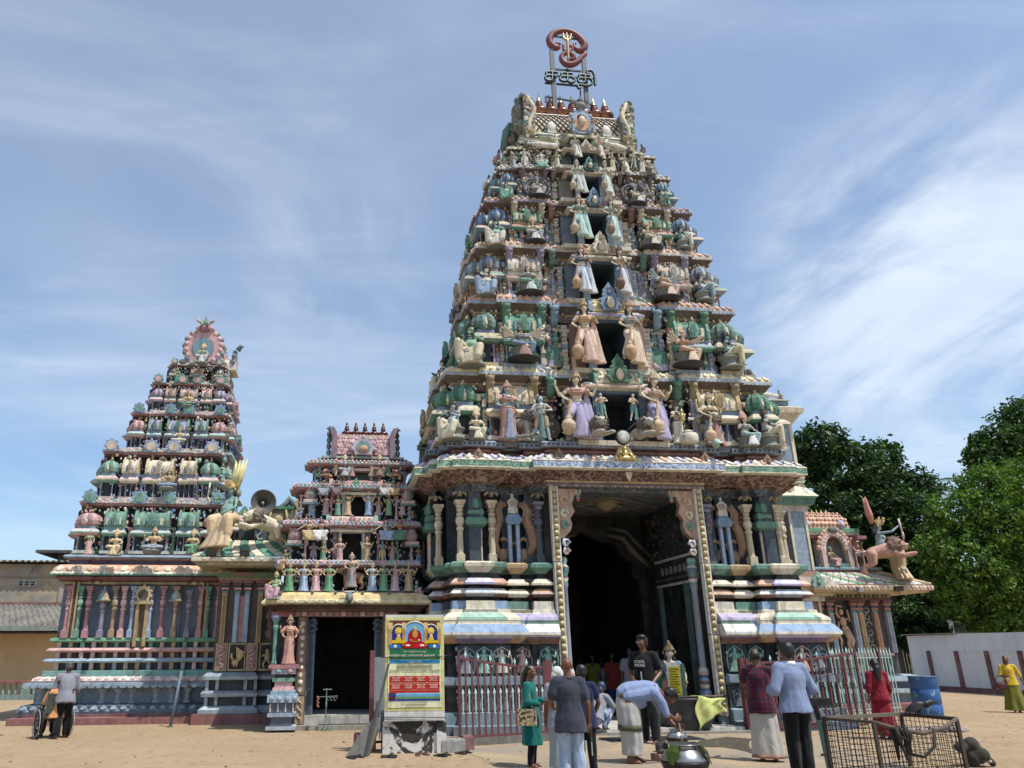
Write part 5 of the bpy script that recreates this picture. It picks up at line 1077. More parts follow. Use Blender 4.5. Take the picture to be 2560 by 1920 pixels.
for k in range(4):
 z0,z1,hw,uc,vf=MZ[k],MZ[k+1],MH[k],MC[k],MV[k];h=z1-z0;vb=3.9-.2*k;cw=.26
 pl=[(x+uc,y)for x,y in stepped(hw,vf,vb,[(-hw,-hw*.55,.1),(-hw*.55,-.5,0),(-.5,.5,.06),(.5,hw*.55,0),(hw*.55,hw,.1)],[(-.5,.5,.1)])]
 core=[(x+uc,y)for x,y in stepped(hw,vf+.1,vb,[(-hw,-cw,0),(-cw,cw,-.7),(cw,hw,0)],[(-.5,.5,.1)])]
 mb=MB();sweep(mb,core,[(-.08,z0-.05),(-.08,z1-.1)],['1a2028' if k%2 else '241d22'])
 sweep(mb,pl,[(.04,z0-.04),(.05,z0+.04),(-.06,z0+.07)],['9a5a64' if k!=1 else '4f8a6a','bone'])
 ez=z1-.26 if k else z1-.16
 sweep(mb,pl,[(-.06,ez),(.02,ez+.05),(.12,ez+.09),(.14,ez+.13),(.04,ez+.2),(-.12,ez+.24)],['7a4a50','a86a70',('a99ab0','6f9a8a','9a8fa0','5f9a86')[k],('b9a9b8','c98f98','8aa8a0','c9a890')[k],'bone'])
 ti_o=mb.build('tier','clean',GS);ti_o.location=(6.75,-1.5,0)
 mb=MB();petals(mb,pl,.14,ez+.13,.02,ez+.21,.12,['c98f98','8aa0b8','7fae98']);scallop(mb,pl,.13,ez+.12,.09,.03,['a99ab0','6f9a8a'],.02);mb.build('petal_eave','clean',ti_o)
 mb=MB();clutter(mb,170,lambda r:(uc+r.choice((-1,1))*r.uniform(.4,hw),vf-r.uniform(.02,.12),z0+h*r.uniform(.05,.8)),LPAL,.03,k+31);mb.build('stucco_ornament','clean',ti_o)
 if k:
  for j,q in enumerate((-.95,-.72,-.42,.42,.72,.95)):
   o=obj('post',pilc['pgkb'[(j+k)%4]],ti_o,(uc+hw*q,vf-.05,z0+.06));o.scale=(.55,.55,(h-.36)/1.42)
  mb=MB()
  for s in(-1,1):
   x0,x1=sorted((uc+s*cw,uc+s*(cw+.08)));mb.box((x0,vf-.04,z0),(x1,vf+.6,ez),'4f7a86');mb.box((x0+s*.0,vf-.06,z0),(x1,vf-.04,ez),'9ab0b0');x0,x1=sorted((uc+s*(cw+.1),uc+s*(cw+.22)));mb.box((x0,vf-.02,z0),(x1,vf+.1,ez),'8a5a5a')
  mb.box((uc-cw,vf+.62,z0),(uc+cw,vf+.64,ez),'14181c' if k<3 else 'aec3df');mb.box((uc-.55,vf-.12,ez-.06),(uc+.55,vf+.2,ez),'d8cba6');mb.build('doorway','clean',ti_o)
  mb=MB();bw=(.62,.66,.5)[k-1];zb=ez+.02;bh=.36 if k<3 else.2
  if k<3:
   arc=[(vf-.05-.0-.22*cos(t)+.2,zb+bh*sin(t))for t in[pi*i/12 for i in range(8)]]+[(vf+.4,zb+bh),(vf+.4,zb)]
   mb.loft([[(x+uc,y,z)for y,z in arc]for x in(-bw,bw)],('c9a088','b06a60')[k-1])
   for i in range(10):mb.box((uc-bw+.04+i*bw*.2,vf-.09,zb+.06),(uc-bw+.04+i*bw*.2+bw*.1,vf+.0,zb+bh*.8),'d0b0a0' if i%2 else '8aa0a0')
   for x in(-bw,bw):mb.loft([[(x+uc+dx,y-.02,zb+(z-zb)*1.1)for y,z in arc]for dx in(-.05,.05)],('6f9a90','c9705f')[k-1])
   crest(mb,uc,vf-.14,zb+.02,.32,col(('b0707a','4f9a72')[k-1]));mb.build('barrel_gable','clean',ti_o)
for s in(-1,1):
 for u,v,z,c_ in((-6.63+s*1.49,1.9,4.38,'b08a98'),(-6.5+s*1.28,2.15,5.48,'7d8a8f')):
  mb=MB();mb.lathe((u,v,z),[(.1,0),(.13,.02),(.17,.1),(.17,.18),(.12,.25),(.14,.28),(.09,.3),(.05,.36),(.02,.42)],10,c_,True,lambda k,i:c_ if i%3 else 'd08a7a');mb.cbox((u,v,z-.05),(.36,.3,.08),'d0a9a0');mb.cbox((u,v,z-.12),(.42,.36,.05),'5a7a80');GP(mb,'corner_vase')
mb=MB();sweep(mb,[(x-6.42,y)for x,y in stepped(1.06,2.45,3.5,[(-1.06,1.06,0)])],[(-.1,6.6),(-.06,6.64),(.06,6.68),(.06,6.74),(-.1,6.78)],['3a3238','7a4a50','9ab0b0','d0a9a0']);GP(mb,'roof_neck')
mb=MB();arc=[(2.95-.52*cos(t)*(1.08 if t<.9 else 1),6.78+.70*sin(t))for t in[pi*i/16 for i in range(17)]];mb.loft([[(x,y,z)for y,z in arc]for x in(-7.15,-5.68)],'a86f70');GP(mb,'barrel_roof','carvef')
mb=MB()
for r in range(4):
 for i in range(16):
  t=radians(18+13*r);x=-7.1+i*.092+(.046 if r%2 else 0);mb.ball((x,2.95-.55*cos(t),6.78+.72*sin(t)),(.045,.025,.045),['b87a78','c98f86','9a5f66'][(i+r)%3],6,4)
mb.box((-7.15,2.55,7.24),(-5.68,2.62,7.36),'d0b8a0');mb.box((-7.15,2.44,6.98+.0),(-5.68,2.47,7.02),'4f9a86')
horseshoe(mb,-6.42,2.28,6.74,.6,.5,'b9a9b8','5f9a90',.12,9);mb.ball((-6.42,2.26,6.92),(.12,.06,.1),'c9803f');GP(mb,'roof_tiles')
for s in(-1,1):
 mb=MB();o_=[(0,6.7),(.16,6.66),(.15,7.0),(.12,7.25),(.2,7.5),(.1,7.56),(.02,7.42),(-.02,7.3)];uu=-6.415+s*.73
 pts=[(uu+s*a,z)for a,z in o_];mb.plate(pts if s>0 else pts[::-1],2.35,3.55,'8a6f80',ce='5f5a6f')
 for q in range(4):mb.ball((uu+s*.22,2.5+.1*q,6.85+.2*q),(.07,.08,.1),['5f8a80','7a6a7a'][q%2],6,5)
 mb.tube([(uu+s*.15,2.6,7.46),(uu+s*.22,2.5,7.56),(uu+s*.28,2.45,7.5)],[.08,.06,.02],6,'4f6a6f');GP(mb,'end_gable')
f2=finial_mesh('finial',.52,'6a3a26','8a5a34')
for i in range(5):o=obj('finial',f2,GS,(-6.88+i*.2575+6.75,2.98-1.5,7.42));
mb=MB()
for z0,z1,ex,c_ in((.05,.12,.36,'a9b5bd'),(.12,.32,.26,'48586c'),(.32,.4,.34,'8aa0b8'),(.4,.62,.28,'46566a'),(.62,.78,.36,'9ab0c9'),(.78,.86,.3,'6fa0b8'),(.86,.93,.26,'d8a8a0'),(.93,1.06,.22,'c98f92'),(1.06,1.14,.27,'5fa07c'),(1.14,1.22,.22,'2a3038'),(1.22,1.34,.3,'a99bb8'),(1.34,1.42,.36,'a85a60')):mb.box((-8.14-ex,1.0-ex*.6,z0),(-8.14+ex-.06,1.5,z1),c_)
for i in range(4):mb.box((-8.44+i*.17,.82,.42),(-8.41+i*.17,.84,.6),'bone');mb.ball((-8.4+i*.17,.78,.7),(.06,.03,.06),'8fa6c0',8,5)
for i in range(2):mb.ball((-8.28+i*.26,.8,1.28),(.06,.03,.05),['5fa090','b98a7a'][i],8,5)
GP(mb,'pedestal')
mb=MB();mb.lathe((-8.42,1.1,1.42),[(.07,0),(.07,.05),(.045,.1),(.04,.75),(.06,.8),(.07,.86),(.045,.9),(.06,.95),(.09,1.0),(.13,1.08),(.03,1.12)],10,'4f9a84',True,lambda k,i:'4f9a84' if k<8 else '5f7a9a');GP(mb,'lotus_post')
mb=MB();mb.box((-8.56,1.6,1.4),(-7.95,1.7,2.5),'1c1f24');mb.box((-8.56,1.45,2.5),(-7.9,1.75,2.62),'a84a54');GP(mb,'side_panel')
# ==== statues on the gate tower
SK=dict(cream='d6c4a2',grey='9fb0b8',blue='8fb0bf',green='6fae94',teal='7fb5ad',white='d9d2c2',brown='8a5a48',dark='6a7078',peach='d2a98a',red='9a5a48',purple='8a7a98',pink='c9a09a')
GROUP={}
def ST(kind,rg,xb,yb,yt,v,label,yaw=0,skin='cream',skirt='cream',blouse='bluegrey',sash=None,crown='ochre',hair='2a231f',z=None,wide=1.3,disc=False,group=None,cat='statue',nm=None,**kw):
 wide=min(wide,1.14)if kind=='guardian' else wide
 p=at(*rg(xb,yb),v);q=at(*rg(xb,yt),v);zz_=p.z if z is None else z
 o=put_statue(kind,(p.x,p.y,zz_),q.z-zz_,label,yaw,cat,group,nm or 'statue',skin=SK.get(skin,skin),skirt=skirt,blouse=blouse,sash=sash or skirt,crown=crown,hair=hair,**kw)
 o.scale=(o.scale[0]*wide,o.scale[1]*wide*.92,o.scale[2]*1.05)
 if disc:
  m_=MB();m_.lathe((0,-.05,-.07),[(.2,-.05),(.38,-.0),(.47,.04),(.46,.06)],20,'2b2e33');b=m_.build('bracket_disc','clean',o)
 return o
rad=radians
G1='statues along the ledge above the gate'
ST('bigbelly',r2,205,1140,885,-.05,'grey big-bellied seated statue in cream dhoti, left end of the ledge above the gate',rad(-55),'grey','d6cba6',crown='4a4038',group=G1,z=6.61)
ST('seated',r2,340,1140,940,-.1,'small seated goddess all in cream beside the grey big-bellied statue',0,'cream','d9cfa8','cfc49a',crown='c9a868',group=G1,z=6.61)
ST('goddess_four',r2,515,1135,790,-.05,'large standing goddess in terracotta skirt before a lion on the ledge',rad(8),'9fb8b0','b4715a','c08a78','7f8ea8',crown='c98a6a',group=G1,z=6.61)
ST('lion_standing',r2,585,1120,955,.12,'dark-maned roaring lion behind the terracotta-skirted goddess',rad(55),'9a9484',hair='4a443c',group='lions of the gate tower',cat='lion statue',nm='lion_statue',z=6.61)
ST('reclining',r2,610,1140,1075,-.32,'grey fallen demon lying under the terracotta-skirted goddess',rad(170),'7a746c','5f5650',group=G1,z=6.61)
ST('attendant',r2,700,1120,870,-.15,'pale blue moustached attendant statue in tan shorts and teal sash',rad(-12),'a9c3cb','b99a72',sash='4d8a80',group=G1,z=6.61)
ST('guardian_four',r2,905,1112,740,-.30,'tall four-armed guardian goddess in purple skirt left of the lowest doorway',rad(-5),'d3c39a','9f93bd','c0826a','a99bc6',crown='c3a070',group=G1,z=6.64)
ST('lion_lying',r2,1005,1128,985,-.42,'crouching stone lion left of the hanging gong',rad(12),'b3aa97',hair='5f564a',group='lions of the gate tower',cat='lion statue',nm='lion_statue',z=6.64)
ST('attendant',r2,1030,990,850,-.28,'small bracket dancer in teal skirt left inside the lowest doorway',rad(-20),'cream','4f948c',hair='15110f',group=G1)
ST('attendant',r2,1212,1005,855,-.28,'small bracket dancer in teal skirt right inside the lowest doorway',rad(20),'cream','4f948c',hair='15110f',group=G1)
ST('lion_lying',r2,1270,1132,990,-.42,'crouching stone lion right of the hanging gong',rad(14),'b3aa97',hair='5f564a',group='lions of the gate tower',cat='lion statue',nm='lion_statue',z=6.64)
ST('guardian_four',r2,1345,1130,750,-.30,'tall four-armed guardian goddess in purple skirt right of the lowest doorway',rad(22),'d3c39a','8f84b5','b98f78','a99bc6',crown='c3a070',group=G1,z=6.64)
ST('goddess',r2,1458,1130,905,-.15,'cream standing statue holding a small golden idol beside a drum',rad(28),'d3c8a4','d6cba8','cfc49c',crown='2a231f',hair='2a2a2a',group=G1,z=6.61)
ST('lion_standing',r2,1615,1140,975,.12,'brown-maned lion under the goddess in blue trousers',rad(10),'a99f88',hair='4f4234',group='lions of the gate tower',cat='lion statue',nm='lion_statue',z=6.61)
ST('guardian_four',r2,1650,1150,860,-.12,'goddess in blue trousers standing over a bull head on the ledge',rad(10),'d6c9a0','5f7f9c','d3bf8a','b46a58',crown='c9a070',group=G1,z=6.61)
ST('seated',r2,1845,1172,955,-.1,'seated goddess in teal and white playing a long-necked lute',rad(5),'cream','8fb3b3','6d9a9a','dfe3dc',crown='b9745a',group=G1,z=6.61)
ST('bigbelly',r2,1965,1172,940,-.02,'grey big-bellied seated statue facing right at the ledge end',rad(70),'b3b3ab','cfc196',crown='4a4038',group=G1,z=6.61)
ST('goddess',r2,42,1285,1080,3.4,'statue in green sari at the far end of the left flank ledge',rad(-80),'d0b398','3f7f5f','4f8a6a','b46a68',crown='3a2a24',group=G1,z=6.61)
ST('attendant',r2,95,1240,1040,2.2,'bare-chested statue in purple waist cloth on the left flank ledge',rad(-60),'cream','8a7fa8',group=G1,z=6.61)
ST('seated',r2,135,1200,990,1.3,'seated lavender-robed statue on the left flank ledge',rad(-60),'d3b8a8','a99bc6','8a9ab8',group=G1,z=6.61)
ST('goddess',r2,160,1160,935,.7,'teal statue near the front corner of the left flank ledge',rad(-50),'8fb3a8','5f9a90','6d8a9a',group=G1,z=6.61)
t=thing('golden_idol','small golden idol held by the cream standing statue','idol',tuple(at(*r2(1474,1000),-.36)),group=None)
m_=MB();m_.lathe((0,0,0),[(.07,0),(.08,.03),(.05,.06),(.07,.1),(.05,.17),(.03,.2),(.045,.24),(.03,.29),(.0,.33)],10,'d3ad3a');m_.build('idol_body','metal',t)
m_=MB();[m_.ball((x*.07,-.02,.14),(.02,.02,.05),'d3ad3a',6,5)for x in(-1,1)];m_.build('arm','metal',t)
t=thing('drum','squat cream drum on the ledge right of the golden idol','drum',tuple(at(*r2(1515,1128),-.3)))
m_=MB();m_.lathe((0,0,0),[(.2,0),(.22,.05),(.22,.2),(.2,.25),(.0,.26)],16,'cfc6ac');m_.build('drum_body','clean',t)
m_=MB();m_.ball((-.02,-.02,.31),(.14,.1,.05),'d8cfb6');m_.build('cushion','clean',t)
t=thing('gong','round white gong hanging on wires in front of the lowest doorway','gong',tuple(at(*r2(1140,1095),-.62)))
m_=MB();m_.lathe((0,0,0),[(.175,0),(.19,.02),(.19,.07),(.17,.09)],24,'2a2a2c',m=M.Rotation(pi/2,4,'X'));m_.build('rim','clean',t)
m_=MB();m_.lathe((0,0,.08),[(.15,0),(.16,.012),(.1,.03),(.0,.035)],24,'a9a7a0',m=M.Rotation(pi/2,4,'X'));m_.build('skin','clean',t)
m_=MB();m_.tube([(-.1,.02,.14),(-.5,.3,.5)],.008,4,'3a3a3a');m_.tube([(.1,.02,.14),(.5,.3,.5)],.008,4,'3a3a3a');m_.build('wire','clean',t)
t=thing('gold_plaque','bright golden seated deity plaque on the eave above the gate','plaque',tuple(at(*r2(1157,1222),-.46)))
m_=MB();m_.plate([(a*.3,b*.42)for a,b in((-1,0),(-.98,.2),(-.7,.42),(-.52,.7),(-.25,.9),(0,1),(.25,.9),(.52,.7),(.7,.42),(.98,.2),(1,0))],-.02,.06,'c2a032');m_.build('backplate','metal',t)
m_=MB();m_.ball((0,-.05,.29),(.05,.04,.06),'d8b83f');m_.ball((0,-.05,.17),(.09,.05,.09),'d8b83f');m_.ball((0,-.06,.06),(.2,.06,.06),'d8b83f');[m_.tube([(x*.07,-.05,.2),(x*.17,-.07,.13),(x*.1,-.09,.07)],.03,6,'d8b83f')for x in(-1,1)];[m_.ball((x*.22,-.03,.06),(.05,.04,.07),'d8b83f')for x in(-1,1)];m_.build('relief_figure','metal',t)
t=thing('bull_head','pale green bull head jutting out below the goddess in blue trousers','bull head',tuple(at(*r2(1660,1128),-.42)))
m_=MB();m_.ball((0,0,.02),(.11,.14,.12),'9fbdb0');cap(m_,(0,-.08,.0),(0,-.22,-.07),.09,.065,10);m_.c=[col('9fbdb0')]*len(m_.f);m_.build('skull','clean',t)
m_=MB();m_.ball((0,-.27,-.09),(.06,.04,.05),'15161a');m_.build('muzzle','clean',t)
for x in(-1,1):
 m_=MB();m_.tube([(x*.08,0,.1),(x*.19,-.02,.15),(x*.18,-.04,.25)],[.03,.025,.006],6,'d8cdb4');m_.build('horn','clean',t)
 m_=MB();m_.ball((x*.15,-.0,.05),(.07,.03,.035),'cfc4aa');m_.build('ear','clean',t)
B2=.12
def pair(*a,**k):ST(*a,**k)
G2='statues on the storeys of the gate tower'
ST('guardian',r2,945,618,345,-.25,'peach-robed guardian with a sword left of the second doorway',rad(-8),'d3c09a','d3b08c','c29a68','cfa58a',crown='b98a4a',group=G2,z=8.66)
ST('guardian',r2,1200,632,350,-.25,'peach-robed guardian leaning on a club right of the second doorway',rad(14),'d3c09a','d6bfa6','7a93a0','cfb08a',crown='b98a4a',group=G2,z=8.66)
ST('seated_many',r2,592,660,440,B2,'many-armed seated goddess in blue sari left of the second doorway',0,'d6c39a','5a7a9c','56759a','a06a58',crown='c9a868',disc=True,group=G2)
ST('seated_many',r2,1500,690,478,B2,'many-armed seated goddess in peach sari right of the second doorway',rad(15),'cfb494','c79a72','b9825a','d8b48a',crown='b98a5a',disc=True,group=G2)
ST('bigbelly',r2,305,702,450,.12,'green-skinned big-bellied seated statue at the left corner, second storey',rad(-30),'7fb592','c9b98a',crown='23201e',group=G2)
ST('bigbelly',r2,1745,712,510,.12,'teal-skinned big-bellied seated statue at the right corner, second storey',rad(65),'7fa8a2','d0c08c',crown='2a2a2c',group=G2)
ST('seated',r2,140,850,640,2.4,'cream statue holding up a mace on the left flank, second storey',rad(-85),'d3bf9c','cfc0a0','c4b494',crown='3a302a',group=G2)
ST('goddess',r2,245,745,520,.9,'dark green sari statue on the left flank near the corner, second storey',rad(-50),'c9a58a','2f6f52','3f7f62',crown='8a4a3a',group=G2)
ST('guardian',r2,925,250,35,-.05,'guardian in blue with a club left of the third doorway',rad(-5),'d3c3a2','6d86a4','3f5a78','c9cfd6',crown='b9905a',group=G2,z=10.78)
ST('guardian',r2,1140,258,45,-.05,'guardian in blue touching the chin right of the third doorway',rad(16),'d0bfa0','5f7c9a','c9b48c','d0cfd0',crown='6a4a34',group=G2,z=10.78)
ST('seated',r2,628,300,118,.35,'seated goddess in teal sari left of the third doorway',0,'cdbfa4','5f9a88','7fa090','b9c9c0',crown='a8785a',disc=True,group=G2)
ST('seated_many',r2,1385,328,143,.35,'grey-faced seated goddess with many arms right of the third doorway',rad(15),'9fb3b8','c9a088','a98f88','d3b098',crown='c9a878',disc=True,group=G2)
ST('bigbelly',r2,392,318,135,.4,'cream big-bellied seated statue in blue cloth at the left corner, third storey',rad(-25),'d3c0a0','7a9ab8',crown='3a2c26',group=G2)
ST('bigbelly',r2,1595,342,185,.45,'pale big-bellied seated statue facing right at the right corner, third storey',rad(70),'b9c0b8','7f9fb0',crown='4a3830',group=G2)
ST('seated',r2,228,455,318,2.2,'blue-robed statue with hand to mouth on the left flank, third storey',rad(-85),'c9b498','4f6f86','5f7a8c',crown='2c2622',group=G2)
ST('attendant',r2,325,345,215,.9,'small ochre statue on the left flank near the corner, third storey',rad(-50),'c9a880','a87a4a',group=G2)
ST('seated',r2,288,165,45,2.0,'pinkish robed statue on the left flank, fourth storey',rad(-85),'d0b39c','c9a098','bf9a86',crown='2c2420',group=G2)
ST('guardian',r1,1110,1302,1085,.15,'guardian in pale teal with a club left of the fourth doorway',rad(-5),'d6cbb0','6fa49a','5f968c','a9cfc4',crown='b9a078',group=G2,z=12.58)
ST('guardian',r1,1308,1312,1100,.15,'guardian in pale teal turned right beside the fourth doorway',rad(16),'d6cbb0','7fada6','8fb0a6','b9d3ca',crown='8a6a50',group=G2,z=12.58)
ST('seated',r1,825,1372,1205,.55,'seated statue in grey and cream left of the fourth doorway',0,'d3c6a6','a9b0b4','c9bfa0','cfd3d3',crown='b99a68',disc=True,group=G2)
ST('seated',r1,1540,1405,1235,.55,'seated statue in cream raising a hand right of the fourth doorway',rad(15),'d3c6a2','c6bda6','cfc09a',crown='9a8060',disc=True,group=G2)
ST('bigbelly',r1,590,1400,1215,.55,'teal big-bellied statue with a raised knee at the left corner, fourth storey',rad(-25),'8ab8a8','d0c2ae',crown='3a302a',group=G2)
ST('bigbelly',r1,1745,1412,1265,.6,'teal big-bellied statue facing right at the right corner, fourth storey',rad(70),'7fb0a2','d3cdb8',crown='3a3a34',group=G2)
ST('seated',r1,485,1245,1155,2.0,'green-robed statue on the left flank, fifth storey',rad(-85),'b9c0a0','3f8a62','5f9a78',crown='2c2420',group=G2)
ST('guardian',r1,1095,1025,868,.35,'guardian in grey-green resting on a mace left of the fifth doorway',rad(-10),'d3cab0','8fa8a0','9ab0a6','c9d0c6',crown='b9a888',group=G2,z=14.18)
ST('guardian',r1,1268,1035,875,.35,'guardian in grey-green with joined hands right of the fifth doorway',rad(14),'d3cab0','8aa39c','b9b8a0','c9d0c6',crown='a89878',group=G2,z=14.18)
for x,y,yt,lb,yw in((850,1092,958,'left',0),(1455,1138,1005,'right',15)):
 o=ST('seated',r1,x,y,yt,.72,f'seated goddess in a dark ring halo {lb} of the fifth doorway',rad(yw),'d3c8ae','b9b3a8' if lb=='left' else 'cfc5ae','c9c0aa',crown='5f5a56',disc=True,group=G2)
 m_=MB();m_.tube([(.62*cos(q*pi/12),.24,.86+.66*sin(q*pi/12))for q in range(25)],.085,8,'4f5058');m_.tube([(.46*cos(q*pi/12),.2,.86+.5*sin(q*pi/12))for q in range(25)],.03,6,'6f6f78');m_.build('ring_halo','carvef',o)
ST('bigbelly',r1,655,1112,990,.7,'green-clad seated statue under the blue dome, left corner, fifth storey',rad(-25),'a9bfa6','4f9a78',crown='4a4a40',group=G2)
ST('seated',r1,1620,1150,1032,.75,'green-clad seated statue under the blue dome, right corner, fifth storey',rad(60),'c9c3a8','5fa088','7fa898',crown='3a3630',group=G2)
ST('seated',r1,540,1042,955,2.0,'cream robed statue on the left flank level with the fifth doorway',rad(-85),'d3c3a6','c9bda0','bfb090',crown='3a3028',group=G2)
G3='small statues crowding the upper storeys'
for a in(('goddess',700,915,820,'grey standing figure','b9b8a8','9aa5a8'),('attendant',768,908,792,'long-legged white standing figure','dcd6c6','d3cdbd'),('elephant_seated',872,915,805,'elephant-headed seated figure in teal','d3cdb6','7fb8a8'),('goddess',968,915,805,'slim cream goddess','d6ccb2','c9bfa6'),('seated',912,838,780,'small dark crowned figure','a9987f','8a7f6a'),('goddess',1310,930,815,'cream dancing figure','d3c9b0','c6b890'),('guardian_four',1388,945,822,'tall white-skirted goddess before an oval halo','d6ceb6','d3d6ca'),('attendant',1440,915,810,'peering cream attendant','c9bfa8','8a9a98'),('goddess',1492,945,828,'swaying cream goddess','d9d0ba','cfc6ae'),('seated',1540,960,862,'crouching grey figure','a9a698','8a8f88')):
 ST(a[0],r1,a[1],a[2],a[3],.82,f'{a[4]}, {"left" if a[1] < 1150 else "right"} of the sixth doorway',rad(-8 if a[1]<1150 else 18),a[5],a[6],'b9ae94',crown='a89468',group=G3)
ST('guardian',r1,1082,838,712,.5,'guardian in brown and white left of the sixth doorway',rad(-5),'d0c4aa','8a6a5e','c0b294','dcd6ca',crown='a08a60',group=G3)
ST('guardian',r1,1232,842,718,.5,'guardian in brown and white right of the sixth doorway',rad(12),'d0c4aa','9a8078','c0b294','dcd6ca',crown='a08a60',group=G3)
for a in(('attendant',1065,692,602,'red-brown attendant left of the top niche','a07a60','8fa3b0'),('attendant',1190,700,605,'red-brown attendant right of the top niche','a0705a','9aa9b4'),('elephant',962,792,692,'standing elephant-headed figure below the roof','d6cdb0','cfc6a6'),('seated',788,778,702,'dark-haired seated figure below the left roof end','c9bfa8','9fb0a8'),('reclining',862,795,755,'white reclining figure below the left of the roof','d9d3c3','cfcabc'),('goddess',1275,805,715,'slim cream figure below the right of the roof','d6cdb4','cfc4a4'),('reclining',1345,812,770,'white reclining bearded figure below the right of the roof','d6cfbc','c6bda8'),('seated',1412,815,748,'grey crouching figure below the right roof end','9a9a94','b9a878')):
 ST(a[0],r1,a[1],a[2],a[3],.85 if a[1]not in(1065,1190)else.78,a[4],rad(-5 if a[1]<1150 else 15),a[5],a[6],'a99f88',crown='a89468',group=G3)
for x,yb,yt,v,lb,c_ in((602,885,798,1.9,'dusky pink robed figure at the left edge, sixth storey','a9706a'),(642,760,700,2.2,'red robed figure at the left edge under the roof','a0503c'),(690,750,690,1.8,'second red figure inward of the left roof edge','9a5a44'),(1440,800,755,1.7,'red robed figure under the right roof end','a0503c'),(1492,812,762,2.2,'small red robed figure at the right edge under the roof','8a4a3c')):
 ST('seated',r1,x,yb,yt,v,lb,rad(-80 if x<1000 else 80),'c09a80',c_,c_,crown='6a3a2c',group=G3)
GM='painted statues on the small gate shrine'
row1=[(405,'3f8f5a','green','d0b08c'),(525,'7f9fc0','pale blue','d8c9a8'),(625,'c08f96','pink','d0b08c'),(735,'3f8f62','bright green','d0b08c'),(1095,'7f9ab8','sky blue','d6c6a4'),(1190,'4a9560','leaf green','8fb0a0'),(1285,'c09a9c','dusty pink','c9a4a0'),(1400,'a8905a','ochre','b9a878')]
pos=['leftmost','second','third','left of the lion','right of the lion','sixth','seventh','rightmost']
for(x,c_,nm_,sk),pz in zip(row1,pos):
 ST('goddess_four',r5,x,1590,1350,1.42,f'goddess statue in {nm_} sari, {pz}, bottom row of the gate shrine',0,sk,c_,c_,shade(c_,1.3),crown='c9a04a',group=GM,wide=1.4)
ST('lion_standing',r5,920,1570,1385,1.62,'brown lion standing side-on behind the goddess over the shrine door',rad(-78),'a07848',hair='6a4a2c',group=None,cat='lion statue',nm='lion_statue')
ST('goddess_four',r5,922,1555,1275,1.3,'large goddess in rose and orange sari before the lion over the shrine door',0,'d6ae8c','a8606a','c88a5a','8a9a9a',crown='c9b08a',group=GM,wide=1.4)
row2=[(605,1355,1180,'attendant','8a7a98','purple-skinned','8a7f98'),(685,1350,1178,'goddess','d0b08c','green-robed','4a9560'),(825,1350,1145,'goddess_four','d0ae96','pink-robed','bf8f96'),(1048,1348,1140,'goddess_four','d0b08c','ochre-robed','b9944f'),(1180,1352,1170,'attendant','7fa6b8','blue-skinned yellow-kilted','c9a94a'),(1262,1352,1178,'goddess','c9a096','dusky pink','b98088')]
for x,yb,yt,k_,sk,nm_,c_ in row2:ST(k_,r5,x,yb,yt,1.75,f'{nm_} standing statue in the second row of the gate shrine',0,sk,c_,shade(c_,.8),crown='c9a04a',group=GM,wide=1.25)
ST('dancer',r5,365,1402,1232,1.5,'kneeling ochre-clad statue at the left corner of the gate shrine',rad(-60),'b98f5f','c9a04f','3f6f62',group=GM)
ST('attendant',r5,1482,1385,1215,1.9,'bare-chested statue in blue kilt at the right corner of the gate shrine',rad(40),'b9805f','5f9ab0',group=GM)
row3=[(570,985,'ochre','b3923f','d0b08c','9a7f3a',10),(668,980,'white and brown','d0d0c8','a0654f','a0654f',-8),(1210,988,'blue','7f9fc0','d0b08c','8fb0c9',8),(1325,985,'green and red','3f7f5a','b0705a','a8503f',-8)]
for x,yt,nm_,c_,sk,bl_,yw in row3:ST('dancer',r5,x,1165,yt,1.62,f'seated dancer in {nm_} on the third row of the gate shrine',rad(yw),sk,c_,bl_,group=GM)
row4=[(590,780,'7f9fc0','blue','d0bc9a'),(710,775,'b98a98','mauve','d0b0a0'),(808,785,'3f9f72','emerald','c9a48c'),(893,755,'c9a06a','apricot','5f8f7a'),(1065,755,'6f9ac9','sapphire blue','d6c6a4'),(1150,808,'c09a86','short peach','cfae94'),(1235,780,'6fae62','grass green','d6c69a'),(1350,780,'bf9a9c','rosy','cfae9c')]
for x,yt,c_,nm_,sk in row4:ST('goddess_four' if nm_!='short peach' else 'goddess',r5,x,960,yt,2.12,f'standing goddess in {nm_} sari on the fourth row of the gate shrine',0,sk,c_,shade(c_,.85),crown='c9a04a',group=GM,wide=1.25)
ST('dancer',r5,500,975,872,2.0,'lavender crouching figure at the left edge, fourth row of the gate shrine',rad(-50),'a9a0b8','8a86a8',group=GM)
ST('bigbelly',r5,1420,985,880,2.2,'green crouching figure at the right edge, fourth row of the gate shrine',rad(50),'7fb58a','b0705a',group=GM)
for x,yt,nm_,c_,sk in((690,660,'grey','8a9098','8a9098'),(800,655,'plum','6a4a52','a0705f'),(1200,660,'pale grey','b0b0a8','7f6a60'),(1280,665,'mustard','b98f3a','a87a5a')):ST('dancer',r5,x,792,yt,1.98,f'seated dancer in {nm_} on the fifth row of the gate shrine',0,sk,c_,shade(c_,.7),group=GM)
for x,yt,k_,c_,nm_,sk in((795,478,'elephant','c9a884','peach elephant-headed figure','d3b490'),(868,458,'seated','b9bcc0','seated figure in white','a9806a'),(925,468,'goddess','b98a98','goddess in pink','cfa898'),(1093,468,'goddess','cfa27a','goddess in peach','9fb08a'),(1155,458,'seated','9a6a5a','seated figure in brown','b9886a'),(1222,488,'attendant','3f9f5f','figure in green shorts','cfae8a')):ST(k_,r5,x,635,yt,2.3,f'{nm_} on the top row of the gate shrine',0,sk,c_,shade(c_,.85),crown='c9a04a',group=GM,wide=1.25)
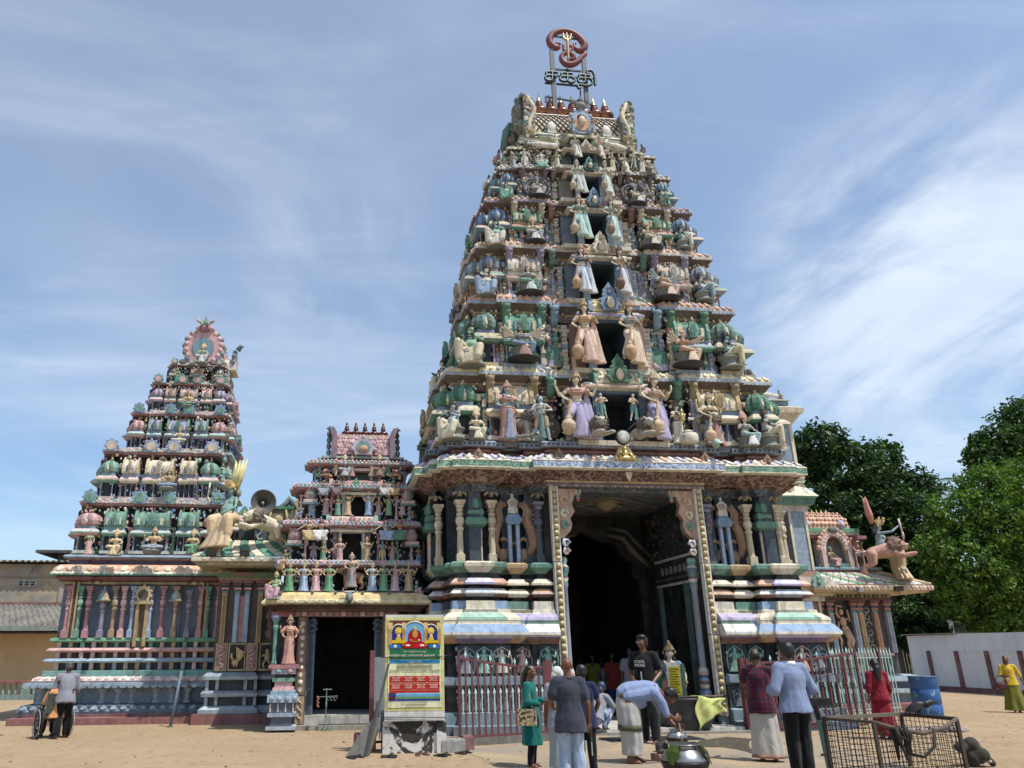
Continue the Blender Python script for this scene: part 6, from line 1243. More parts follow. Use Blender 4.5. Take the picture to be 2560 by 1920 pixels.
for x,yt,v,nm_,c_ in((655,552,2.35,'green-robed figure at the left corner','4f9a72'),(1362,560,2.5,'grey figure at the right corner','7a7f88'),(700,505,2.5,'terracotta figure on the left side','b0705a'),(1335,510,2.6,'salmon figure on the right side','c09080')):ST('seated',r5,x,640,yt,v,f'{nm_}, top row of the gate shrine',rad(-40 if x<1000 else 40),'cfae94',c_,c_,group=GM)
for x,yt,v,nm_ in((715,578,2.2,'left'),(1285,582,2.25,'right')):ST('lion_lying',r5,x,635,yt,v,f'small orange lion at the {nm_} end of the top row, gate shrine',rad(-30 if x<1000 else 30),'b9784a',hair='7a4428',cat='lion statue',nm='lion_statue',group='small lions of the gate shrine')
ST('bigbelly',r5,285,1655,1425,1.05,'green-skinned statue in pink cloth on the left corner of the yellow eave',rad(-35),'7fae72','c98f9c',crown='c9b04a',group=None)
ST('bigbelly',r5,1470,1640,1500,1.35,'pink-clad statue half hidden at the right end of the yellow eave',rad(60),'6fa08a','c98f9c',crown='c9b04a',group=None)
ST('goddess_four',r6,1992,862,525,.98,'orange-clad goddess statue standing on a pedestal left of the shrine door',rad(10),'d0916a','c4735a','c46a4a','c98a6a',crown='b99a4a',group=None,wide=1.1)
GL='statues on the left tower'
for k_,x,yb,yt,v,nm_,sk,c_,b_ in(('goddess',585,1622,1462,3.75,'standing goddess in pink sari, left corner of the lowest storey','d0b49a','d09a8a','4f9a6a'),('seated',762,1628,1458,3.7,'seated statue in yellow robes, left of centre on the lowest storey','d6c49a','d3b878','c9a868'),('crosslegged',1020,1600,1438,3.7,'cross-legged central statue on the lowest storey','d0a47a','8a93a0','b9905a'),('seated',1282,1622,1458,3.7,'seated statue in green robes, right of centre on the lowest storey','d3bf8a','3fa06a','c9a85a'),('crosslegged',1120,1182,1040,4.35,'cross-legged statue in blue, second storey','c9a070','5f86a8','a08a4a'),('crosslegged',1195,875,768,4.85,'cream lotus-seated statue, third storey','d8cba8','d0c0a0','c9b48c'),('crosslegged',1255,632,525,5.2,'dark-haired statue in green, fourth storey','c9b07a','3f9068','c9a84a'),('crosslegged',1320,438,360,5.5,'orange-tinted statue under the arch, fifth storey','d09a6a','8fa0a8','b0603f'),('goddess',1178,478,378,5.5,'green statue at the left of the fifth storey','5f9a80','3f8a72','6fa890'),('seated',1465,478,392,5.5,'pinkish statue at the right of the fifth storey','d0ae9a','cf9a8f','7fa898'),('seated',1350,345,212,5.35,'lute-playing goddess inside the crowning horseshoe arch','d6c8b0','cfd6d0','6fa890')):
 ST(k_,r4,x,yb,yt,v,f'{nm_}, left tower',0,sk,c_,b_,crown='c9a04a',group=GL)
 # ==== tiled porches with lion riders
def tile_roof(mb,a,b,c_,d_,nu,nv,cols,th=.02):
 a,b,c_,d_=map(V,(a,b,c_,d_));nm=(b-a).cross(d_-a).normalized()
 q=lambda s,t:a.lerp(b,s).lerp(d_.lerp(c_,s),t)
 mb.add([a,b,c_,d_],[(0,1,2,3)],'3f4a44')
 for i in range(-1,nu+1):
  for j in range(-1,nv*2):
   cs,ct=(i+.5+(.5 if j%2 else 0))/nu,(j+1)/(2*nv)
   pts=[(cs-.47/nu,ct),(cs,ct-.47/nv),(cs+.47/nu,ct),(cs,ct+.47/nv)]
   pts=[(min(1,max(0,s)),min(1,max(0,t)))for s,t in pts]
   if abs(pts[0][0]-pts[2][0])<.02/nu or abs(pts[1][1]-pts[3][1])<.02/nv:continue
   k=(i+(j+1)//2)%len(cols)
   mb.loft([[tuple(q(*p)+nm*.005)for p in pts],[tuple(q(cs+(s-cs)*.8,ct+(t-ct)*.8)+nm*.03)for s,t in pts]],cols[k])
PO=thing('tiled_porch','porch with green and cream diamond roof tiles, grey plinth and gilded panels between the left tower and gate shrine','porch',(-9.4,3.0,0))
PO['label']='porch with green and cream diamond roof tiles beside the left tower'
def OP(mb,name,mat='clean'):
 o=mb.build(name,mat,PO);o.location=(9.4,-3,0);return o
sweep(mb:=MB(),[(-10.5,3.0),(-8.5,3.0),(-8.5,5),(-10.5,5)],[(0,0),(0,.24),(-.1,.245)],['8a3c36','7f3732']);OP(mb,'red_step','paint')
pp=[(-10.3,3.12),(-8.96,3.12),(-8.96,3.3),(-8.5,3.3),(-8.5,5),(-10.3,5)]
sweep(mb:=MB(),pp,[(.06,.25),(.06,.34),(-.06,.42),(-.12,.43),(-.12,.62),(.02,.64),(.04,.72),(-.02,.78),(-.12,.79),(-.12,1.02),(.02,1.04),(.03,1.12),(-.06,1.2),(-.14,1.26)],['93a3ac','9fafb8','6f7f8a','3a4650','93a3ac','9fafb8','7f8f9a','3a4650','35404a','93a3ac','9fafb8','8797a2','8797a2'])
for z0,z1 in((.43,.63),(.79,1.03)):
 for u in(-10.2,-9.95,-9.25,-9.0):mb.box((u-.04,3.17,z0),(u+.04,3.27,z1),'9fafb8')
OP(mb,'plinth')
mb=MB();mb.box((-10.1,3.2,1.24),(-8.5,5,3.5),'4f463c');OP(mb,'wall')
for u0,u1,c_ in((-10.06,-9.74,'9a6a62'),(-9.74,-9.28,'14181c'),(-9.28,-8.98,'9a6a62'),(-8.96,-8.52,'1a1d20')):
 mb=MB();mb.box((u0+.012,3.15,1.25),(u1-.012,3.2,1.92),'b0945a');mb.box((u0+.045,3.14,1.29),(u1-.045,3.15,1.88),c_);cx_=(u0+u1)/2
 if c_=='9a6a62':
  for q in range(3):mb.tube([(cx_+.08*sin(t*1.1+q*2),3.13,1.34+q*.17+t*.03)for t in range(7)],[.018]*7,5,'d0a090')
 elif u0<-9:
  mb.ball((cx_-.03,3.13,1.45),(.09,.03,.08),'c9a04f');mb.tube([(cx_-.08,3.12,1.5),(cx_-.13,3.11,1.6),(cx_-.12,3.11,1.67),(cx_-.16,3.11,1.66)],[.035,.03,.03,.01],6,'c9a04f')
  for q in range(6):mb.tube([(cx_+.03,3.13,1.46),(cx_+.02+.03*q,3.11,1.62),(cx_+.0+.033*q,3.11,1.8-.02*q),(cx_-.03+.03*q,3.11,1.82-.02*q)],[.02,.028,.03,.015],5,'c9a04f')
  for x in(-.05,.02):mb.tube([(cx_+x,3.13,1.4),(cx_+x,3.12,1.33)],.014,5,'c9a04f')
 else:
  mb.ball((cx_,3.12,1.72),(.05,.03,.06),'b9944f');mb.ball((cx_,3.12,1.58),(.07,.03,.11),'b9944f')
  for x in(-1,1):mb.tube([(cx_+x*.04,3.12,1.5),(cx_+x*.09,3.11,1.4),(cx_+x*.05,3.11,1.3)],.03,6,'b9944f');mb.tube([(cx_+x*.07,3.12,1.64),(cx_+x*.13,3.1,1.6),(cx_+.1,3.1,1.68)],.02,5,'b9944f')
 OP(mb,'gilded_panel')
for u,c_ in((-9.92,'b99a4a'),(-9.60,'7fa0b8'),(-9.34,'7fa0b8'),(-9.0,'b99a4a')):
 mb=MB();mb.box((u-.06,3.08,1.93),(u+.06,3.2,3.15),c_);mb.box((u-.035,3.07,1.95),(u+.035,3.08,3.1),shade(c_,1.2)if c_[0]=='7' else '8a6a30')
 for z,w_,cc in((3.15,.07,'teal'),(3.24,.09,'c07f86'),(3.3,.07,'3a4a5a'),(3.36,.11,'6a3a3a'),(3.42,.14,'rust')):mb.box((u-w_,3.2-w_*1.4,z),(u+w_,3.2,z+.065),cc)
 OP(mb,'pilaster')
mb=MB();mb.box((-9.58,3.16,1.95),(-9.38,3.2,3.1),'b0705f');mb.box((-8.9,3.18,2.0),(-8.5,3.22,3.3),'2a2420')
for q in range(5):mb.ball((-8.72+.04*(q%2),3.17,2.15+.22*q),(.13,.03,.14),'7a5046',8,5)
mb.box((-10.1,3.05,3.48),(-8.5,3.3,3.55),'a8823f');mb.box((-10.14,3.0,3.55),(-8.5,3.3,3.68),'4f7a5a');mb.box((-9.7,2.98,3.58),(-9.2,3.0,3.68),'8a4a4a');OP(mb,'frieze')
mb=MB()
z0=3.9;mb.box((-10.72,2.3,z0),(-8.42,5.2,z0+.1),'d3c8a6');mb.box((-10.6,2.42,z0-.1),(-8.42,5.2,z0),'a8985f')
for i in range(9):mb.ball((-10.4+i*.24,2.295,z0+.05),(.06,.012,.03),'e0d8c0',6,4)
OP(mb,'eave_slab','paint')
mb=MB();tile_roof(mb,(-10.68,2.36,4.02),(-8.42,2.36,4.02),(-8.42,3.25,4.52),(-9.9,3.25,4.52),8,3,['3f9070','d8c9a2'])
mb.add([(-10.68,2.36,4.02),(-9.9,3.25,4.52),(-9.9,5.1,4.52),(-10.68,5.1,4.02)],[(0,1,2,3)],'3f7a62');mb.box((-9.9,3.25,4.4),(-8.42,5.1,4.52),'5a5248')
mb.tube([(-10.7,2.34,4.0),(-10.3,2.8,4.2),(-9.9,3.25,4.54)],[.06,.08,.06],6,'d8c9a2');OP(mb,'tile_roof')
mb=MB();mb.box((-9.75,3.6,4.5),(-8.95,4.6,4.98),'2f3f3a');OP(mb,'roof_drum')
mb=MB();mb.box((-9.28,3.3,4.52),(-8.98,3.45,5.02),'55606a')
mb.tube([(-9.06,3.29,4.6),(-9.18,3.28,4.58),(-9.22,3.28,4.68),(-9.1,3.28,4.78),(-9.16,3.28,4.9),(-9.22,3.28,4.98)],[.02,.03,.035,.03,.03,.02],6,'a9b0b8');OP(mb,'roof_panel')
mb=MB();mb.plate([(-9.15,4.6),(-8.3,4.35),(-8.3,5.62),(-8.9,5.55),(-9.55,5.42),(-9.55,5.2)],3.9,4.0,'7d7452')
c_='b09a55'
mb.ball((-8.72,3.88,5.2),(.13,.05,.15),c_);mb.ball((-8.74,3.88,4.82),(.2,.06,.22),c_);mb.ball((-8.85,3.87,4.66),(.13,.06,.15),c_);mb.ball((-8.6,3.87,4.66),(.13,.06,.15),c_)
for x in(-1,1):mb.tube([(-8.72+x*.14,3.88,5.05),(-8.72+x*.26,3.87,5.2),(-8.72+x*.2,3.87,5.5)],[.05,.045,.03],6,c_)
mb.box((-9.0,3.86,5.52),(-8.3,4.06,5.6),'2f8a5a');OP(mb,'painted_gable')
mb=MB();pts=[(-9.5,5.42),(-8.9,5.62),(-8.62,5.72),(-8.3,5.98),(-8.05,6.3),(-7.6,6.5),(-7.2,6.1),(-7.2,5.2),(-9.5,5.2)]
mb.plate(pts,5.0,5.3,'c9a84a');mb.tube([(-8.95,4.95,5.6),(-8.75,4.93,5.72),(-8.6,4.93,5.85),(-8.5,4.93,6.0),(-8.42,4.93,5.9),(-8.3,4.93,5.7)],[.06,.1,.1,.12,.1,.05],7,'6f7f80');OP(mb,'curved_gable')
mb=MB();mb.plate([(-9.75+a*.2,5.4+b*.3)for a,b in((-.9,0),(.9,0),(1,.3),(.6,.6),(.3,.9),(0,1.1),(-.3,.9),(-.6,.6),(-1,.3))],4.6,4.7,'4f9a7a');OP(mb,'roof_crest')
mb=MB();kk=kuta_mesh('corner_shrine',1.0,('b9b0a8','c9a48c','5f7a8a','d8cba6'));o=obj('corner_shrine',kk,PO,(-9.75+9.4,4.6-3,4.55));o.scale=(1.15,1.0,1.05)
def rider(label,loc,yaw,skin,cloth,lionc,mane,plume,loff,lyaw,s=1.0):
 t=thing('lion_rider_statue',label,'statue',loc,yaw,None,scale=s)
 Jr=cpj(Jb);Jr['knL']=V((-.22,-.34,.42));Jr['anL']=V((-.2,-.3,-.05));Jr['knR']=V((.3,-.28,.42));Jr['anR']=V((.3,-.24,-.05));Jr['elL']=V((-.36,-.22,1.0));Jr['wrL']=V((-.26,-.42,1.16));Jr['elR']=V((.36,-.1,.72));Jr['wrR']=V((.3,-.36,.58))
 m=MB();hm=body_into(m,Jr,1,False,1.5,'x' and None,'plain',(0,.35),n=8,bust=1.2);b=obj('body',remesh(m,'statue_body','statue',.025,1),t);b.color=(*col(skin),1)
 def gr(m_):
  cap(m_,(-.1,.02,.5),(-.22,-.33,.42),.17,.14);cap(m_,(-.22,-.33,.42),(-.2,-.3,.05),.14,.12);cap(m_,(.1,.02,.5),(.3,-.28,.42),.17,.14);cap(m_,(.3,-.28,.42),(.3,-.25,.05),.14,.13);m_.ball((0,.06,.48),(.27,.24,.17))
  skirt(m_,[-.28,-.1,.2,.5],[.5,.42,.26,.16],[.2,.18,.14,.1],[-.06,0,.05,.05],[-.34,-.3,-.26,-.2],11,.13,64)
 o=obj('dhoti',gmesh('statue_dhoti',gr,.025),t);o.color=(*col(cloth),1)
 o=obj('hair',hairm('statue_hair',Jr['head'],.25,hm=hm),t);o.color=(.02,.02,.02,1)
 o=obj('painted_face',facem('statue_face',hm),t)
 o=obj('crown',crown_s,t);o.matrix_local=hm@M.Translation((0,.01,.085));o.color=(*col('c9a84a'),1)
 m=MB();m.ball((0,0,0),(.05,.05,.07));[m.ball((.08*cos(a),0,.08*sin(a)),.035)for a in(0,1.2,2.4,3.6,4.8)];o=obj('crown_boss',m.mesh('boss',MT['statue']),t);o.matrix_local=hm@M.Translation((0,-.1,.2));o.color=(*col('c9a030'),1)
 m=MB()
 for i in range(11):
  a=radians(-24+6*i);m.tube([(.02*i-.1,.16,1.3),(sin(a)*.25,.2,1.58),(sin(a)*.5,.24,1.95+.1*sin(i*2.1))],[.05,.07,.012],6)
 o=obj('plume',m.mesh('plume',MT['statue']),t);o.color=(*col(plume),1)
 m=MB();m.tube([(-.26,-.45,1.35),(-.27,-.48,.98)],.025,6);[m.tube([(-.27,-.48,.98),(-.27+x*.09,-.48,.9),(-.27+x*.08,-.48,.76)],[.02,.02,.006],5)for x in(-1,0,1)];o=obj('trident',m.mesh('trident',MT['statue']),t);o.color=(*col('cfc6a8'),1)
 parts,h0=PROTO['lion_leaping'];L_=bpy.data.objects.new('lion',None);C.objects.link(L_);L_.parent=t;L_.location=M.Rotation(-yaw,3,'Z')@V(loff);L_.rotation_euler=(0,0,lyaw-yaw);L_.scale=(.86,)*3
 for pn,me,key,_ in parts:
  o=obj(pn,me,L_)
  if key:o.color=(*col(lionc if key=='skin' else mane),1)
 return t
p=at(500+410*.15672,1180+1080*.15672,2.6)
rider('pot-bellied green rider with yellow plume and pale lion above the porch roof',(p.x,2.75,4.55),rad(-42),'6fa090','d8b070','d3c49a','6a5a40','e3cf6a',(.98,-.05,-.22),rad(-60),1.05)
# ---- the right shrine: the same kind of porch mirrored, seen on the far right
RS=thing('right_shrine','painted side shrine with tiled eave and an arched niche, right of the main tower','shrine',(8.9,4.6,0))
def RP(mb,name,mat='clean'):
 o=mb.build(name,mat,RS);o.location=(-8.9,-4.6,0);return o
rp_=[(7.3,4.75),(9.95,4.75),(9.95,8),(7.3,8)]
sweep(mb:=MB(),rp_,[(.55,0),(.55,.2),(.4,.24),(.4,.45),(.5,.5),(.5,.58),(.3,.62),(.3,.78),(.4,.82),(.36,.95),(.14,1.0)],['8a3c36','7f3732','5f7a84','8aa0a8','9fb0b8','6f7f8a','46545f','9fb0b8','8aa0a8','8aa0a8']);RP(mb,'plinth')
mb=MB();mb.box((7.3,4.8,.98),(9.95,8,3.3),'544a46');RP(mb,'wall')
mb=MB()
for u0,u1,c_ in((7.4,7.9,'6a5a86'),(7.95,8.75,'d3bf92'),(8.8,9.2,'b99a4a'),(9.25,9.75,'4a4a46')):
 mb.box((u0,4.72,1.02),(u1,4.8,1.52),c_);mb.box((u0-.02,4.69,1.52),(u1+.02,4.8,1.6),'d0a89a')
 for q in range(4):mb.ball((u0+(q+.5)*(u1-u0)/4,4.71,1.15+.2*(q%2)),(.06,.02,.12),'4a6a4f' if q%2 else 'c9b89a',6,5)
RP(mb,'dado_panel')
for u,c_ in((7.62,'c9a04a'),(7.95,'a9b9c6'),(8.72,'a9b9c6'),(8.92,'c9a04a'),(9.4,'c98a4a'),(9.82,'a9b9c6')):
 mb=MB();mb.box((u-.07,4.66,1.6),(u+.07,4.8,2.75),c_);mb.box((u-.02,4.65,1.62),(u+.02,4.66,2.7),shade(c_,.75))
 for z,w_,cc in((2.75,.08,'teal'),(2.83,.1,'b0604a'),(2.9,.08,'6a5a7a'),(2.97,.12,'b0705a'),(3.05,.15,'7a4a4a')):mb.box((u-w_,4.8-w_*1.3,z),(u+w_,4.8,z+.07),cc)
 RP(mb,'pilaster')
mb=MB();mb.box((8.05,4.77,1.62),(8.62,4.81,3.05),'22262b');u=8.33
cc='cf9a72';mb.ball((u-.02,4.74,2.78),(.075,.05,.09),cc);mb.ball((u,4.74,2.5),(.11,.05,.14),cc);mb.ball((u+.03,4.74,2.3),(.12,.05,.1),cc)
mb.tube([(u,4.74,2.25),(u+.08,4.72,2.0),(u+.04,4.73,1.85),(u+.1,4.74,1.66)],[.08,.06,.05,.035],7,cc);mb.tube([(u+.08,4.74,2.25),(u+.16,4.72,2.0),(u+.16,4.74,1.7)],[.075,.055,.035],7,cc)
mb.tube([(u-.1,4.74,2.6),(u-.2,4.72,2.75),(u-.15,4.72,2.98),(u+.02,4.73,2.93)],[.04,.04,.035,.03],6,cc);mb.tube([(u+.1,4.74,2.6),(u+.2,4.72,2.5),(u+.17,4.72,2.85)],[.04,.035,.03],6,cc)
for x,z0 in((-1,2.5),(1,2.3)):mb.tube([(u+x*.14,4.75,z0),(u+x*.24,4.74,z0-.35),(u+x*.15,4.74,z0-.55),(u+x*.2,4.74,z0-.75)],[.03,.05,.045,.02],6,'d8a884')
RP(mb,'dancer_relief')
mb=MB();mb.box((9.0,4.78,1.62),(9.32,4.81,3.1),'4a3a30')
for q in range(6):mb.tube([(9.16+.11*cos(t*.9+q*2)*(1-.09*t),4.76,1.75+q*.22+.1*sin(t*.9+q*2)*(1-.09*t))for t in range(7)],[.03,.03,.028,.024,.02,.014,.01],6,'8f9aa3')
RP(mb,'scroll_relief')
mb=MB();mb.box((7.3,4.62,3.12),(9.95,4.85,3.2),'6a3a34')
for i in range(18):mb.box((7.35+i*.145,4.58,3.2),(7.35+i*.145+.1,4.64,3.3),['4a7a5a','a07a4a'][i%2])
RP(mb,'frieze')
mb=MB();mb.box((6.9,3.7,3.3),(10.55,8,3.36),'c9a86a');mb.box((6.85,3.62,3.36),(10.65,8.1,3.5),'d8b48c')
for i in range(30):mb.ball((6.95+i*.126,3.615,3.43),(.055,.012,.05),['d0905f','e0cdb0'][i%2],6,4)
RP(mb,'eave_slab')
mb=MB();tile_roof(mb,(6.9,3.68,3.51),(10.55,3.68,3.51),(9.6,4.6,3.95),(7.3,4.6,3.95),12,3,['4f9a7a','d8b08a','b9c3d0','d8cba6'])
mb.add([(10.55,3.68,3.51),(10.55,7.5,3.51),(9.6,7.5,3.95),(9.6,4.6,3.95)],[(0,1,2,3)],'a98a6a');mb.box((7.3,4.6,3.8),(9.6,7.5,3.95),'6a5a4a')
mb.tube([(10.6,3.64,3.52),(10.1,4.1,3.72),(9.6,4.6,3.98)],[.06,.09,.06],6,'d0a878');RP(mb,'tile_roof')
mb=MB();mb.box((7.3,4.55,3.95),(9.7,7.2,4.02),'8a3a40');mb.box((7.25,4.5,4.02),(9.75,7.2,4.1),'6f9ab0')
for i in range(24):mb.ball((7.3+i*.1,4.5,4.06),(.035,.02,.03),'9fb8c6',6,4)
mb.box((7.4,5.2,4.1),(9.5,7,5.0),'8a827a');RP(mb,'upper_wall')
mb=MB()
for u,c_ in((7.55,'a8603f'),(7.95,'9ab0c6'),(8.85,'9ab0c6'),(9.2,'a8603f'),(9.45,'b0704a')):
 o=obj('post',pilc['o' if c_[0]=='a' or c_[0]=='b' else 'b'],RS,(u-8.9,4.85-4.6,4.1));o.scale=(.7,.7,.62)
mb.box((7.35,4.7,5.0),(9.6,7,5.1),'9a4a4a');mb.box((7.3,4.62,5.1),(9.3,7.1,5.18),'c9b8a8');mb.box((7.25,4.58,5.18),(9.3,7.1,5.3),'4f9a70')
arc=[(5.6-1.0*cos(t),5.3+.62*sin(t))for t in[pi*i/12 for i in range(13)]]
mb.loft([[(x,y,z)for y,z in arc]for x in(7.35,9.0)],'d0956a')
for r in range(4):
 for i in range(12):t=radians(12+15*r);mb.ball((7.42+i*.135+(.06 if r%2 else 0),5.6-1.03*cos(t),5.3+.64*sin(t)),(.06,.03,.05),['d8a884','c07a5a'][(i+r)%2],6,4)
for i in range(9):mb.lathe((7.55+i*.16,5.4,5.88),[(.035,0),(.05,.04),(.02,.07),(.0,.16)],6,'d3b44a')
for u in(7.6,8.75):mb.ball((u,4.62,5.42),(.14,.07,.15),'8a9ac0',9,6);mb.ball((u,4.56,5.42),(.07,.04,.07),'d0a090',8,5)
RP(mb,'barrel_roof')
mb=MB();uc=8.38
pts=[(uc+.40*cos(t),4.62+.52*sin(t))for t in[pi*i/14 for i in range(15)]]
for i in range(1,15):
 a,b=pts[i-1],pts[i];mb.bar((a[0],4.6,a[1]),(b[0],4.6,b[1]),.16,.12,'d8b0a0',up=(0,1,0));mx_,mz_=(a[0]+b[0])/2,(a[1]+b[1])/2
 d=V((mx_-uc,0,mz_-4.62)).normalized();mb.ball((mx_+d.x*.13,4.6,mz_+d.z*.13),(.09,.07,.09),['d0906a','c07a6a'][i%2],7,5);mb.ball((mx_,4.53,mz_),(.03,.02,.03),'e3d8b8',6,4)
mb.box((uc-.5,4.5,4.1),(uc-.36,4.7,4.62),'c9a89a');mb.box((uc+.36,4.5,4.1),(uc+.5,4.7,4.62),'c9a89a');mb.ball((uc,4.55,5.24),(.18,.08,.12),'5f6a5a');mb.box((uc-.36,4.52,4.1),(uc+.36,4.9,4.22),'4f8a80')
mb.box((uc-.4,5.05,4.1),(uc+.4,5.1,5.15),'a8a093');RP(mb,'arched_niche')
o=obj('corner_shrine',kuta_mesh('corner_shrine',1.25,('b9a9a8','d0906a','7a4a4a','7a9ac0')),RS,(9.5-8.9,5.6-4.6,4.1))
ST('seated',lambda x,y:(1960+x*.3255,1180+y*.3255),385,725,565,4.62,'pink-skirted seated goddess inside the arched niche of the right shrine',rad(20),'cfae8c','c98f86','a8904a',crown='6a7a5a')
p=at(1960+830*.3255,1180+790*.3255,4.1)
rider('blue-armed rider on a tawny roaring lion at the corner of the right shrine eave',(p.x-.1,4.1,3.98),rad(62),'8aa3ac','c9a86a','c0805a','6a3f2a','d06a4a',(-.42,-.45,-.12),rad(64),1.1)
# ---- square side tower seen behind the gate tower on the right
SI=thing('side_tower','grey-blue panelled side tower with cream edges rising behind the gate tower','temple tower',(6.4,4.5,0))
def SP(mb,name,mat='clean'):
 o=mb.build(name,mat,SI);o.location=(-6.4,-4.5,0);return o
mb=MB();mb.box((6.1,4.25,3.0),(6.62,4.6,3.75),'2a2e30')if 0 else None
for u0,u1,z0,z1,c_ in((6.72,7.24,3.95,5.72,'7d93a8'),(6.72,7.24,2.2,3.05,'9a5a34'),(5.3,5.8,3.95,5.72,'7d93a8')):
 mb.box((u0,4.1,z0),(u1,4.6,z1),c_);mb.box((u0-.03,4.07,z0),(u0+.04,4.1,z1),'d8cba0');mb.box((u1-.04,4.07,z0),(u1+.03,4.1,z1),'d8cba0');mb.box((u1,4.1,z0),(u1+.03,4.6,z1),'d8cba0')
SP(mb,'pillar')
mb=MB();mb.box((4.6,4.5,0),(7.2,8,5.7),'2b2d2e');mb.box((6.62,4.2,0),(7.3,6.0,2.2),'6f675c');SP(mb,'dark_arcade')
mb=MB()
for z0,z1,u1,v0,c_ in((3.05,3.2,7.35,3.95,'cfc3a0'),(3.2,3.48,7.55,3.8,'c2a24f'),(3.48,3.6,7.66,3.66,'d6ccbb'),(3.6,3.74,7.55,3.8,'c9b6a8'),(3.74,3.92,7.3,3.98,'a8683f')):mb.box((5.0,v0,z0),(u1,8,z1),c_)
SP(mb,'lower_cornice','paint')
mb=MB();crest(mb,7.02,3.6,3.42,.42,H('7aa890'));SP(mb,'crest')
mb=MB();pl=[(4.8,4.05),(7.36,4.05),(7.36,8),(4.8,8)]
sweep(mb,pl,[(-.02,5.72),(-.0,5.9),(.14,5.92),(.2,6.12),(.26,6.16),(.22,6.22),(.04,6.45),(-.25,6.58)],['c9b6b8','5f9a80','3f7a68','6fae92','d8cba8','d6c9a6','d0c098']);SP(mb,'roof_slab')
mb=MB();crest(mb,6.75,3.9,6.18,.42,H('c9bb98'));crest(mb,7.5,4.3,6.1,.5,H('8a7f6a'));mb.ball((7.66,4.25,6.4),.1,'6f9ac0',8,6);mb.ball((7.52,4.4,6.35),(.18,.2,.2),'b0a488',8,6);SP(mb,'roof_crest')
mb=MB();mb.box((5.2,4.5,6.5),(7.5,7.4,8.55),'7f95ab');mb.box((7.44,4.46,6.5),(7.54,4.56,8.55),'d8cba0');mb.box((6.9,4.47,6.5),(6.98,4.5,8.55),'d8cba0');SP(mb,'shaft')
mb=MB();pl=[(5.2,4.5),(7.5,4.5),(7.5,7.4),(5.2,7.4)]
sweep(mb,pl,[(.02,8.55),(.04,8.62),(.1,8.68),(.26,8.92),(.34,8.95),(.36,9.12),(.2,9.2),(-.1,9.22)],['c9a9a0','d0b8a8','cdbfa2','d8cba8','cdbb94','c9b88f','bfae88']);mb.box((6.55,4.3,9.24),(7.45,5.2,9.38),'5f86a0');mb.box((6.5,4.25,9.38),(7.5,5.2,9.42),'bone');SP(mb,'cornice')
mb=MB();sweep(mb,[(4.9,4.7),(7.0,4.7),(7.0,7.0),(4.9,7.0)],[(0,9.2),(0,9.6),(.12,9.66),(.16,9.72),(.0,9.8),(-.1,9.95)],['a8988a','d0b8a8','c9a898','d8cba8','bone']);mb.lathe((5.95,5.85,9.95),[(.9,0),(1.0,.15),(.98,.4),(.8,.7),(.5,.9),(.1,1.0)],20,'cdbb90',True,lambda k,i:'cdbb90' if(i+k)%2 else '8a7a5a');SP(mb,'dome')
mb=MB();crest(mb,6.55,4.6,9.85,.55,H('9a8f80'));mb.ball((6.42,4.6,10.45),(.1,.1,.13),'5f5f60',8,6);SP(mb,'dome_crest')
ST('seated',lambda x,y:(1840+x*.434,880+y*.434),255,270,215,4.5,'grey cross-legged figure on the blue platform of the side tower',rad(30),'8a9098','9aa3a8','7d858c')
ST('reclining',lambda x,y:(1840+x*.434,880+y*.434),195,268,240,4.5,'white animal-like figure lying on the blue platform, side tower',rad(0),'d0cbbd','c9c4b6','9aa0a0')
# ---- blue painted wall glimpsed between the shrine and the gate tower
t=thing('blue_wall','bright blue painted wall between the gate shrine and the main tower','wall',(-4.9,3.4,0))
mb=MB();mb.box((-.35,0,0),(.6,.15,5.6),'2f6f9c');mb.build('blue_face','paint',t);mb=MB();mb.box((-.4,-.1,5.6),(.65,.3,5.72),'8a8f88');mb.build('coping','paint',t)
# ==== setting: sand, concrete, houses, boundary wall
def sheet(name,pts,z,mat,sub=0):
 mb=MB();mb.add([(x,y,z)for x,y in pts],[tuple(range(len(pts)))],(1,1,1));o=mb.build(name,mat);o.matrix_world=MF
 tag(o,None,None,kind='structure');return o
def sandmat():
 mt,t,b=newmat('trodden_sand');ps=nn(t,'ShaderNodeNewGeometry').outputs['Position']
 n1=noise_n(t,ps,.35,5,.6);n2=noise_n(t,ps,6,5,.65);n3=noise_n(t,ps,140,2,.6);n4=noise_n(t,ps,1.3,4,.6,None,.8)
 c=mixc(t,rng(t,n1,.35,.7),H('b09a7c'),H('a28a6c'));c=mixc(t,rng(t,n4,.5,.75,0,.5),c,H('8f7a62'));c=mixc(t,rng(t,n2,.35,.75,0,.45),c,H('bca588'))
 c=mixc(t,rng(t,n3,.62,.8,0,.6),c,H('8a6a48'));c=mixc(t,rng(t,n3,.2,.36,.5,0),c,H('c9b698'))
 vo=nn(t,'ShaderNodeTexVoronoi',feature='F1');vo.inputs['Scale'].default_value=3.2;t.links.new(ps,vo.inputs['Vector'])
 dent=rng(t,vo.outputs['Distance'],.08,.35,0,1,True)
 vo2=nn(t,'ShaderNodeTexVoronoi',feature='F1');vo2.inputs['Scale'].default_value=2.0;t.links.new(ps,vo2.inputs['Vector']);c=mixc(t,rng(t,vo2.outputs['Distance'],.03,.06,.8,0),c,H('5a4432'))
 t.links.new(c,b.inputs['Base Color']);b.inputs['Roughness'].default_value=.95;b.inputs['Specular IOR Level'].default_value=.1
 ad=nn(t,'ShaderNodeMath',operation='ADD');t.links.new(n2,ad.inputs[0]);t.links.new(dent,ad.inputs[1]);ad2=nn(t,'ShaderNodeMath',operation='MULTIPLY_ADD');t.links.new(n3,ad2.inputs[0]);ad2.inputs[1].default_value=.35;t.links.new(ad.outputs[0],ad2.inputs[2])
 bump(t,b,ad2.outputs[0],.8,.06);return mt
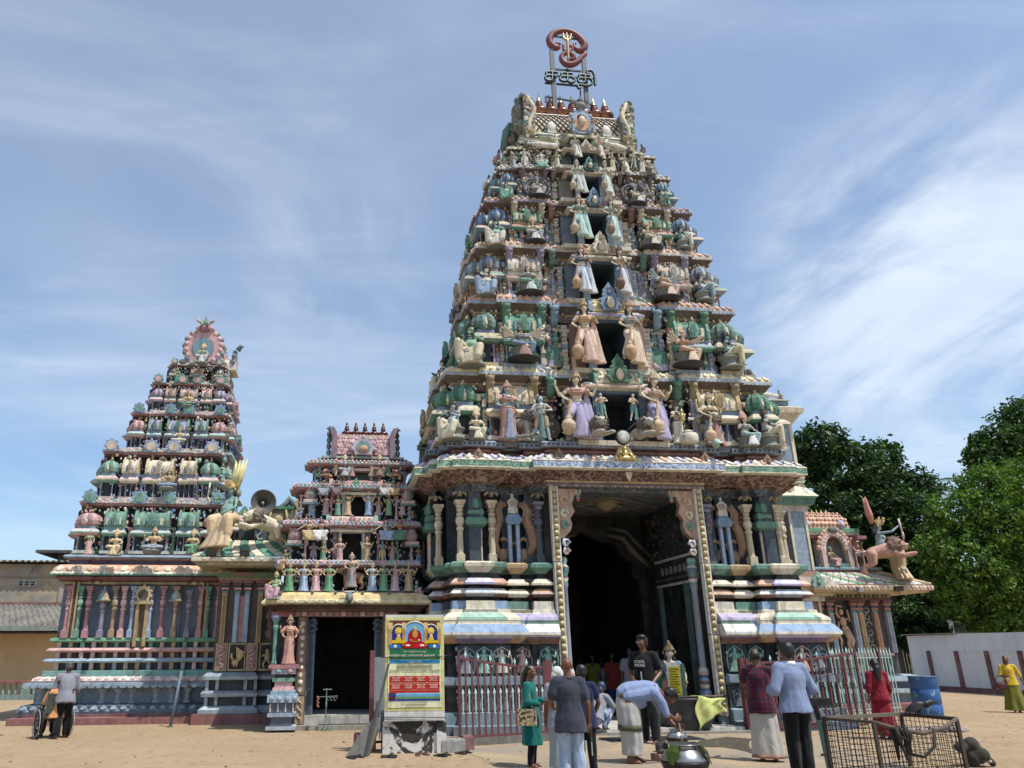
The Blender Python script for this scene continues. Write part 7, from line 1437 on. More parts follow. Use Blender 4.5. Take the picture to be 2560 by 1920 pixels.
def concmat():
 mt,t,b=newmat('dusty_concrete');ps=nn(t,'ShaderNodeNewGeometry').outputs['Position']
 n1=noise_n(t,ps,.8,6,.6,None,.5);n2=noise_n(t,ps,9,5,.65);n3=noise_n(t,ps,60,3,.6)
 c=mixc(t,rng(t,n1,.35,.68),H('8a7f70'),H('a08a6c'));c=mixc(t,rng(t,n1,.56,.72,0,.8),c,H('b09a7a'));c=mixc(t,rng(t,n2,.5,.8,0,.5),c,H('6f665a'));c=mixc(t,rng(t,n3,.6,.8,0,.35),c,H('4a443c'))
 t.links.new(c,b.inputs['Base Color']);b.inputs['Roughness'].default_value=.85;ad=nn(t,'ShaderNodeMath',operation='ADD');t.links.new(n2,ad.inputs[0]);t.links.new(n3,ad.inputs[1]);bump(t,b,ad.outputs[0],.3,.015);return mt
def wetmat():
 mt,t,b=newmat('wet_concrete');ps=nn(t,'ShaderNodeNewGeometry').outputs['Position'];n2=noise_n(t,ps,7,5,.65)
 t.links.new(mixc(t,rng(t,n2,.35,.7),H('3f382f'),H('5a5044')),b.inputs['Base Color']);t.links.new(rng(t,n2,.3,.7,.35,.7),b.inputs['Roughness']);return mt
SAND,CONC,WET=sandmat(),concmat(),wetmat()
sheet('ground',[(-400,-60),(400,-60),(400,600),(-400,600)],0,SAND)
rd=random.Random(11)
def blob_edge(pts,j=.12,n=4):
 out=[]
 for i in range(len(pts)):
  a,b=V((*pts[i],0)),V((*pts[(i+1)%len(pts)],0));k=max(2,int((b-a).length/.35))
  for q in range(k):
   p=a.lerp(b,q/k);nz=noise.noise(p*1.3)*j*2+rd.uniform(-j,j)*.4;d=(b-a).normalized();out.append((p.x+d.y*nz,p.y-d.x*nz))
 return out
sheet('pavement',blob_edge([(-4.7,-3.0),(-2.8,-1.9),(-2.1,-1.0),(2.3,-1.0),(2.9,-2.5),(2.2,-4.5),(1.4,-7),(1.0,-12),(-4.5,-12),(-4.2,-6.0)]),.006,CONC)
sheet('pavement',blob_edge([(-20,-6.4),(-15.5,-5.2),(-13.6,-5.9),(-12.2,-8.0),(-13,-12),(-22,-12)]),.006,CONC)
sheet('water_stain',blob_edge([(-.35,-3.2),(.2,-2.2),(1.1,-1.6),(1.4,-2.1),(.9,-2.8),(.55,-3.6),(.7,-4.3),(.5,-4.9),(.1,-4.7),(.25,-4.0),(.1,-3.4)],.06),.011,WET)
def wallmat():
 mt,t,b=newmat('limewashed_wall');ps=nn(t,'ShaderNodeNewGeometry').outputs['Position'];n1=noise_n(t,ps,.7,5,.6,(1,1,.35));n2=noise_n(t,ps,5,5,.6,(1,1,.15))
 c=mixc(t,rng(t,n1,.4,.7),H('d3d6da'),H('bfc3c8'));c=mixc(t,rng(t,n2,.55,.8,0,.5),c,H('8f9094'));t.links.new(c,b.inputs['Base Color']);b.inputs['Roughness'].default_value=.9;bump(t,b,n2,.2,.02);return mt
LIME=wallmat()
bw=thing('boundary_wall','long whitewashed compound wall with dark red buttress strips on the right','wall',(19.0,10,0))
mb=MB();mb.box((0,-8,0),(.25,3.35,2.3));mb.box((0,3.35,0),(.25,6.2,2.27));mb.box((.25,5.95,0),(9,6.2,2.27));mb.build('wall_face',LIME,bw)
mb=MB();mb.box((-.05,-8,0),(0,6.2,.2),'6a2226');mb.build('red_skirting','paint',bw)
for v in(-3.0,-1.4,.2,1.8,3.4,5.0):
 mb=MB();mb.box((-.07,v-.09,.2),(.0,v+.09,1.62),'6a2226');mb.build('red_strip','paint',bw)
mb=MB();mb.box((-.02,-8,1.62),(.0,3.5,1.66),'d8dadc');mb.build('moulding','clean',bw)
mb=MB();mb.box((-.15,3.2,2.3),(2.0,6.4,2.34),'8a7d70');mb.build('tin_sheet',ASB,bw)if 0 else mb.build('tin_sheet','paint',bw)
def corr(name,parent,a,b,c_,d_,n,mat,amp=.05):
 a,b,c_,d_=map(V,(a,b,c_,d_));nm=(b-a).cross(d_-a).normalized();mb=MB();vs=[];N_=n*4
 for i in range(N_+1):
  s=i/N_;o=nm*(amp*sin(s*n*2*pi));vs+=[tuple(a.lerp(b,s)+o),tuple(d_.lerp(c_,s)+o)]
 mb.add(vs,[(2*i,2*i+2,2*i+3,2*i+1)for i in range(N_)],(1,1,1),True);return mb.build(name,mat,parent)
ASB=newmat('asbestos_sheet');t_=ASB[1];ps=nn(t_,'ShaderNodeNewGeometry').outputs['Position'];n1=noise_n(t_,ps,1.2,6,.65);n2=noise_n(t_,ps,7,4,.6)
t_.links.new(mixc(t_,rng(t_,n2,.5,.75,0,.7),mixc(t_,rng(t_,n1,.35,.7),H('8a8478'),H('55514a')),H('3f3c38')),ASB[2].inputs['Base Color']);ASB[2].inputs['Roughness'].default_value=.9;ASB=ASB[0]
def stucco(name,a,b_,c_):
 mt,t,b=newmat(name);ps=nn(t,'ShaderNodeNewGeometry').outputs['Position'];n1=noise_n(t,ps,.45,6,.62,None,.4);n2=noise_n(t,ps,1.6,6,.7,(1,1,.5));n3=noise_n(t,ps,12,3)
 c=mixc(t,rng(t,n1,.42,.62,0,1,True),H(a),H(b_));c=mixc(t,rng(t,n2,.55,.72,0,.75),c,H(c_));t.links.new(c,b.inputs['Base Color']);b.inputs['Roughness'].default_value=.92;bump(t,b,n3,.15,.02);return mt
OLD,CRM=stucco('old_render','b3a083','8a8880','5f5d58'),stucco('cream_wash','d0b48c','c8ab82','b99a74')
p0=atg(0,1750);hs=thing('house','cream single-storey house with grey corrugated roof at the far left','house',(-20.0,10.6,0))
def HP(mb,name,mat='paint',par=None):
 o=mb.build(name,mat,par or hs);o.location=(20.0,-10.6,0)if par is None else(0,0,0);return o
mb=MB();mb.box((-36,17.5,0),(-14.2,22,2.6));HP(mb,'wall',CRM)
o=corr('roof',hs,(-38+20,5.6,2.74),(-15.0+20,5.6,2.74),(-17.6+20,10.4,3.85),(-38+20,10.4,3.85),90,ASB)
mb=MB();mb.box((-38,16.12,2.55),(-15.0,16.16,2.74),'7d8a86');HP(mb,'fascia');mb=MB();mb.box((-38,16.2,2.46),(-15.1,17.6,2.5),'2a2622');HP(mb,'soffit')
mb=MB();mb.bar((-17.6,21.0,3.92),(-15.0,16.2,2.84),.14,.06,'b9b5aa');mb.bar((-38,21.0,3.9),(-17.6,21.0,3.9),.3,.08,'8a4a36');HP(mb,'ridge_cap')
mb=MB();mb.box((-22.9,17.42,.5),(-21.75,17.5,2.1),'e3e0d6');mb.box((-22.8,17.4,.6),(-21.9,17.43,1.5),'3a4248');mb.box((-22.8,17.4,1.58),(-21.9,17.43,2.0),'5a3a34');HP(mb,'window')
gd=thing('warehouse','tall weather-stained warehouse wall with vent blocks behind the corrugated roof','warehouse',(-22,22,0))
mb=MB();mb.box((-18,4,0),(9.5,12,6.2));mb.build('wall',OLD,gd)
o=corr('roof',gd,(-18,3.5,6.3),(9.8,3.5,6.3),(9.8,10,6.7),(-18,10,6.7),90,ASB,.06)
mb=MB();mb.box((-18,3.92,5.5),(9.5,4,5.57),'8f897c');mb.box((.35,3.94,0),(.7,4,6.1),'a39a88');mb.build('ledge_band','paint',gd)
for u in(-3.6,-1.3,2.6,5.0):
 mb=MB();mb.box((u-.5,3.95,5.02),(u+.5,4.02,5.36),'b3ab9a');[mb.box((u-.42+i*.3,3.94,5.07+j*.13),(u-.22+i*.3,3.97,5.17+j*.13),'33302c')for i in range(3)for j in range(2)];mb.build('vent_block','paint',gd)
mb=MB();mb.box((-.3,5,6.5),(9.6,10,6.85),'4a4844');mb.box((-1.3,4.4,6.85),(9.9,10.4,7.0),'3f3d3a');mb.build('roof_monitor','paint',gd)
bl=thing('balustrade','low green balustrade with a dark red rail at the far left','balustrade',(-18.2,15.2,0));bl.scale=(.9,.9,.66)
mb=MB();mb.box((-12,-.12,0),(2.4,.12,.30),'6f9088');mb.build('plinth','paint',bl);mb=MB();mb.box((-12,-.15,.92),(2.4,.15,1.05),'8a3430');mb.build('rail','paint',bl)
bal=MB();bal.lathe((0,0,.30),[(.08,0),(.05,.05),(.09,.2),(.05,.38),(.07,.44),(.04,.5),(.09,.6),(.09,.62)],8,'7d968e');bme=bal.mesh('baluster',MT['clean'])
mb=MB()
for x in(-9.6,-6.6,-3.6,-.6,2.3):mb.box((x-.17,-.16,0),(x+.17,.16,.92),'6f9088')
mb.build('pier','paint',bl)
for i in range(48):
 x=-9.3+i*.25
 if min(abs(x-q)for q in(-9.6,-6.6,-3.6,-.6,2.3))>.2:obj('baluster',bme,bl,(x,0,0))
 # ==== trees
def leafmat(name):
 mt,t,b=newmat(name);t.nodes.remove(b);o=[n for n in t.nodes if n.type=='OUTPUT_MATERIAL'][0];c=nn(t,'ShaderNodeVertexColor',layer_name='Col').outputs[0]
 d=nn(t,'ShaderNodeBsdfPrincipled');d.inputs['Roughness'].default_value=.55;d.inputs['Specular IOR Level'].default_value=.35;tr=nn(t,'ShaderNodeBsdfTranslucent');t.links.new(c,d.inputs['Base Color']);t.links.new(mixc(t,1.0,c,(1.0,1.15,.45),'MULTIPLY'),tr.inputs[0])
 m=nn(t,'ShaderNodeMixShader');m.inputs[0].default_value=.3;t.links.new(d.outputs[0],m.inputs[1]);t.links.new(tr.outputs[0],m.inputs[2]);t.links.new(m.outputs[0],o.inputs[0]);return mt
LEAF=leafmat('leaf');MT['bark']=paint('bark','attr',rough=.95,stain=.4)
def foliage(name,blobs,n,size,cols,parent,seed,gap=.12,asp=.5):
 rg=np.random.default_rng(seed);vol=np.array([b[3]*b[4]*b[5]for b in blobs])**.75;pick=rg.choice(len(blobs),n,p=vol/vol.sum());B=np.array([b[:6]for b in blobs])[pick]
 d=rg.normal(size=(n,3));d/=np.linalg.norm(d,axis=1)[:,None];r=rg.uniform(.45,1.06,n)[:,None]**.6;wob=np.array([noise.noise(V(q)*2.2+V((s0,0,0)))+.6*noise.noise(V(q)*5.0+V((s0,3,0)))for q,s0 in zip(d,pick.astype(float)*3.7)])[:,None];p=B[:,:3]+d*r*B[:,3:6]*(1+.42*wob)
 nz=np.array([noise.noise(V(q)*1.6)+.5*noise.noise(V(q)*4.1)for q in p]);keep=nz>-.38+gap;p,d,nz=p[keep],d[keep],nz[keep];k=len(p)
 nr=d*.5+rg.normal(size=(k,3))*.6+np.array([0,0,.45]);nr/=np.linalg.norm(nr,axis=1)[:,None];a=np.cross(nr,rg.normal(size=(k,3)));a/=np.linalg.norm(a,axis=1)[:,None];b=np.cross(nr,a)
 s=size*rg.uniform(.55,1.25,k)[:,None];fold=nr*s*.25
 vs=np.stack([p-a*s,p-b*s*asp+fold,p+a*s,p+b*s*asp+fold],1).reshape(-1,3)
 me=bpy.data.meshes.new(name);me.from_pydata(vs.tolist(),[],np.arange(4*k).reshape(k,4).tolist());c0,c1_,c2_=(np.array(col(c))for c in cols);t=rg.uniform(0,1,k)[:,None];u=np.clip(nz*1.2+.4,0,1)[:,None]
 cc=(c0*(1-u)+c1_*u)*(.75+.5*t);yl=rg.uniform(0,1,k)<.06;cc[yl]=c2_;ca=me.color_attributes.new('Col','FLOAT_COLOR','CORNER');ca.data.foreach_set('color',np.repeat(np.c_[cc,np.ones(k)],4,0).astype(np.float32).ravel());me.materials.append(LEAF);return obj(name,me,parent)
def tree(label,base,v,blobs_px,cols,n,size,seed,trunk=.2,cat='tree',gap=.12,lean=0):
 b0=V((*base,0));root=thing('tree',label,cat,tuple(b0));bl=[]
 for x,y,r,dv in blobs_px:
  c=at(x,y,v+dv);e=at(x+r,y,v+dv);R=abs(e.x-c.x);bl.append((c.x-b0.x,c.y-b0.y,c.z,R,R*.9,R*.8))
 mb=MB();rd_=random.Random(seed);cz=sum(b[2]for b in bl)/len(bl);cx_=sum(b[0]for b in bl)/len(bl);cy_=sum(b[1]for b in bl)/len(bl);fork=V((cx_*.4+lean,cy_*.4,cz*.5))
 mb.tube([(0,0,-.1),(.1,.05,fork.z*.4),fork],[trunk*1.4,trunk,trunk*.8],9,'4a3f34')
 for b in bl:e=V(b[:3]);mb.tube([fork,fork.lerp(e,.4)+V((rd_.uniform(-.3,.3),0,rd_.uniform(-.1,.4))),e.lerp(fork,.1),e+V((0,0,b[5]*.5))],[trunk*.6,trunk*.4,trunk*.22,.03],6,'4a4036')
 mb.build('trunk','bark',root);foliage('crown',bl,n,size,cols,root,seed,gap);return root
DK=('1d3215','38582a','7a8a45');BR=('32501b','62802d','94a248');MD=('1f3a18','3f5f2a','7a8a3f')
tree('large dark-leaved tree rising behind the right shrine',tuple(at(2110,1500,20))[:2],20,[(2050,1110,62,0),(2020,1180,60,1),(2130,1180,85,0),(2200,1150,55,1),(2090,1280,95,0),(2200,1270,90,0),(2270,1230,70,1),(2300,1330,75,0),(2230,1390,85,0),(2330,1420,60,-1),(2130,1400,80,1),(2280,1480,70,0),(2010,1240,40,0)],DK,42000,.16,5,.3)
tree('bright green feathery tree behind the white compound wall',(23.0,14.5),14,[(2470,1225,70,0),(2545,1215,75,.5),(2400,1290,70,0),(2500,1320,95,-.5),(2590,1320,90,0),(2350,1370,55,0),(2430,1420,90,-.5),(2530,1450,90,0),(2360,1460,50,.5),(2600,1440,80,0),(2480,1530,70,.5),(2560,1540,60,0),(2400,1520,50,.5)],BR,42000,.12,9,.28)
tree('tall dark tree in the top right behind the bright green one',tuple(at(2530,1500,26))[:2],26,[(2500,1110,60,0),(2560,1050,60,0),(2480,1160,55,0),(2545,1140,70,0),(2440,1140,32,0),(2600,1110,70,0),(2450,1100,22,0)],MD,17000,.17,12,.3,gap=.2)
tree('low dark bush between the right shrine and the compound wall',tuple(at(2290,1600,18))[:2],18,[(2260,1540,42,0),(2310,1560,45,0),(2240,1590,30,0),(2345,1600,32,0),(2290,1600,40,-.4)],DK,9000,.12,15,.1,'bush')
tree('dark background trees closing the gap under the bright tree',tuple(at(2420,1600,24))[:2],24,[(2380,1560,60,0),(2460,1580,60,0),(2540,1580,60,0),(2330,1540,50,0)],DK,9000,.2,19,.2)
pr=thing('palm_tree','coconut palm showing only its fronds between two trees','tree',tuple(at(2330,1500,24))[:2]+(0,));c_=at(2325,1222,24);b_=at(2330,1500,24);mb=MB();h_=c_.z;mb.tube([(0,0,0),(.1,0,h_*.5),(c_.x-b_.x,0,h_)],[.2,.15,.12],8,'6a5f50');mb.build('trunk','bark',pr)
rd_=random.Random(4)
for i in range(16):
 a=i*2*pi/16+rd_.uniform(-.2,.2);el=rd_.uniform(.1,1.1);mb=MB();pts=[V((c_.x-b_.x,0,h_))+V((cos(a)*cos(el)*t*2.4,sin(a)*cos(el)*t*2.4,sin(el)*t*2.4-t*t*1.5))for t in[q/9 for q in range(10)]]
 mb.tube(pts,[.03]*9+[.01],4,'5a6a30')
 for k in range(1,10):
  dd=(pts[k]-pts[k-1]).normalized();sd=dd.cross(V((0,0,1))).normalized()
  for s in(-1,1):
   for q in(0,.5):p=pts[k-1].lerp(pts[k],q);e=p+sd*s*.5*(1-k/14)+dd*.3-V((0,0,.22));w_=dd*.03;mb.add([p-w_,p+w_,e],[(0,1,2)],'3f5f2c')
 mb.build('frond',LEAF,pr)
sd_=thing('shed','grey concrete shed frame half hidden under the trees behind the wall','shed',(23.5,19,0));mb=MB()
for u in(-3,0,3):mb.box((u-.15,-.15,0),(u+.15,.15,3.4),'8a8a86')
mb.box((-4,-.2,3.3),(4.5,.2,3.55),'9a9a95');mb.build('frame','paint',sd_);mb=MB();[mb.box((-4+i*.16,.4,0),(-3.88+i*.16,.44,4.4+.2*sin(i*2.1)),'4a4640')for i in range(52)];mb.build('plank_screen','paint',sd_)
bf=thing('blue_fence','blue corrugated sheet fence beside the right shrine','fence',(14.5,14,0));mb=MB();[mb.box((i*.14-1.5,0,0),(i*.14-1.4,.04+.03*(i%2),2.1),'3f5f8a')for i in range(22)];mb.build('sheet_wall','paint',bf);mb=MB();mb.box((-1.6,-.03,1.8),(1.6,.0,1.88),'3a5078');mb.build('rail','paint',bf)
# ==== things in the yard
MT['iron']=paint('painted_iron','attr',rough=.5,stain=.3,fade=.04,scale=3);MT['rust']=paint('rusty_iron','attr',rough=.85,stain=.5,scale=4,fade=.05);MT['steel']=paint('steel','attr',rough=.28,stain=.2,fade=0,metal=.9);MT['stone']=paint('stone','attr',rough=.95,stain=.6,scale=2)
SG=thing('rooftop_sign','red spiral emblem with golden trident above dark green letters on two posts','sign',(0,1.9,18.0))
sp_=reg(1300,60,.14467)
def sg(x,y):q=at(*sp_(x,y),1.9);return V((q.x,0,q.z-18.0))
mb=MB()
for a,b,w_ in(((545,430),(600,1420),.14),((1095,560),(1160,1460),.14)):mb.bar(sg(*b)+V((0,0,-.4)),sg(*a),w_,.1,'5f6468')
mb.build('post','iron',SG)
mb=MB()
for a,b in(((525,775),(1060,820)),((440,880),(1290,955)),((430,1020),(1000,1070)),((440,1252),(1240,1390)),((445,1250),(445,1355)),((590,210),(1040,270))):mb.bar(sg(*a),sg(*b),.05,.05,'2c3338')
mb.bar(sg(1045,1150),sg(1040,1330),.04,.04,'2c3338');mb.build('crossbar','iron',SG)
def stroke(mb,pts,rads,c,dy=0,n=8):
 P_=[sg(*p)+V((0,dy,0))for p in pts];sm=[]
 for i in range(len(P_)-1):
  p0,p1,p2,p3=P_[max(i-1,0)],P_[i],P_[i+1],P_[min(i+2,len(P_)-1)]
  for k in range(4):
   t=k/4;sm.append((.5*((2*p1)+(p2-p0)*t+(2*p0-5*p1+4*p2-p3)*t*t+(3*p1-p0-3*p2+p3)*t*t*t),rads[i]*(1-t)+rads[i+1]*t))
 sm.append((P_[-1],rads[-1]));mb.tube([p for p,r in sm],[r for p,r in sm],n,c)
mb=MB();RED='7a1c26';k_=1.0
stroke(mb,[(700,360),(645,330),(610,375),(660,410),(590,405),(520,340),(510,260),(570,170),(690,125),(820,125),(950,180),(1060,280),(1115,380),(1080,450),(1010,460),(950,420),(925,370),(945,335),(975,345)],[.05,.06,.07,.09,.11,.12,.12,.11,.10,.09,.10,.12,.13,.12,.10,.07,.05,.035,.03],RED)
stroke(mb,[(1085,460),(1120,525),(1050,590),(970,670),(870,705),(770,680),(715,600),(745,525),(830,500),(910,540),(930,595),(890,620),(855,595)],[.06,.09,.10,.11,.11,.10,.09,.085,.08,.085,.08,.07,.04],RED)
mb.build('red_emblem',MT['iron'],SG)
mb=MB();stroke(mb,[(745,370),(750,460),(770,480),(880,475),(900,430),(880,385),(845,400)],[.05]*7,'8a2430',-.03,6);mb.build('inner_letter','iron',SG)
mb=MB();stroke(mb,[(812,290),(818,470),(826,650)],[.05,.055,.05],'c9a24a',-.06,6)
for pts in([(735,185),(738,250),(775,290),(810,300)],[(870,195),(868,255),(845,290),(812,300)],[(795,180),(800,240),(808,300)]):stroke(mb,pts,[.03,.04,.05,.05][:len(pts)],'c9a24a',-.06,6)
mb.build('trident','metal',SG)
GRN='1f3a33'
letters=([[(640,870),(455,860),(460,915),(590,925)],[(545,870),(545,960),(530,1005),(470,1010),(425,975),(440,930),(480,925)],[(590,925),(610,960)]],[[(895,890),(715,880),(720,930),(800,938)],[(805,890),(805,980),(780,1020),(715,1015),(680,985),(695,945),(740,940)],[(808,945),(880,950),(930,985),(925,1025),(870,1045),(815,1020)],[(812,835),(815,850)]],[[(1200,925),(1020,910),(1025,960),(1105,970)],[(1110,915),(1112,1000),(1090,1045),(1030,1045),(990,1015),(1000,975),(1050,970)],[(1120,970),(1190,975),(1235,1020),(1215,1075),(1130,1100),(1060,1085),(1000,1085),(985,1120),(1010,1145),(1040,1125)],[(1190,885),(1150,895),(1145,850),(1190,835),(1240,855),(1270,920),(1280,1010),(1282,1090)]])
for g_ in letters:
 mb=MB()
 for pts in g_:stroke(mb,pts,[.045]*len(pts),GRN,-.08,6);stroke(mb,pts,[.014]*len(pts),'b9c6bf',-.125,5)
 if g_ is letters[1]:mb.ball(tuple(sg(812,840)+V((0,-.08,0))),.09,GRN,8,6)
 mb.build('letter','iron',SG)
p=at(500+1005*.15672,1180+490*.15672,3.3);t=thing('horn_loudspeaker','dark grey horn loudspeaker on the porch roof beside the left tower','loudspeaker',(p.x,3.3,4.55));mb=MB()
R_=M.Translation((0,0,p.z-4.55))@M.Rotation(rad(12),4,'Z')@M.Rotation(pi/2,4,'X');mb.lathe((0,0,0),[(.05,-.4),(.07,-.2),(.13,-.05),(.22,.06),(.34,.12),(.35,.13),(.33,.12),(.2,.04),(.1,-.08),(.05,-.2)],24,'5a5a54',m=R_);mb.build('horn','iron',t)
mb=MB();mb.ball((0,0,-.05),(.05,.05,.07),'b9b5a8',8,6,m=R_);mb.build('driver_cap','iron',t);mb=MB();mb.bar((0,.1,0),(0,.1,p.z-4.55),.05,.05,'6a6a66');mb.build('mast','iron',t)
for i,(x,y,v,lb)in enumerate(((528,1386,2.25,'left floodlight on the porch eave, under the green lion rider'),(612,1386,2.25,'right floodlight on the porch eave, near the gate shrine'),(2147,1476,3.6,'silver floodlight on the eave of the right shrine'),(2245,1474,3.6,'black floodlight near the corner of the right shrine eave'))):
 q=at(x,y,v);t=thing('floodlight',lb,'floodlight',(q.x,q.y-.02,q.z),rad((20,-10,25,-20)[i]));mb=MB();mb.box((-.12,-.05,-.03),(.12,.03,.10),'16181a' if i!=2 else '8a8a86',m=M.Rotation(rad(25),4,'X'));mb.build('housing','iron',t);mb=MB();mb.box((-.1,-.06,-.01),(.1,-.05,.08),'c9ccc6' if i==2 else '4a4c4e',m=M.Rotation(rad(25),4,'X'));mb.build('lens','iron',t);mb=MB();mb.bar((0,0,0),(.04,.12,-.12),.02,.02,'1a1a1a');mb.build('bracket','iron',t)
t=thing('plinth_block','low masonry block with peeling white paint under the yellow poster','plinth',(-5.58,-3.3,0))
def peel():
 mt,t_,b=newmat('peeling_paint');ps=nn(t_,'ShaderNodeNewGeometry').outputs['Position'];n1=noise_n(t_,ps,2.2,8,.68,None,.8);n2=noise_n(t_,ps,18,4);f=rng(t_,n1,.47,.52,0,1,True)
 c=mixc(t_,f,mixc(t_,rng(t_,n2,.3,.7),H('24221f'),H('4a453e')),mixc(t_,rng(t_,n2,.5,.8),H('cfccc6'),H('a3a09a')));t_.links.new(c,b.inputs['Base Color']);b.inputs['Roughness'].default_value=.95;bump(t_,b,f,.6,.03);return mt
mb=MB();mb.box((-.56,0,0),(.55,.5,.52));mb.box((.40,-.04,0),(.57,.5,.5));mb.build('block',peel(),t)
PS=thing('poster','tall yellow festival poster with three painted arches and red text boxes','poster',(-5.58,-3.36,0));PW,PB,PT=.53,.58,2.32
def prect(mb,x0,x1,z0,z1,c,y=-.012):mb.box((x0,y-.003,z0),(x1,y,z1),c)
mb=MB();mb.box((-PW-.01,-.01,PB-.05),(PW+.01,.012,PT+.02),'c9c7c0');mb.build('backing_sheet','clean',PS)
mb=MB();prect(mb,-PW,PW,.7,PT-.03,'c9c21f');prect(mb,-PW+.035,PW-.035,.74,PT-.06,'b8a51a',-.016);prect(mb,-PW+.045,PW-.045,.75,PT-.07,'d8d79a',-.020);mb.build('border','clean',PS)
MT['print']=paint('printed_paper','attr',rough=.4,stain=0,fade=.02,sat=1.05)
mb=MB();prect(mb,-.47,.47,1.74,2.24,'5a3420',-.026)
for cx_,w_,h0,c_ in((-.3,.13,2.17,'1c2a7a'),(0,.19,2.22,'6fa8cf'),(.3,.13,2.17,'1c2a7a')):
 pts=[(cx_-w_,1.86),(cx_+w_,1.86)]+[(cx_+w_*cos(a),h0-.14+.14*sin(a))for a in[pi*i/10 for i in range(11)]]
 mb.plate(pts,-.032,-.029,c_);mb.tube([(x,-.034,z)for x,z in pts[2:]],.012,4,'d8cba6')
for x in(-.45,-.2,.2,.45):mb.box((x-.03,-.036,1.80),(x+.03,-.03,2.1),'b08a5a');mb.box((x-.04,-.04,2.08),(x+.04,-.03,2.2),'d0b488')
prect(mb,-.2,.2,1.76,1.86,'b01f24',-.036);mb.plate([(-.13,1.85),(.13,1.85),(.12,2.0),(.08,2.06),(-.08,2.06),(-.12,2.0)],-.038,-.034,'9a1a22')
for x in(-.3,.3):mb.plate([(x+.05*cos(i*pi/8)*(1 if i%2 else 1.5),2.06+.05*sin(i*pi/8)*(1 if i%2 else 1.5))for i in range(16)],-.036,-.032,'d8c04a');mb.ball((x,-.036,2.03),(.024,.006,.03),'cf9a6a',8,6);mb.ball((x,-.036,1.95),(.035,.006,.06),'d3a878',8,6);prect(mb,x-.12,x+.12,1.84,1.89,'d8b020',-.037);prect(mb,x-.05,x+.05,1.88,1.93,'c9b030',-.038)
mb.ball((0,-.042,2.09),(.04,.008,.045),'b9a86a',8,6);mb.ball((0,-.042,1.99),(.055,.008,.07),'c08a4a',8,6);prect(mb,-.06,.06,1.88,1.93,'b01f24',-.05);mb.ball((0,-.044,1.89),(.1,.008,.03),'cdb86a',8,6)
for x in(-.13,.13):mb.ball((x,-.042,1.8),(.05,.006,.018),'e0d8c0',8,5)
for x in(-.36,.36):prect(mb,x-.1,x+.1,1.75,1.82,'2f6fae',-.037);mb.ball((x,-.042,1.785),(.03,.005,.03),'e0d8c0',8,5)
mb.build('painted_picture','print',PS)
mb=MB();prect(mb,-.46,.46,1.56,1.735,'1f6a40',-.026);prect(mb,-.46,.46,1.5,1.55,'2a86b8',-.026)
for r in range(2):
 for c in range(4):prect(mb,-.455+c*.228,-.455+c*.228+.222,1.17-r*.125,1.28-r*.125,'b8231f',-.026)
prect(mb,-.455,.455,1.0,1.035,'b8231f',-.026)
for z,c_ in((.965,'7fb0cf'),(.93,'5f9ac0'),(.895,'5f8a3a'),(.865,'20308a')):prect(mb,-.33,.46,z,z+.03,c_,-.026);prect(mb,-.47,-.34,z,z+.03,'2a2a6a' if c_!='5f8a3a' else '5a1f2a',-.026)
mb.build('panel_grid','print',PS)
def text(body,x,z,size,c,parent,y=-.033,align='CENTER',name='lettering',ext=.0015,yaw=0):
 cu=bpy.data.curves.new('t','FONT');cu.body=body;cu.size=size;cu.align_x=align;cu.extrude=ext;o=bpy.data.objects.new('t',cu);C.objects.link(o);DG().update();me=bpy.data.meshes.new_from_object(o.evaluated_get(DG()));bpy.data.objects.remove(o)
 ca=me.color_attributes.new('Col','FLOAT_COLOR','CORNER');ca.data.foreach_set('color',np.tile(np.array([*col(c),1],np.float32),len(me.loops)));me.materials.clear();me.materials.append(MT['print']);me.transform(M.Translation((x,y,z))@M.Rotation(yaw,4,'Z')@M.Rotation(pi/2,4,'X'));return obj(name,me,parent)
for b_,z,s_,c_ in(('அருள்மிகு ஸ்ரீ பத்திரகாளி அம்பாள் ஆலய',1.615,.048,'f0d8d8'),('கும்பாபிஷேகம் பெருவிழா',1.685,.03,'e8e8d0'),('விஞ்ஞாபனம் 2023',1.513,.03,'f0f0e8'),('திருவிழாக் காலங்களில் நடைபெறும் பூஜைகள்',1.36,.036,'6a4a10'),('அடியார்கள் அனைவரும் வருக வருக',.825,.024,'3a3a2a'),('ஆலய பரிபாலன சபையினர்',.785,.024,'3a3a2a')):text(b_,0,z,s_,c_,PS)
for i in range(4):text('பூஜை அபிஷேகம் ஆராதனை தீபம் திருவிழா அம்பாள் ஆலயம் பக்தர்கள்',0,1.475-.022*i,.017,'4a4632',PS)
for r in range(2):
 for c in range(4):text('பூஜை விழா\nதீபம் 2023\nஅபிஷேகம்',-.344+c*.228,1.25-r*.125,.026,'f3e8d8',PS)
mb=MB();mb.tube([(-.62,-.03,1.6),(-.2,-.05,1.575),(.3,-.05,1.585),(.68,-.02,1.64)],.006,4,'2a2a28');mb.tube([(-.6,-.02,.6),(.55,-.03,.58)],.006,4,'2a2a28');mb.build('tie_wire','iron',PS)
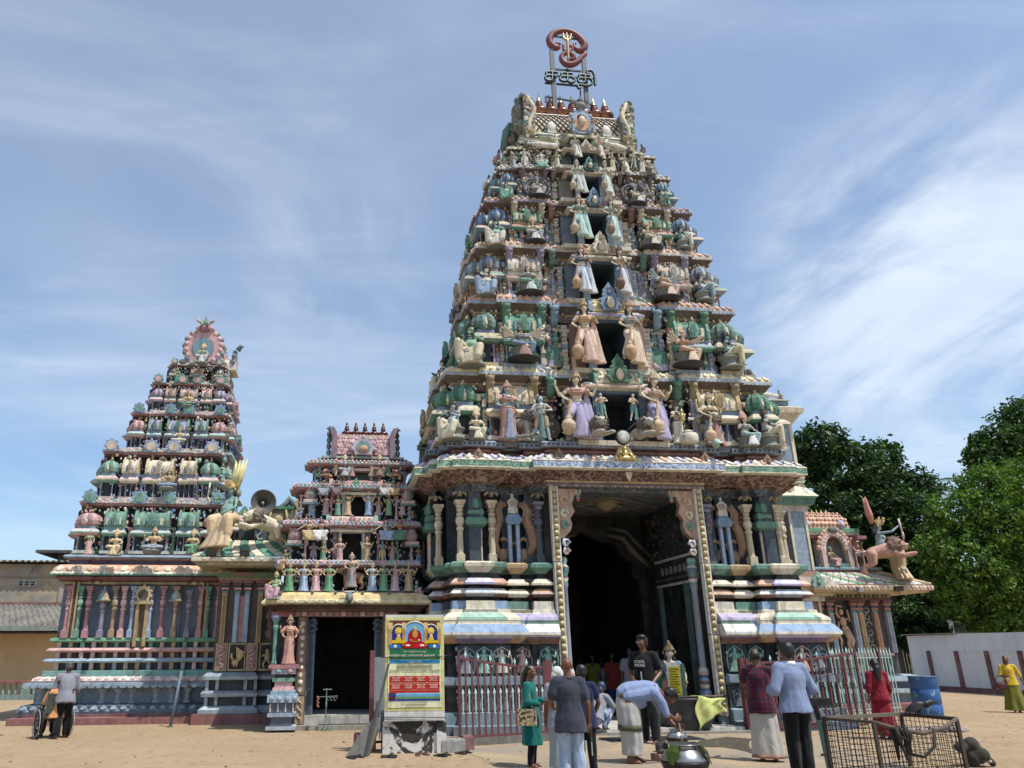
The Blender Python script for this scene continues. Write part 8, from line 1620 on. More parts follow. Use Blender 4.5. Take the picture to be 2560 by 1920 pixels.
def gate(label,p0,p1,h0,h1,post_at,n,garland=0):
 p0,p1=V(p0),V(p1);t=thing('iron_gate',label,'gate',tuple(p0));d=p1-p0;L_=d.length;x=d.normalized();yv=V((-x.y,x.x,0));Q=lambda s,z,o=0:x*(s*L_)+yv*o+V((0,0,z));top=lambda s:h1+(h0-h1)*(1-s)**1.7
 mb=MB();mb.bar(Q(0,.1),Q(0,h0+.14),.05,.05,'6a1c26');mb.bar(Q(1,.1),Q(1,h1+.1),.055,.055,'6a1c26');mb.bar(Q(0,.16),Q(1,.16),.045,.045,'6a1c26');mb.bar(Q(0,.09),Q(1,.09),.04,.04,'6a1c26')
 for i in range(12):mb.bar(Q(i/12,top(i/12)),Q((i+1)/12,top((i+1)/12)),.045,.045,'6a1c26')
 mb.build('frame','iron',t);mb=MB()
 for i in range(1,n):mb.bar(Q(i/n,.16),Q(i/n,top(i/n)),.034,.034,'6f1f29')
 mb.build('bar_grille','iron',t);mb=MB()
 for z in(.55,.95,1.28):mb.bar(Q(0,z,.03),Q(1,z,.03),.012,.012,'2a2c30')
 for i in range(n):mb.bar(Q((i+.5)/n,.16,.03),Q((i+.5)/n,top((i+.5)/n)-.05,.03),.01,.01,'6f9a92')
 mb.build('rod_grille','iron',t);mb=MB()
 def spear(s,z0,z1,o=-.01):
  mb.bar(Q(s,z0,o),Q(s,z1-.12,o),.022,.02,'a3cfc4');a,b,c_,e=Q(s,z1-.14,o),Q(s,z1,o),x*.032,yv*.012;m_=a.lerp(b,.35)
  mb.loft([[tuple(a+e*.3),tuple(a-e*.3),tuple(a-e*.3),tuple(a+e*.3)],[tuple(m_+c_),tuple(m_-e),tuple(m_-c_),tuple(m_+e)],[tuple(b)]*4],'a9d3c8')
 for i in range(n):spear((i+.5)/n,.55,1.02)
 for i in range(n//2):spear((2*i+1)/n,top((2*i+1)/n)+.02,top((2*i+1)/n)+.16)
 mb.build('spear_row','iron',t)
 if garland:
  rd=random.Random(5);mb=MB()
  for i in range(garland):s=rd.uniform(.45,.98);z=rd.uniform(.7,1.3);q=Q(s,z,-.05);[mb.ball((q.x+rd.uniform(-.05,.05),q.y-.02,q.z-rd.uniform(0,.16)),rd.uniform(.014,.026),rd.choice(['c9521f','d88a1f','d3b030','a83a24']),6,4)for _ in range(6)]
  mb.build('flower_garland','clean',t)
 return t
gate('red iron gate with pale spear points left of the entrance',(-4.62,-2.42,0),(-2.75,-1.72,0),1.58,1.38,1,14)
gate('red iron gate hung with orange garlands right of the entrance',tuple(atg(2170,1822)),tuple(atg(1890,1832)),1.62,1.42,1,14,16)
for x,y,lb in((1379,1851,'thick dark red gate post left of the entrance'),(1876,1829,'thick dark red gate post right of the entrance, beside the maroon-shirted man')):
 q=atg(x,y);t=thing('gate_post',lb,'post',tuple(q));mb=MB();mb.box((-.07,-.07,.28),(.07,.07,1.52),'6f2024');mb.build('shaft','iron',t);mb=MB();mb.box((-.085,-.085,0),(.085,.085,.28),'6a1f22');mb.build('foot','iron',t);mb=MB();[mb.bar((.05,-.05,z),(.2,-.02,z+.02),.02,.02,'9a9a94')for z in(.45,1.2)];mb.build('hinge','iron',t)
t=thing('kerb','weathered concrete kerb under the left red gate','kerb',(-4.75,-2.5,0));mb=MB();mb.box((0,0,0),(2.25,.3,.14),'6a655c');mb.build('slab','stone',t);t.rotation_euler.z+=radians(20.5)
for x,y,sz,c_,lb,k in((915,1880,(.36,.3,.3),'7d3230','chipped red concrete foot block left of the poster plinth','concrete_block'),(1172,1876,(.22,.2,.24),'7a3430','small red concrete block under the left red gate','concrete_block'),(1135,1882,(.44,.24,.22),'8f8c84','rough grey granite block beside the poster plinth','stone_block')):
 q=atg(x,y);t=thing(k,lb,'block',tuple(q),rad(8));mb=MB();mb.box((-sz[0]/2,0,0),(sz[0]/2,sz[1],sz[2]*.85),c_);mb.build('base_course','stone',t);mb=MB();mb.loft([[(a*sz[0]*.5*k2,sz[1]*.5+b*sz[1]*.5*k2,z)for a,b in((-1,-1),(1,-1),(1,1),(-1,1))]for k2,z in((1,sz[2]*.85),(.9,sz[2]))],c_);mb.build('chamfered_top','stone',t)
q=atg(898,1890);t=thing('stone_slab','leaning grey stone slab beside the chipped red block','slab',tuple(q),rad(-15));mb=MB();mb.loft([[(x*1.0,y,0)for x,y in((-.22,-.08),(.16,-.08),(.16,.12),(-.22,.12))],[(x+.2,y+.06,.42)for x,y in((-.14,-.08),(.12,-.08),(.12,.1),(-.14,.1))],[(x+.26,y+.06,.6)for x,y in((-.02,-.06),(.08,-.06),(.08,.06),(-.02,.06))]],'77746a');mb.build('slab','stone',t);mb=MB();mb.bar((.18,-.12,.1),(.5,.0,1.5),.04,.04,'5a5450');mb.build('propped_bar','iron',t)
q=atg(935,1877);t=thing('gate_leaf','narrow folded gate leaf of red frame and pale spears left of the poster','gate',tuple(q));mb=MB();mb.bar((-.06,0,.1),(-.06,0,1.72),.08,.08,'7a2226');mb.bar((.2,.1,.1),(.2,.1,1.62),.05,.05,'6a1c26');mb.bar((-.06,0,.14),(.2,.1,.14),.04,.04,'6a1c26');mb.build('frame','iron',t);mb=MB();mb.box((-.02,.03,.3),(.18,.06,1.6),'8a9496');mb.build('sheet','iron',t);mb=MB();mb.bar((.1,-.02,.2),(.1,-.02,.95),.025,.02,'a3cfc4');mb.build('spear','iron',t)
t=thing('railing','pale spear railing with dark red uprights in front of the right shrine','railing',(4.75,.4,0));t.rotation_euler.z+=rad(24);mb=MB()
for i in range(22):x=i*.135;mb.bar((x,0,.1),(x,0,1.62),.022,.022,'9fc6bc');mb.loft([[(x-.03,0,1.62),(x,-.01,1.62),(x+.03,0,1.62),(x,.01,1.62)],[(x,0,1.76)]*4],'a9d3c8')
mb.bar((0,.02,1.5),(2.9,.02,1.5),.03,.02,'9fc6bc');mb.bar((0,.02,.3),(2.9,.02,.3),.03,.02,'9fc6bc');mb.build('spear_row','iron',t)
for x in(.75,2.3):mb=MB();mb.bar((x,0,0),(x,0,1.66),.06,.06,'6a2026');mb.build('upright','iron',t)
mb=MB();[mb.ball((1.75+.09*cos(a),-.06,.92+.09*sin(a)),.05,'8a6a3a' if a%2<1 else '5a4428',7,5)for a in range(7)];mb.ball((1.5,-.05,.82),(.13,.06,.1),'20242e');mb.build('tied_bundle','clean',t)
def pot(label,px,py,v_r,z,s,wide,lid=True,leaf=True):
 q=atg(px,py);t=thing('cooking_pot',label,'pot',(q.x,q.y,z));mb=MB();mb.lathe((0,0,0),[(r_*s*wide,h*s)for r_,h in((.12,0),(.26,.02),(.36,.1),(.40,.2),(.395,.24))],28,'1c1c1d');mb.build('sooty_base','iron',t)
 mb=MB();mb.lathe((0,0,0),[(r_*s*wide,h*s)for r_,h in((.39,.235),(.385,.27),(.32,.36),(.24,.43),(.22,.45),(.25,.475),(.29,.49),(.28,.5),(.2,.47))],28,'a9a8a4');mb.build('shoulder','steel',t)
 mb=MB();mb.lathe((0,0,0),[(r_*s*wide,h*s)for r_,h in((.0,.475),(.22,.475))][::-1]if 0 else[(.21*s*wide,.455*s),(.0,.46*s)],20,'d8d6cf');mb.build('milk','clean',t)
 if leaf:
  for a in(-2.5,-.6,.4):
   mb=MB();d=V((cos(a),sin(a),0))*s*wide;sdv=V((-d.y,d.x,0))*.13;mb.loft([[tuple(d*.27+V((0,0,.5*s))-sdv*.5),tuple(d*.27+V((0,0,.51*s))),tuple(d*.27+V((0,0,.5*s))+sdv*.5)],[tuple(d*.37+V((0,0,.38*s))-sdv),tuple(d*.37+V((0,0,.40*s))),tuple(d*.37+V((0,0,.38*s))+sdv)],[tuple(d*.43+V((0,0,.2*s))-sdv*.3),tuple(d*.44+V((0,0,.2*s))),tuple(d*.43+V((0,0,.2*s))+sdv*.3)]],'4a5a24' if a<-1 else '3a3a1e',closed=False,cap=False);mb.build('leaf',LEAF,t)
 return t
pot('large soot-blackened pot with shiny steel shoulder and tucked leaves, nearest the camera',1716,1943,0,.02,.84,1.0);pot('smaller steel pot behind, being stirred with a wooden stick',1697,1884,0,.14,.5,.92,leaf=False)
for x,y,s in((1655,1880,.11),(1660,1902,.10),(1752,1890,.09),(1690,1875,.1)):
 q=atg(x,y);t=thing('hearth_stone',f"sooty hearth stone {dict([(1655, 'behind left of the large pot'), (1660, 'low at the left of the large pot'), (1752, 'at the right of the large pot'), (1690, 'under the smaller steel pot')])[x]}",'stone',tuple(q),x%7);mb=MB();rd=random.Random(x);mb.ball((0,0,s*.8),(s*1.1,s,s*.9),'3a332c',9,7);mb.v=[(a+rd.uniform(-.02,.02),b+rd.uniform(-.02,.02),max(0,c+rd.uniform(-.02,.02)))for a,b,c in mb.v];mb.build('stone_body','stone',t)
q=atg(1645,1903);t=thing('brick','single orange brick lying beside the pots','brick',tuple(q),rad(20));mb=MB();mb.box((-.055,-.1,0),(.055,.1,.11),'a3623f');mb.build('brick_body','stone',t)
t=thing('cooking_vat','huge black iron vat with a carrying pole through its rim at the gate','vat',tuple(atg(1720,1828)),0);mb=MB();mb.lathe((0,.1,.0),[(.50,0),(.56,.02),(.58,.3),(.57,.62),(.6,.66),(.6,.7),(.55,.7),(.53,.1)],32,'3a3a3c');mb.build('vat_body','iron',t);mb=MB();mb.tube([(-.7,.1,.68),(1.0,.0,.72)],.025,8,'5a4030');mb.build('carrying_pole','bark',t)
t=thing('yellow_cloth','bright yellow-green cloth draped over the rim of the black vat','cloth',tuple(atg(1720,1828)));mb=MB();G_=14;vs=[]
for i in range(G_+1):
 for j in range(G_+1):
  a,b=i/G_,j/G_;x=.02+.62*a+.05*sin(9*b);drop=max(0,b-.22)*(1.05-.75*a);z=.73-drop*.8-.06*a+.02*sin(7*a+5*b);y=-.47+.5*max(0,.22-b)*3-.04-.05*sin(11*a+3*b)*b;vs.append((x+.03*sin(6*b),y,z))
mb.add(vs,[(i*(G_+1)+j,(i+1)*(G_+1)+j,(i+1)*(G_+1)+j+1,i*(G_+1)+j+1)for i in range(G_)for j in range(G_)],'c6cc3c',True);o=mb.build('cloth_fold','clean',t);md=o.modifiers.new('s','SOLIDIFY');md.thickness=.008
t=thing('bucket','small yellow plastic bucket beside the black vat','bucket',tuple(atg(1655,1818)));mb=MB();mb.lathe((0,.2,.1),[(.1,0),(.13,.22),(.14,.23),(.12,.22),(.09,.02)],16,'c9a820');mb.build('pail','clean',t);mb=MB();mb.tube([(.13*cos(a),.2,.32+.1*sin(a))for a in[pi*i/8 for i in range(9)]],.006,5,'8a8a88');mb.build('handle','iron',t)
t=thing('rubber_mat','dark ribbed rubber mat on the ground before the gate','mat',(-.62,-1.75,.008),rad(2));mb=MB();mb.box((-1.0,-.35,0),(1.0,.3,.014),'2c2d2e');mb.build('mat_base','iron',t);mb=MB();[mb.box((-.98,-.33+i*.045,.014),(.98,-.315+i*.045,.02),'3f4042')for i in range(14)];mb.build('ribs','iron',t)
t=thing('pink_cloth','crumpled pink cloth at the foot of the right gate column','cloth',tuple(atg(1782,1826)));mb=MB();rd=random.Random(2);[mb.ball((rd.uniform(-.16,.16),rd.uniform(-.04,.08),.04),(rd.uniform(.05,.09),.06,rd.uniform(.03,.06)),'a8525f',8,6)for _ in range(7)];obj('folds',remesh(mb,'folds','statue',.015,1),t).color=(*H('b0606c'),1)
q=at(1250+1283*.3617,1550+575*.3617,-.3);t=thing('notice_board','narrow upright notice board with yellow text sheet inside the gate','notice board',(q.x,.15,.1),rad(-12));mb=MB();mb.box((-.16,0,.05),(.16,.04,1.32),'b0b2ae');mb.build('board','clean',t);mb=MB();mb.box((-.12,-.012,.62),(.12,0,1.24),'a89a2c');mb.box((-.12,-.012,.1),(.12,0,.58),'6f6f6a');[mb.box((-.1,-.016,.68+i*.055),(.1-.03*(i%3),-.012,.70+i*.055),'4a4418')for i in range(10)];mb.build('sheet','print',t);mb=MB();mb.box((.17,-.02,0),(.24,.05,1.3),'2f5f3a');mb.build('frame_post','iron',t)
ST('goddess',lambda x,y:(x,y),1690,1812,1612,.5,'painted dancing lady statue in blue top and orange skirt inside the gate',rad(-20),'d3b3a0','b06a30','3a7fae','c9a048',crown='8a6a30',z=.1)
t=thing('lamp_stand','thin green iron lamp stand in front of the shrine door','lamp stand',tuple(atg(813,1828)));mb=MB();mb.lathe((0,0,0),[(.03,0),(.03,.1),(.016,.14),(.014,.5),(.022,.52),(.022,.6),(.014,.62),(.012,.88),(.02,.9)],8,'5f8a78');mb.build('stem','iron',t);mb=MB();[mb.bar((0,0,.1),(.13*cos(a),.13*sin(a),.0),.025,.02,'5f8a78')for a in(.3,2.4,4.5)];mb.build('foot','iron',t);mb=MB();mb.bar((-.22,0,.72),(.26,0,.74),.012,.012,'8a8a84');[mb.tube([(x+.04*cos(a_),0,.68+.04*sin(a_))for a_ in range(6)],.006,4,'8a8a84')for x in(.05,.13,.21)];mb.box((-.08,-.01,.87),(.12,.01,.89),'8a8a84');mb.build('scroll_arm','iron',t);mb=MB();[mb.ball((-.2+.02*(i%2),-.02,.72-.04*i),.025,'a8401f',6,4)for i in range(6)];mb.build('flower_string','clean',t)
q0=atg(425,1818);q1=at(454,1677,q0.y+.15);t=thing('pole','blue-grey pole stuck upright in the sand before the left tower','pole',tuple(q0));mb=MB();mb.tube([(0,0,-.05),tuple(q1-V((q0.x,q0.y,0)))],.035,8,'5f6f80');mb.build('tube','iron',t);mb=MB();mb.lathe((0,0,-.02),[(.09,0),(.07,.04),(.04,.06)],8,'4a4a48');mb.build('socket','iron',t)
def sandal(px,py,c_,lb,yaw):
 q=atg(px,py)
 for s in(-1,1):
  t=thing('sandal',lb%('left' if s<0 else 'right'),'sandal',(q.x+s*.07*cos(yaw),q.y+s*.07*sin(yaw)+.03*s,0),yaw+s*.15);mb=MB();pts=[(.04,-.13),(.045,-.05),(.032,.04),(.036,.12),(0,.14),(-.036,.12),(-.032,.04),(-.045,-.05),(-.04,-.13),(0,-.145)]
  mb.loft([[(x,y,z)for x,y in pts[::-1]]for z in(.0,.022)],c_);mb.build('sole','clean',t);mb=MB();mb.tube([(-.04,.0,.02),(-.02,-.05,.05),(0,-.085,.03),(.02,-.05,.05),(.04,.0,.02)],.009,6,shade(c_,.7));mb.build('strap','clean',t)
for a in((885,1895,'2a2420','dark brown %s sandal of the pair nearest the leaning slab',.6),(972,1893,'1c1c1e','black flip-flop, %s of the pair before the poster plinth',1.4),(1054,1888,'6a3322','reddish brown %s shoe in front of the poster plinth',0.1),(1105,1890,'18181a','black %s slipper at the right corner of the plinth',.9),(1157,1884,'3a2e26','tan-soled %s sandal beside the small red block',.7)):sandal(*a)
q=atg(625,1803);t=thing('sandal','lone dark sandal on the sand beside the shrine pedestal','sandal',tuple(q),1.2);mb=MB();mb.ball((0,0,.025),(.12,.05,.025),'1a1a1c');mb.build('sole','clean',t);mb=MB();mb.tube([(-.04,-.03,.03),(0,0,.07),(.04,.03,.03)],.01,5,'2a2a2c');mb.build('strap','clean',t)
WC=thing('wheelchair','black spoked wheelchair pushed across the sand at the far left','wheelchair',tuple(atg(128,1845)),rad(213))
for s in(-1,1):
 mb=MB();R_=M.Translation((s*.29,.0,.3))@M.Rotation(pi/2,4,'Y');c=[V((.29*cos(a),.29*sin(a),0))for a in[2*pi*i/28 for i in range(29)]];mb.tube([R_@p for p in c],.022,6,'161616');mb.build('tyre','iron',WC);mb=MB();mb.tube([R_@(p*.88)for p in c],.012,5,'6a6a6a');mb.tube([R_@(p*.94+V((0,0,s*.05)))for p in c],.009,5,'9a9a9a');[mb.bar(R_@V((0,0,0)),R_@(p*.88),.012,.012,'2a2a2a')for p in c[::4]];mb.ball(tuple(R_@V((0,0,0))),.035,'3a3a3a');mb.build('spoked_rim','iron',WC)
 mb=MB();mb.tube([(s*.24,.3,.95),(s*.24,.2,.92),(s*.24,.16,.5),(s*.24,.1,.3)],.014,6,'8a8a8a');mb.tube([(s*.24,.16,.68),(s*.24,-.22,.68),(s*.24,-.26,.45),(s*.22,-.42,.12)],.014,6,'8a8a8a');mb.ball((s*.24,.3,.955),(.02,.05,.02),'151515');mb.build('side_frame','iron',WC)
 mb=MB();R2=M.Translation((s*.22,-.33,.08))@M.Rotation(pi/2,4,'Y');mb.tube([R2@V((.07*cos(a),.07*sin(a),0))for a in[2*pi*i/12 for i in range(13)]],.018,6,'1c1c1c');mb.build('caster','iron',WC);mb=MB();mb.box((s*.16-.08,-.52,.09),(s*.16+.08,-.4,.11),'2a2a2a');mb.build('footrest','iron',WC)
mb=MB();mb.box((-.23,-.22,.44),(.23,.16,.49),'20231f');mb.build('seat','clean',WC);mb=MB();mb.box((-.23,.14,.5),(.23,.18,.88),'2b2f24');mb.build('backrest','clean',WC)
A_,B_,D_=(atg(2060,1990),atg(2185,2025),atg(2405,1985));kz=.78
CG=thing('mesh_cage','rusty open-topped wire mesh cage with a rag-wrapped bent rail','cage',(3.75,-7.0,0));ca_=lambda px,py,v:at(px,py,v)-V((3.75,-7.0,0))
def cpt(px,py,v):q=at(px,py,v);return V((q.x-3.75,q.y+7.0,q.z))
c1p,c2p,c3p,c4p=cpt(2058,1788,-6.6),cpt(2186,1818,-7.3),cpt(2392,1803,-7.0),cpt(2250,1776,-6.0)
cs=[c1p,c2p,c3p,c4p];zt=sum(c.z for c in cs)/4
for c in cs:c.z=zt
for i,c in enumerate(cs):
 mb=MB();mb.bar((c.x,c.y,0),(c.x,c.y,zt),.045,.045,'4a3a2c');mb.build('corner_post','rust',CG)
mb=MB();mb.bar(cs[0],cs[1],.05,.04,'5a4838');mb.bar(cs[3],cs[0],.05,.05,'6a5f4c');mb.bar(cs[2],cs[3],.06,.05,'3f3428');mb.tube([cs[1],cs[1].lerp(cs[2],.25)-V((0,.05,.10)),cs[1].lerp(cs[2],.5)-V((0,.1,.16)),cs[1].lerp(cs[2],.8)-V((0,.06,.1)),cs[2]],.028,8,'5f4a3c');mb.build('top_rail','rust',CG)
for i in range(4):
 a,b=cs[i],cs[(i+1)%4];mb=MB();L_=(b-a).length;n=int(L_/.08)
 for j in range(1,n):p=a.lerp(b,j/n);mb.bar((p.x,p.y,.02),(p.x,p.y,zt-(.1 if i==1 else.02)),.007,.007,'2c221a')
 for j in range(1,10):z=j*zt/10.2;mb.bar((a.x,a.y,z),(b.x,b.y,z),.007,.007,'2c221a')
 mb.build('mesh_panel','rust',CG)
mb=MB();rd=random.Random(8);p=cs[1].lerp(cs[2],.22)-V((0,.06,.08))
for i in range(16):q=p+V((rd.uniform(-.1,.1),rd.uniform(-.06,.03),0));mb.tube([q+V((0,0,.02)),q+V((rd.uniform(-.03,.08),-.02,-.1)),q+V((rd.uniform(.0,.16),-.02,-rd.uniform(.15,.42)))],[.02,.022,.008],5,'2b2520')
mb.tube([p+V((.1,-.02,-.32)),p+V((.3,-.05,-.36)),p+V((.5,-.02,-.24)),p+V((.56,0,-.02))],.022,6,'2f2822');mb.build('rag','rust',CG)
q=cs[2].lerp(cs[3],.62)+V((3.75,-7.0,.03));CR=thing('crow','black crow perched on the back rail of the mesh cage','crow',tuple(q),rad(72));mb=MB();mb.ball((0,0,.1),(.065,.14,.07),m=M.Rotation(rad(-25),4,'X'));mb.ball((0,-.16,.16),(.045,.06,.045));cap(mb,(0,-.1,.13),(0,-.16,.16),.055,.045);o=obj('body',remesh(mb,'crow_body','statue',.012,2),CR);o.color=(.008,.008,.01,1)
mb=MB();mb.tube([(0,-.2,.165),(0,-.25,.155),(0,-.275,.14)],[.016,.012,.003],6,'161616');mb.build('beak','clean',CR)
for s in(-1,1):mb=MB();mb.plate([(-.09,.03),(.02,.08),(.2,.02),(.24,-.03),(.1,-.05),(-.06,-.03)],-.006,.006,'0b0b0d',m=M.Translation((s*.075,.02,.1))@M.Rotation(rad(-22),4,'X')@M.Rotation(pi/2,4,'Z')@M.Scale(.8,4));mb.build('wing','clean',CR);mb=MB();mb.tube([(s*.025,0,.05),(s*.025,-.01,-.0),(s*.025,-.04,-.01)],.006,5,'1a1a1a');mb.build('leg','clean',CR)
mb=MB();mb.plate([(-.03,0),(.03,0),(.045,.2),(-.045,.2)],-.006,.006,'0b0b0d',m=M.Translation((0,.1,.06))@M.Rotation(rad(-115),4,'X'));mb.build('tail','clean',CR)
t=thing('barrel','faded blue plastic barrel with scuffed greenish patches','barrel',tuple(atg(2325,1792)),0);mb=MB();mb.lathe((0,0,0),[(.30,0),(.33,.03),(.34,.3),(.325,.32),(.345,.34),(.345,.68),(.33,.7),(.345,.72),(.335,.98),(.34,1.0),(.31,1.0),(.3,.9)],28,'2a5f9c',True)
def scuff():
 mt,t_,b=newmat('scuffed_plastic');ps=nn(t_,'ShaderNodeNewGeometry').outputs['Position'];n1=noise_n(t_,ps,7,8,.75,(1,1,.5),.4);c=mixc(t_,rng(t_,n1,.56,.62,0,.8,True),H('2a5a94'),H('8aa890'));t_.links.new(c,b.inputs['Base Color']);b.inputs['Roughness'].default_value=.5;return mt
mb.build('drum_body',scuff(),t);mb=MB();mb.lathe((0,0,.0),[(.335,.985),(.35,.985),(.35,1.015),(.335,1.015)],28,'24528a');mb.build('rim','clean',t)
q=atg(2068,1935);t=thing('collection_stand','black box on a green pipe stand beside the man in blue shirt','stand',(q.x,q.y,0));mb=MB();mb.bar((.05,0,0),(0,0,.72),.05,.05,'4f8a72');mb.tube([(-.05,0,.25),(.06,-.02,.26)],.02,6,'7a5a44');mb.build('pipe','iron',t);mb=MB();mb.bar((0,0,.72),(-.02,0,.92),.045,.045,'1a1c1c');mb.box((-.2,-.14,.92),(.16,.14,1.02),'141516');mb.build('box','iron',t)
q=atg(2420,1915);t=thing('tarpaulin','dark crumpled tarpaulin bundle behind the cage corner','tarpaulin',tuple(q),rad(-20));mb=MB();rd=random.Random(5);[mb.ball((rd.uniform(-.12,.18),rd.uniform(-.1,.1),rd.uniform(.06,.3)),(rd.uniform(.08,.15),.1,rd.uniform(.07,.14)),'white',9,7)for _ in range(9)];mb.tube([(-.05,0,.3),(.2,0,.25),(.36,0,.02)],.05,8);o=obj('folds',remesh(mb,'tarp_folds','statue',.02,1,lambda p:.015*noise.noise(p*9)),t);o.color=(*H('3a352e'),1);mb=MB();mb.tube([(.12,-.1,.1),(.3,-.1,.08)],.025,6,'9a9488');mb.build('loose_tube','clean',t)
q=atg(2345,1828);t=thing('rubble_heap','low heap of dusty rubble and rags at the foot of the blue barrel','rubble',tuple(q));t['kind']='stuff';mb=MB();rd=random.Random(6);[mb.ball((rd.uniform(-.7,.5),rd.uniform(-.3,.3),.03),(rd.uniform(.04,.13),rd.uniform(.04,.1),rd.uniform(.03,.09)),rd.choice(['6a5f52','8a7a66','4a443c','a08a80']),7,5)for _ in range(34)];mb.build('rubble_pieces','stone',t)
lt=MB();rd=random.Random(21)
for i in range(520):
 u,v=rd.uniform(-16,12),rd.uniform(-8,3.2)
 if-2.2<u<2.4 and v>-1 or v>1.2 and-9<u<5.6 or v>2.6:continue
 k=rd.uniform(.008,.03)
 if rd.random()<.55:lt.ball((u,v,k*.3),(k,k*.8,k*.55),rd.choice(['7a6a58','9a8a74','5a4e42','b0a08a']),6,4)
 else:a=rd.uniform(0,6);d=V((cos(a),sin(a),0))*k*1.8;e=V((-d.y,d.x,0))*.4;p=V((u,v,.018));lt.add([p-d,p-e+V((0,0,.008)),p+d,p+e+V((0,0,.006))],[(0,1,2,3)],rd.choice(['6a4a2a','8a6a3a','4a4a2a','b8a888','c9c4b8']))
o=lt.build('ground_litter','clean');o.matrix_world=MF;tag(o,'scattered pebbles, dry leaves and scraps on the sand','litter',None,'stuff')
# ==== people
def fabric(name,kind='plain'):
 mt,t,b=newmat(name);g=nn(t,'ShaderNodeTexCoord').outputs['Object'];c=src_col(t,'obj');n1=noise_n(t,g,7,4,.6,(1,1,.45),.8);n2=noise_n(t,g,160,2);h=n1
 if kind=='denim':c=mixc(t,rng(t,n1,.42,.62),c,(.50,.58,.70))
 if kind=='check':
  s=nn(t,'ShaderNodeSeparateXYZ');t.links.new(g,s.inputs[0])
  for i,k in((0,95),(2,95),(0,41),(2,41)):
   m_=nn(t,'ShaderNodeMath',operation='MULTIPLY');t.links.new(s.outputs[i],m_.inputs[0]);m_.inputs[1].default_value=k;q=nn(t,'ShaderNodeMath',operation='SINE');t.links.new(m_.outputs[0],q.inputs[0]);c=mixc(t,rng(t,q.outputs[0],.55,.75,0,.5),c,(.01,.012,.03))
 if kind=='print':
  vo=nn(t,'ShaderNodeTexVoronoi',feature='F1');vo.inputs['Scale'].default_value=26;ad=nn(t,'ShaderNodeMixRGB',blend_type='ADD');ad.inputs[0].default_value=.12;t.links.new(g,ad.inputs[1]);nz=nn(t,'ShaderNodeTexNoise');nz.inputs['Scale'].default_value=22;t.links.new(g,nz.inputs['Vector']);t.links.new(nz.outputs['Color'],ad.inputs[2]);t.links.new(ad.outputs[0],vo.inputs['Vector']);c=mixc(t,rng(t,nz.outputs[0],.5,.56,0,.9),c,(.03,.022,.016));h=nz.outputs[0]
 if kind=='dots':
  vo=nn(t,'ShaderNodeTexVoronoi',feature='F1');vo.inputs['Scale'].default_value=16;t.links.new(g,vo.inputs['Vector']);c=mixc(t,rng(t,vo.outputs['Distance'],.1,.2,.7,0),c,(.5,.3,.3))
 c=mixc(t,rng(t,n2,.3,.7,0,.18),c,(.02,.02,.02),'MULTIPLY');t.links.new(c,b.inputs['Base Color']);b.inputs['Roughness'].default_value=.85;b.inputs['Specular IOR Level'].default_value=.2;b.inputs['Sheen Weight'].default_value=.15;bump(t,b,h,.7,.03);MT[name]=mt
for k in('plain','denim','check','print','dots'):fabric('cloth_'+k,k)
mt,t,b=newmat('brown_skin');c=src_col(t,'obj');g=nn(t,'ShaderNodeTexCoord').outputs['Object'];n1=noise_n(t,g,9,4);t.links.new(mixc(t,rng(t,n1,.35,.7,0,.4),c,(.10,.04,.025)),b.inputs['Base Color']);b.inputs['Roughness'].default_value=.42;b.inputs['Subsurface Weight'].default_value=.08;bump(t,b,noise_n(t,g,60,2),.08,.004);MT['brown_skin']=mt
mt,t,b=newmat('hair_strands');c=src_col(t,'obj');g=nn(t,'ShaderNodeTexCoord').outputs['Object'];n1=noise_n(t,g,45,3,.6,(1,1,.2));t.links.new(mixc(t,rng(t,n1,.45,.75,0,.4),c,(.035,.028,.024)),b.inputs['Base Color']);b.inputs['Roughness'].default_value=.45;bump(t,b,n1,.7,.01);MT['hair_strands']=mt
def fold(a=.007,f=7,az=.4):return lambda p:a*(noise.noise(V((p.x*f,p.y*f,p.z*f*az)))+.6*noise.noise(V((p.x*f*2.3+5,p.y*f*2.3,p.z*f*.9))))
def piece(root,nm,fn,c_,mat='cloth_plain',vx=.013,a=.011,sm=2):m_=MB();fn(m_);o=obj(nm,remesh(m_,nm,mat,vx,sm,fold(a)if a else None),root);o.color=(*col(c_),1);return o
def top_fn(J,g=.022,sl=.5,hem=.0,sr=1.,flare=.01,male=True):
 def f(m_):
  up=(J['neck']-J['pelvis']).normalized();ax=(J['shR']-J['shL']).normalized();fr=ax.cross(up).normalized()
  def E(c0,rx,ry,rz):m_.ball((0,0,0),(rx+g,ry+g,rz),nu=18,nv=12,m=M.Translation(c0)@M(((ax.x,fr.x,up.x,0),(ax.y,fr.y,up.y,0),(ax.z,fr.z,up.z,0),(0,0,0,1))))
  w_=1 if male else.9;ring=[];n_=J['neck']
  for c0,rx,ry in((n_-up*.03,.06,.055),(n_-up*.07,.12*w_,.08),(J['chest']+up*.07,.158*w_,.105),(J['chest'],.16*w_,.118),(J['waist']+up*.04,.148*w_,.115),(J['pelvis']+up*.08,.158,.125),(J['pelvis']-up*.03,.176+flare*.5,.142+flare*.5),(J['pelvis']-up*(.1+hem),.184+flare,.148+flare)):ring.append([tuple(c0+ax*((rx+g)*cos(q))+fr*((ry+g)*sin(q)))for q in[2*pi*i/28 for i in range(28)]])
  m_.loft(ring[::-1],smooth=True)
  for q in 'LR':
   cap(m_,J['neck']-up*.05,J['sh'+q],.062+g*.5,.05+g);a,b_,c_=J['sh'+q],J['el'+q],J['wr'+q]
   if sl<=1:cap(m_,a,a.lerp(b_,sl),.048+g,.048+g*1.05*sr)
   else:chain(m_,[a,b_,b_.lerp(c_,sl-1)],[.05+g,.042+g,.034+g*sr])
 return f
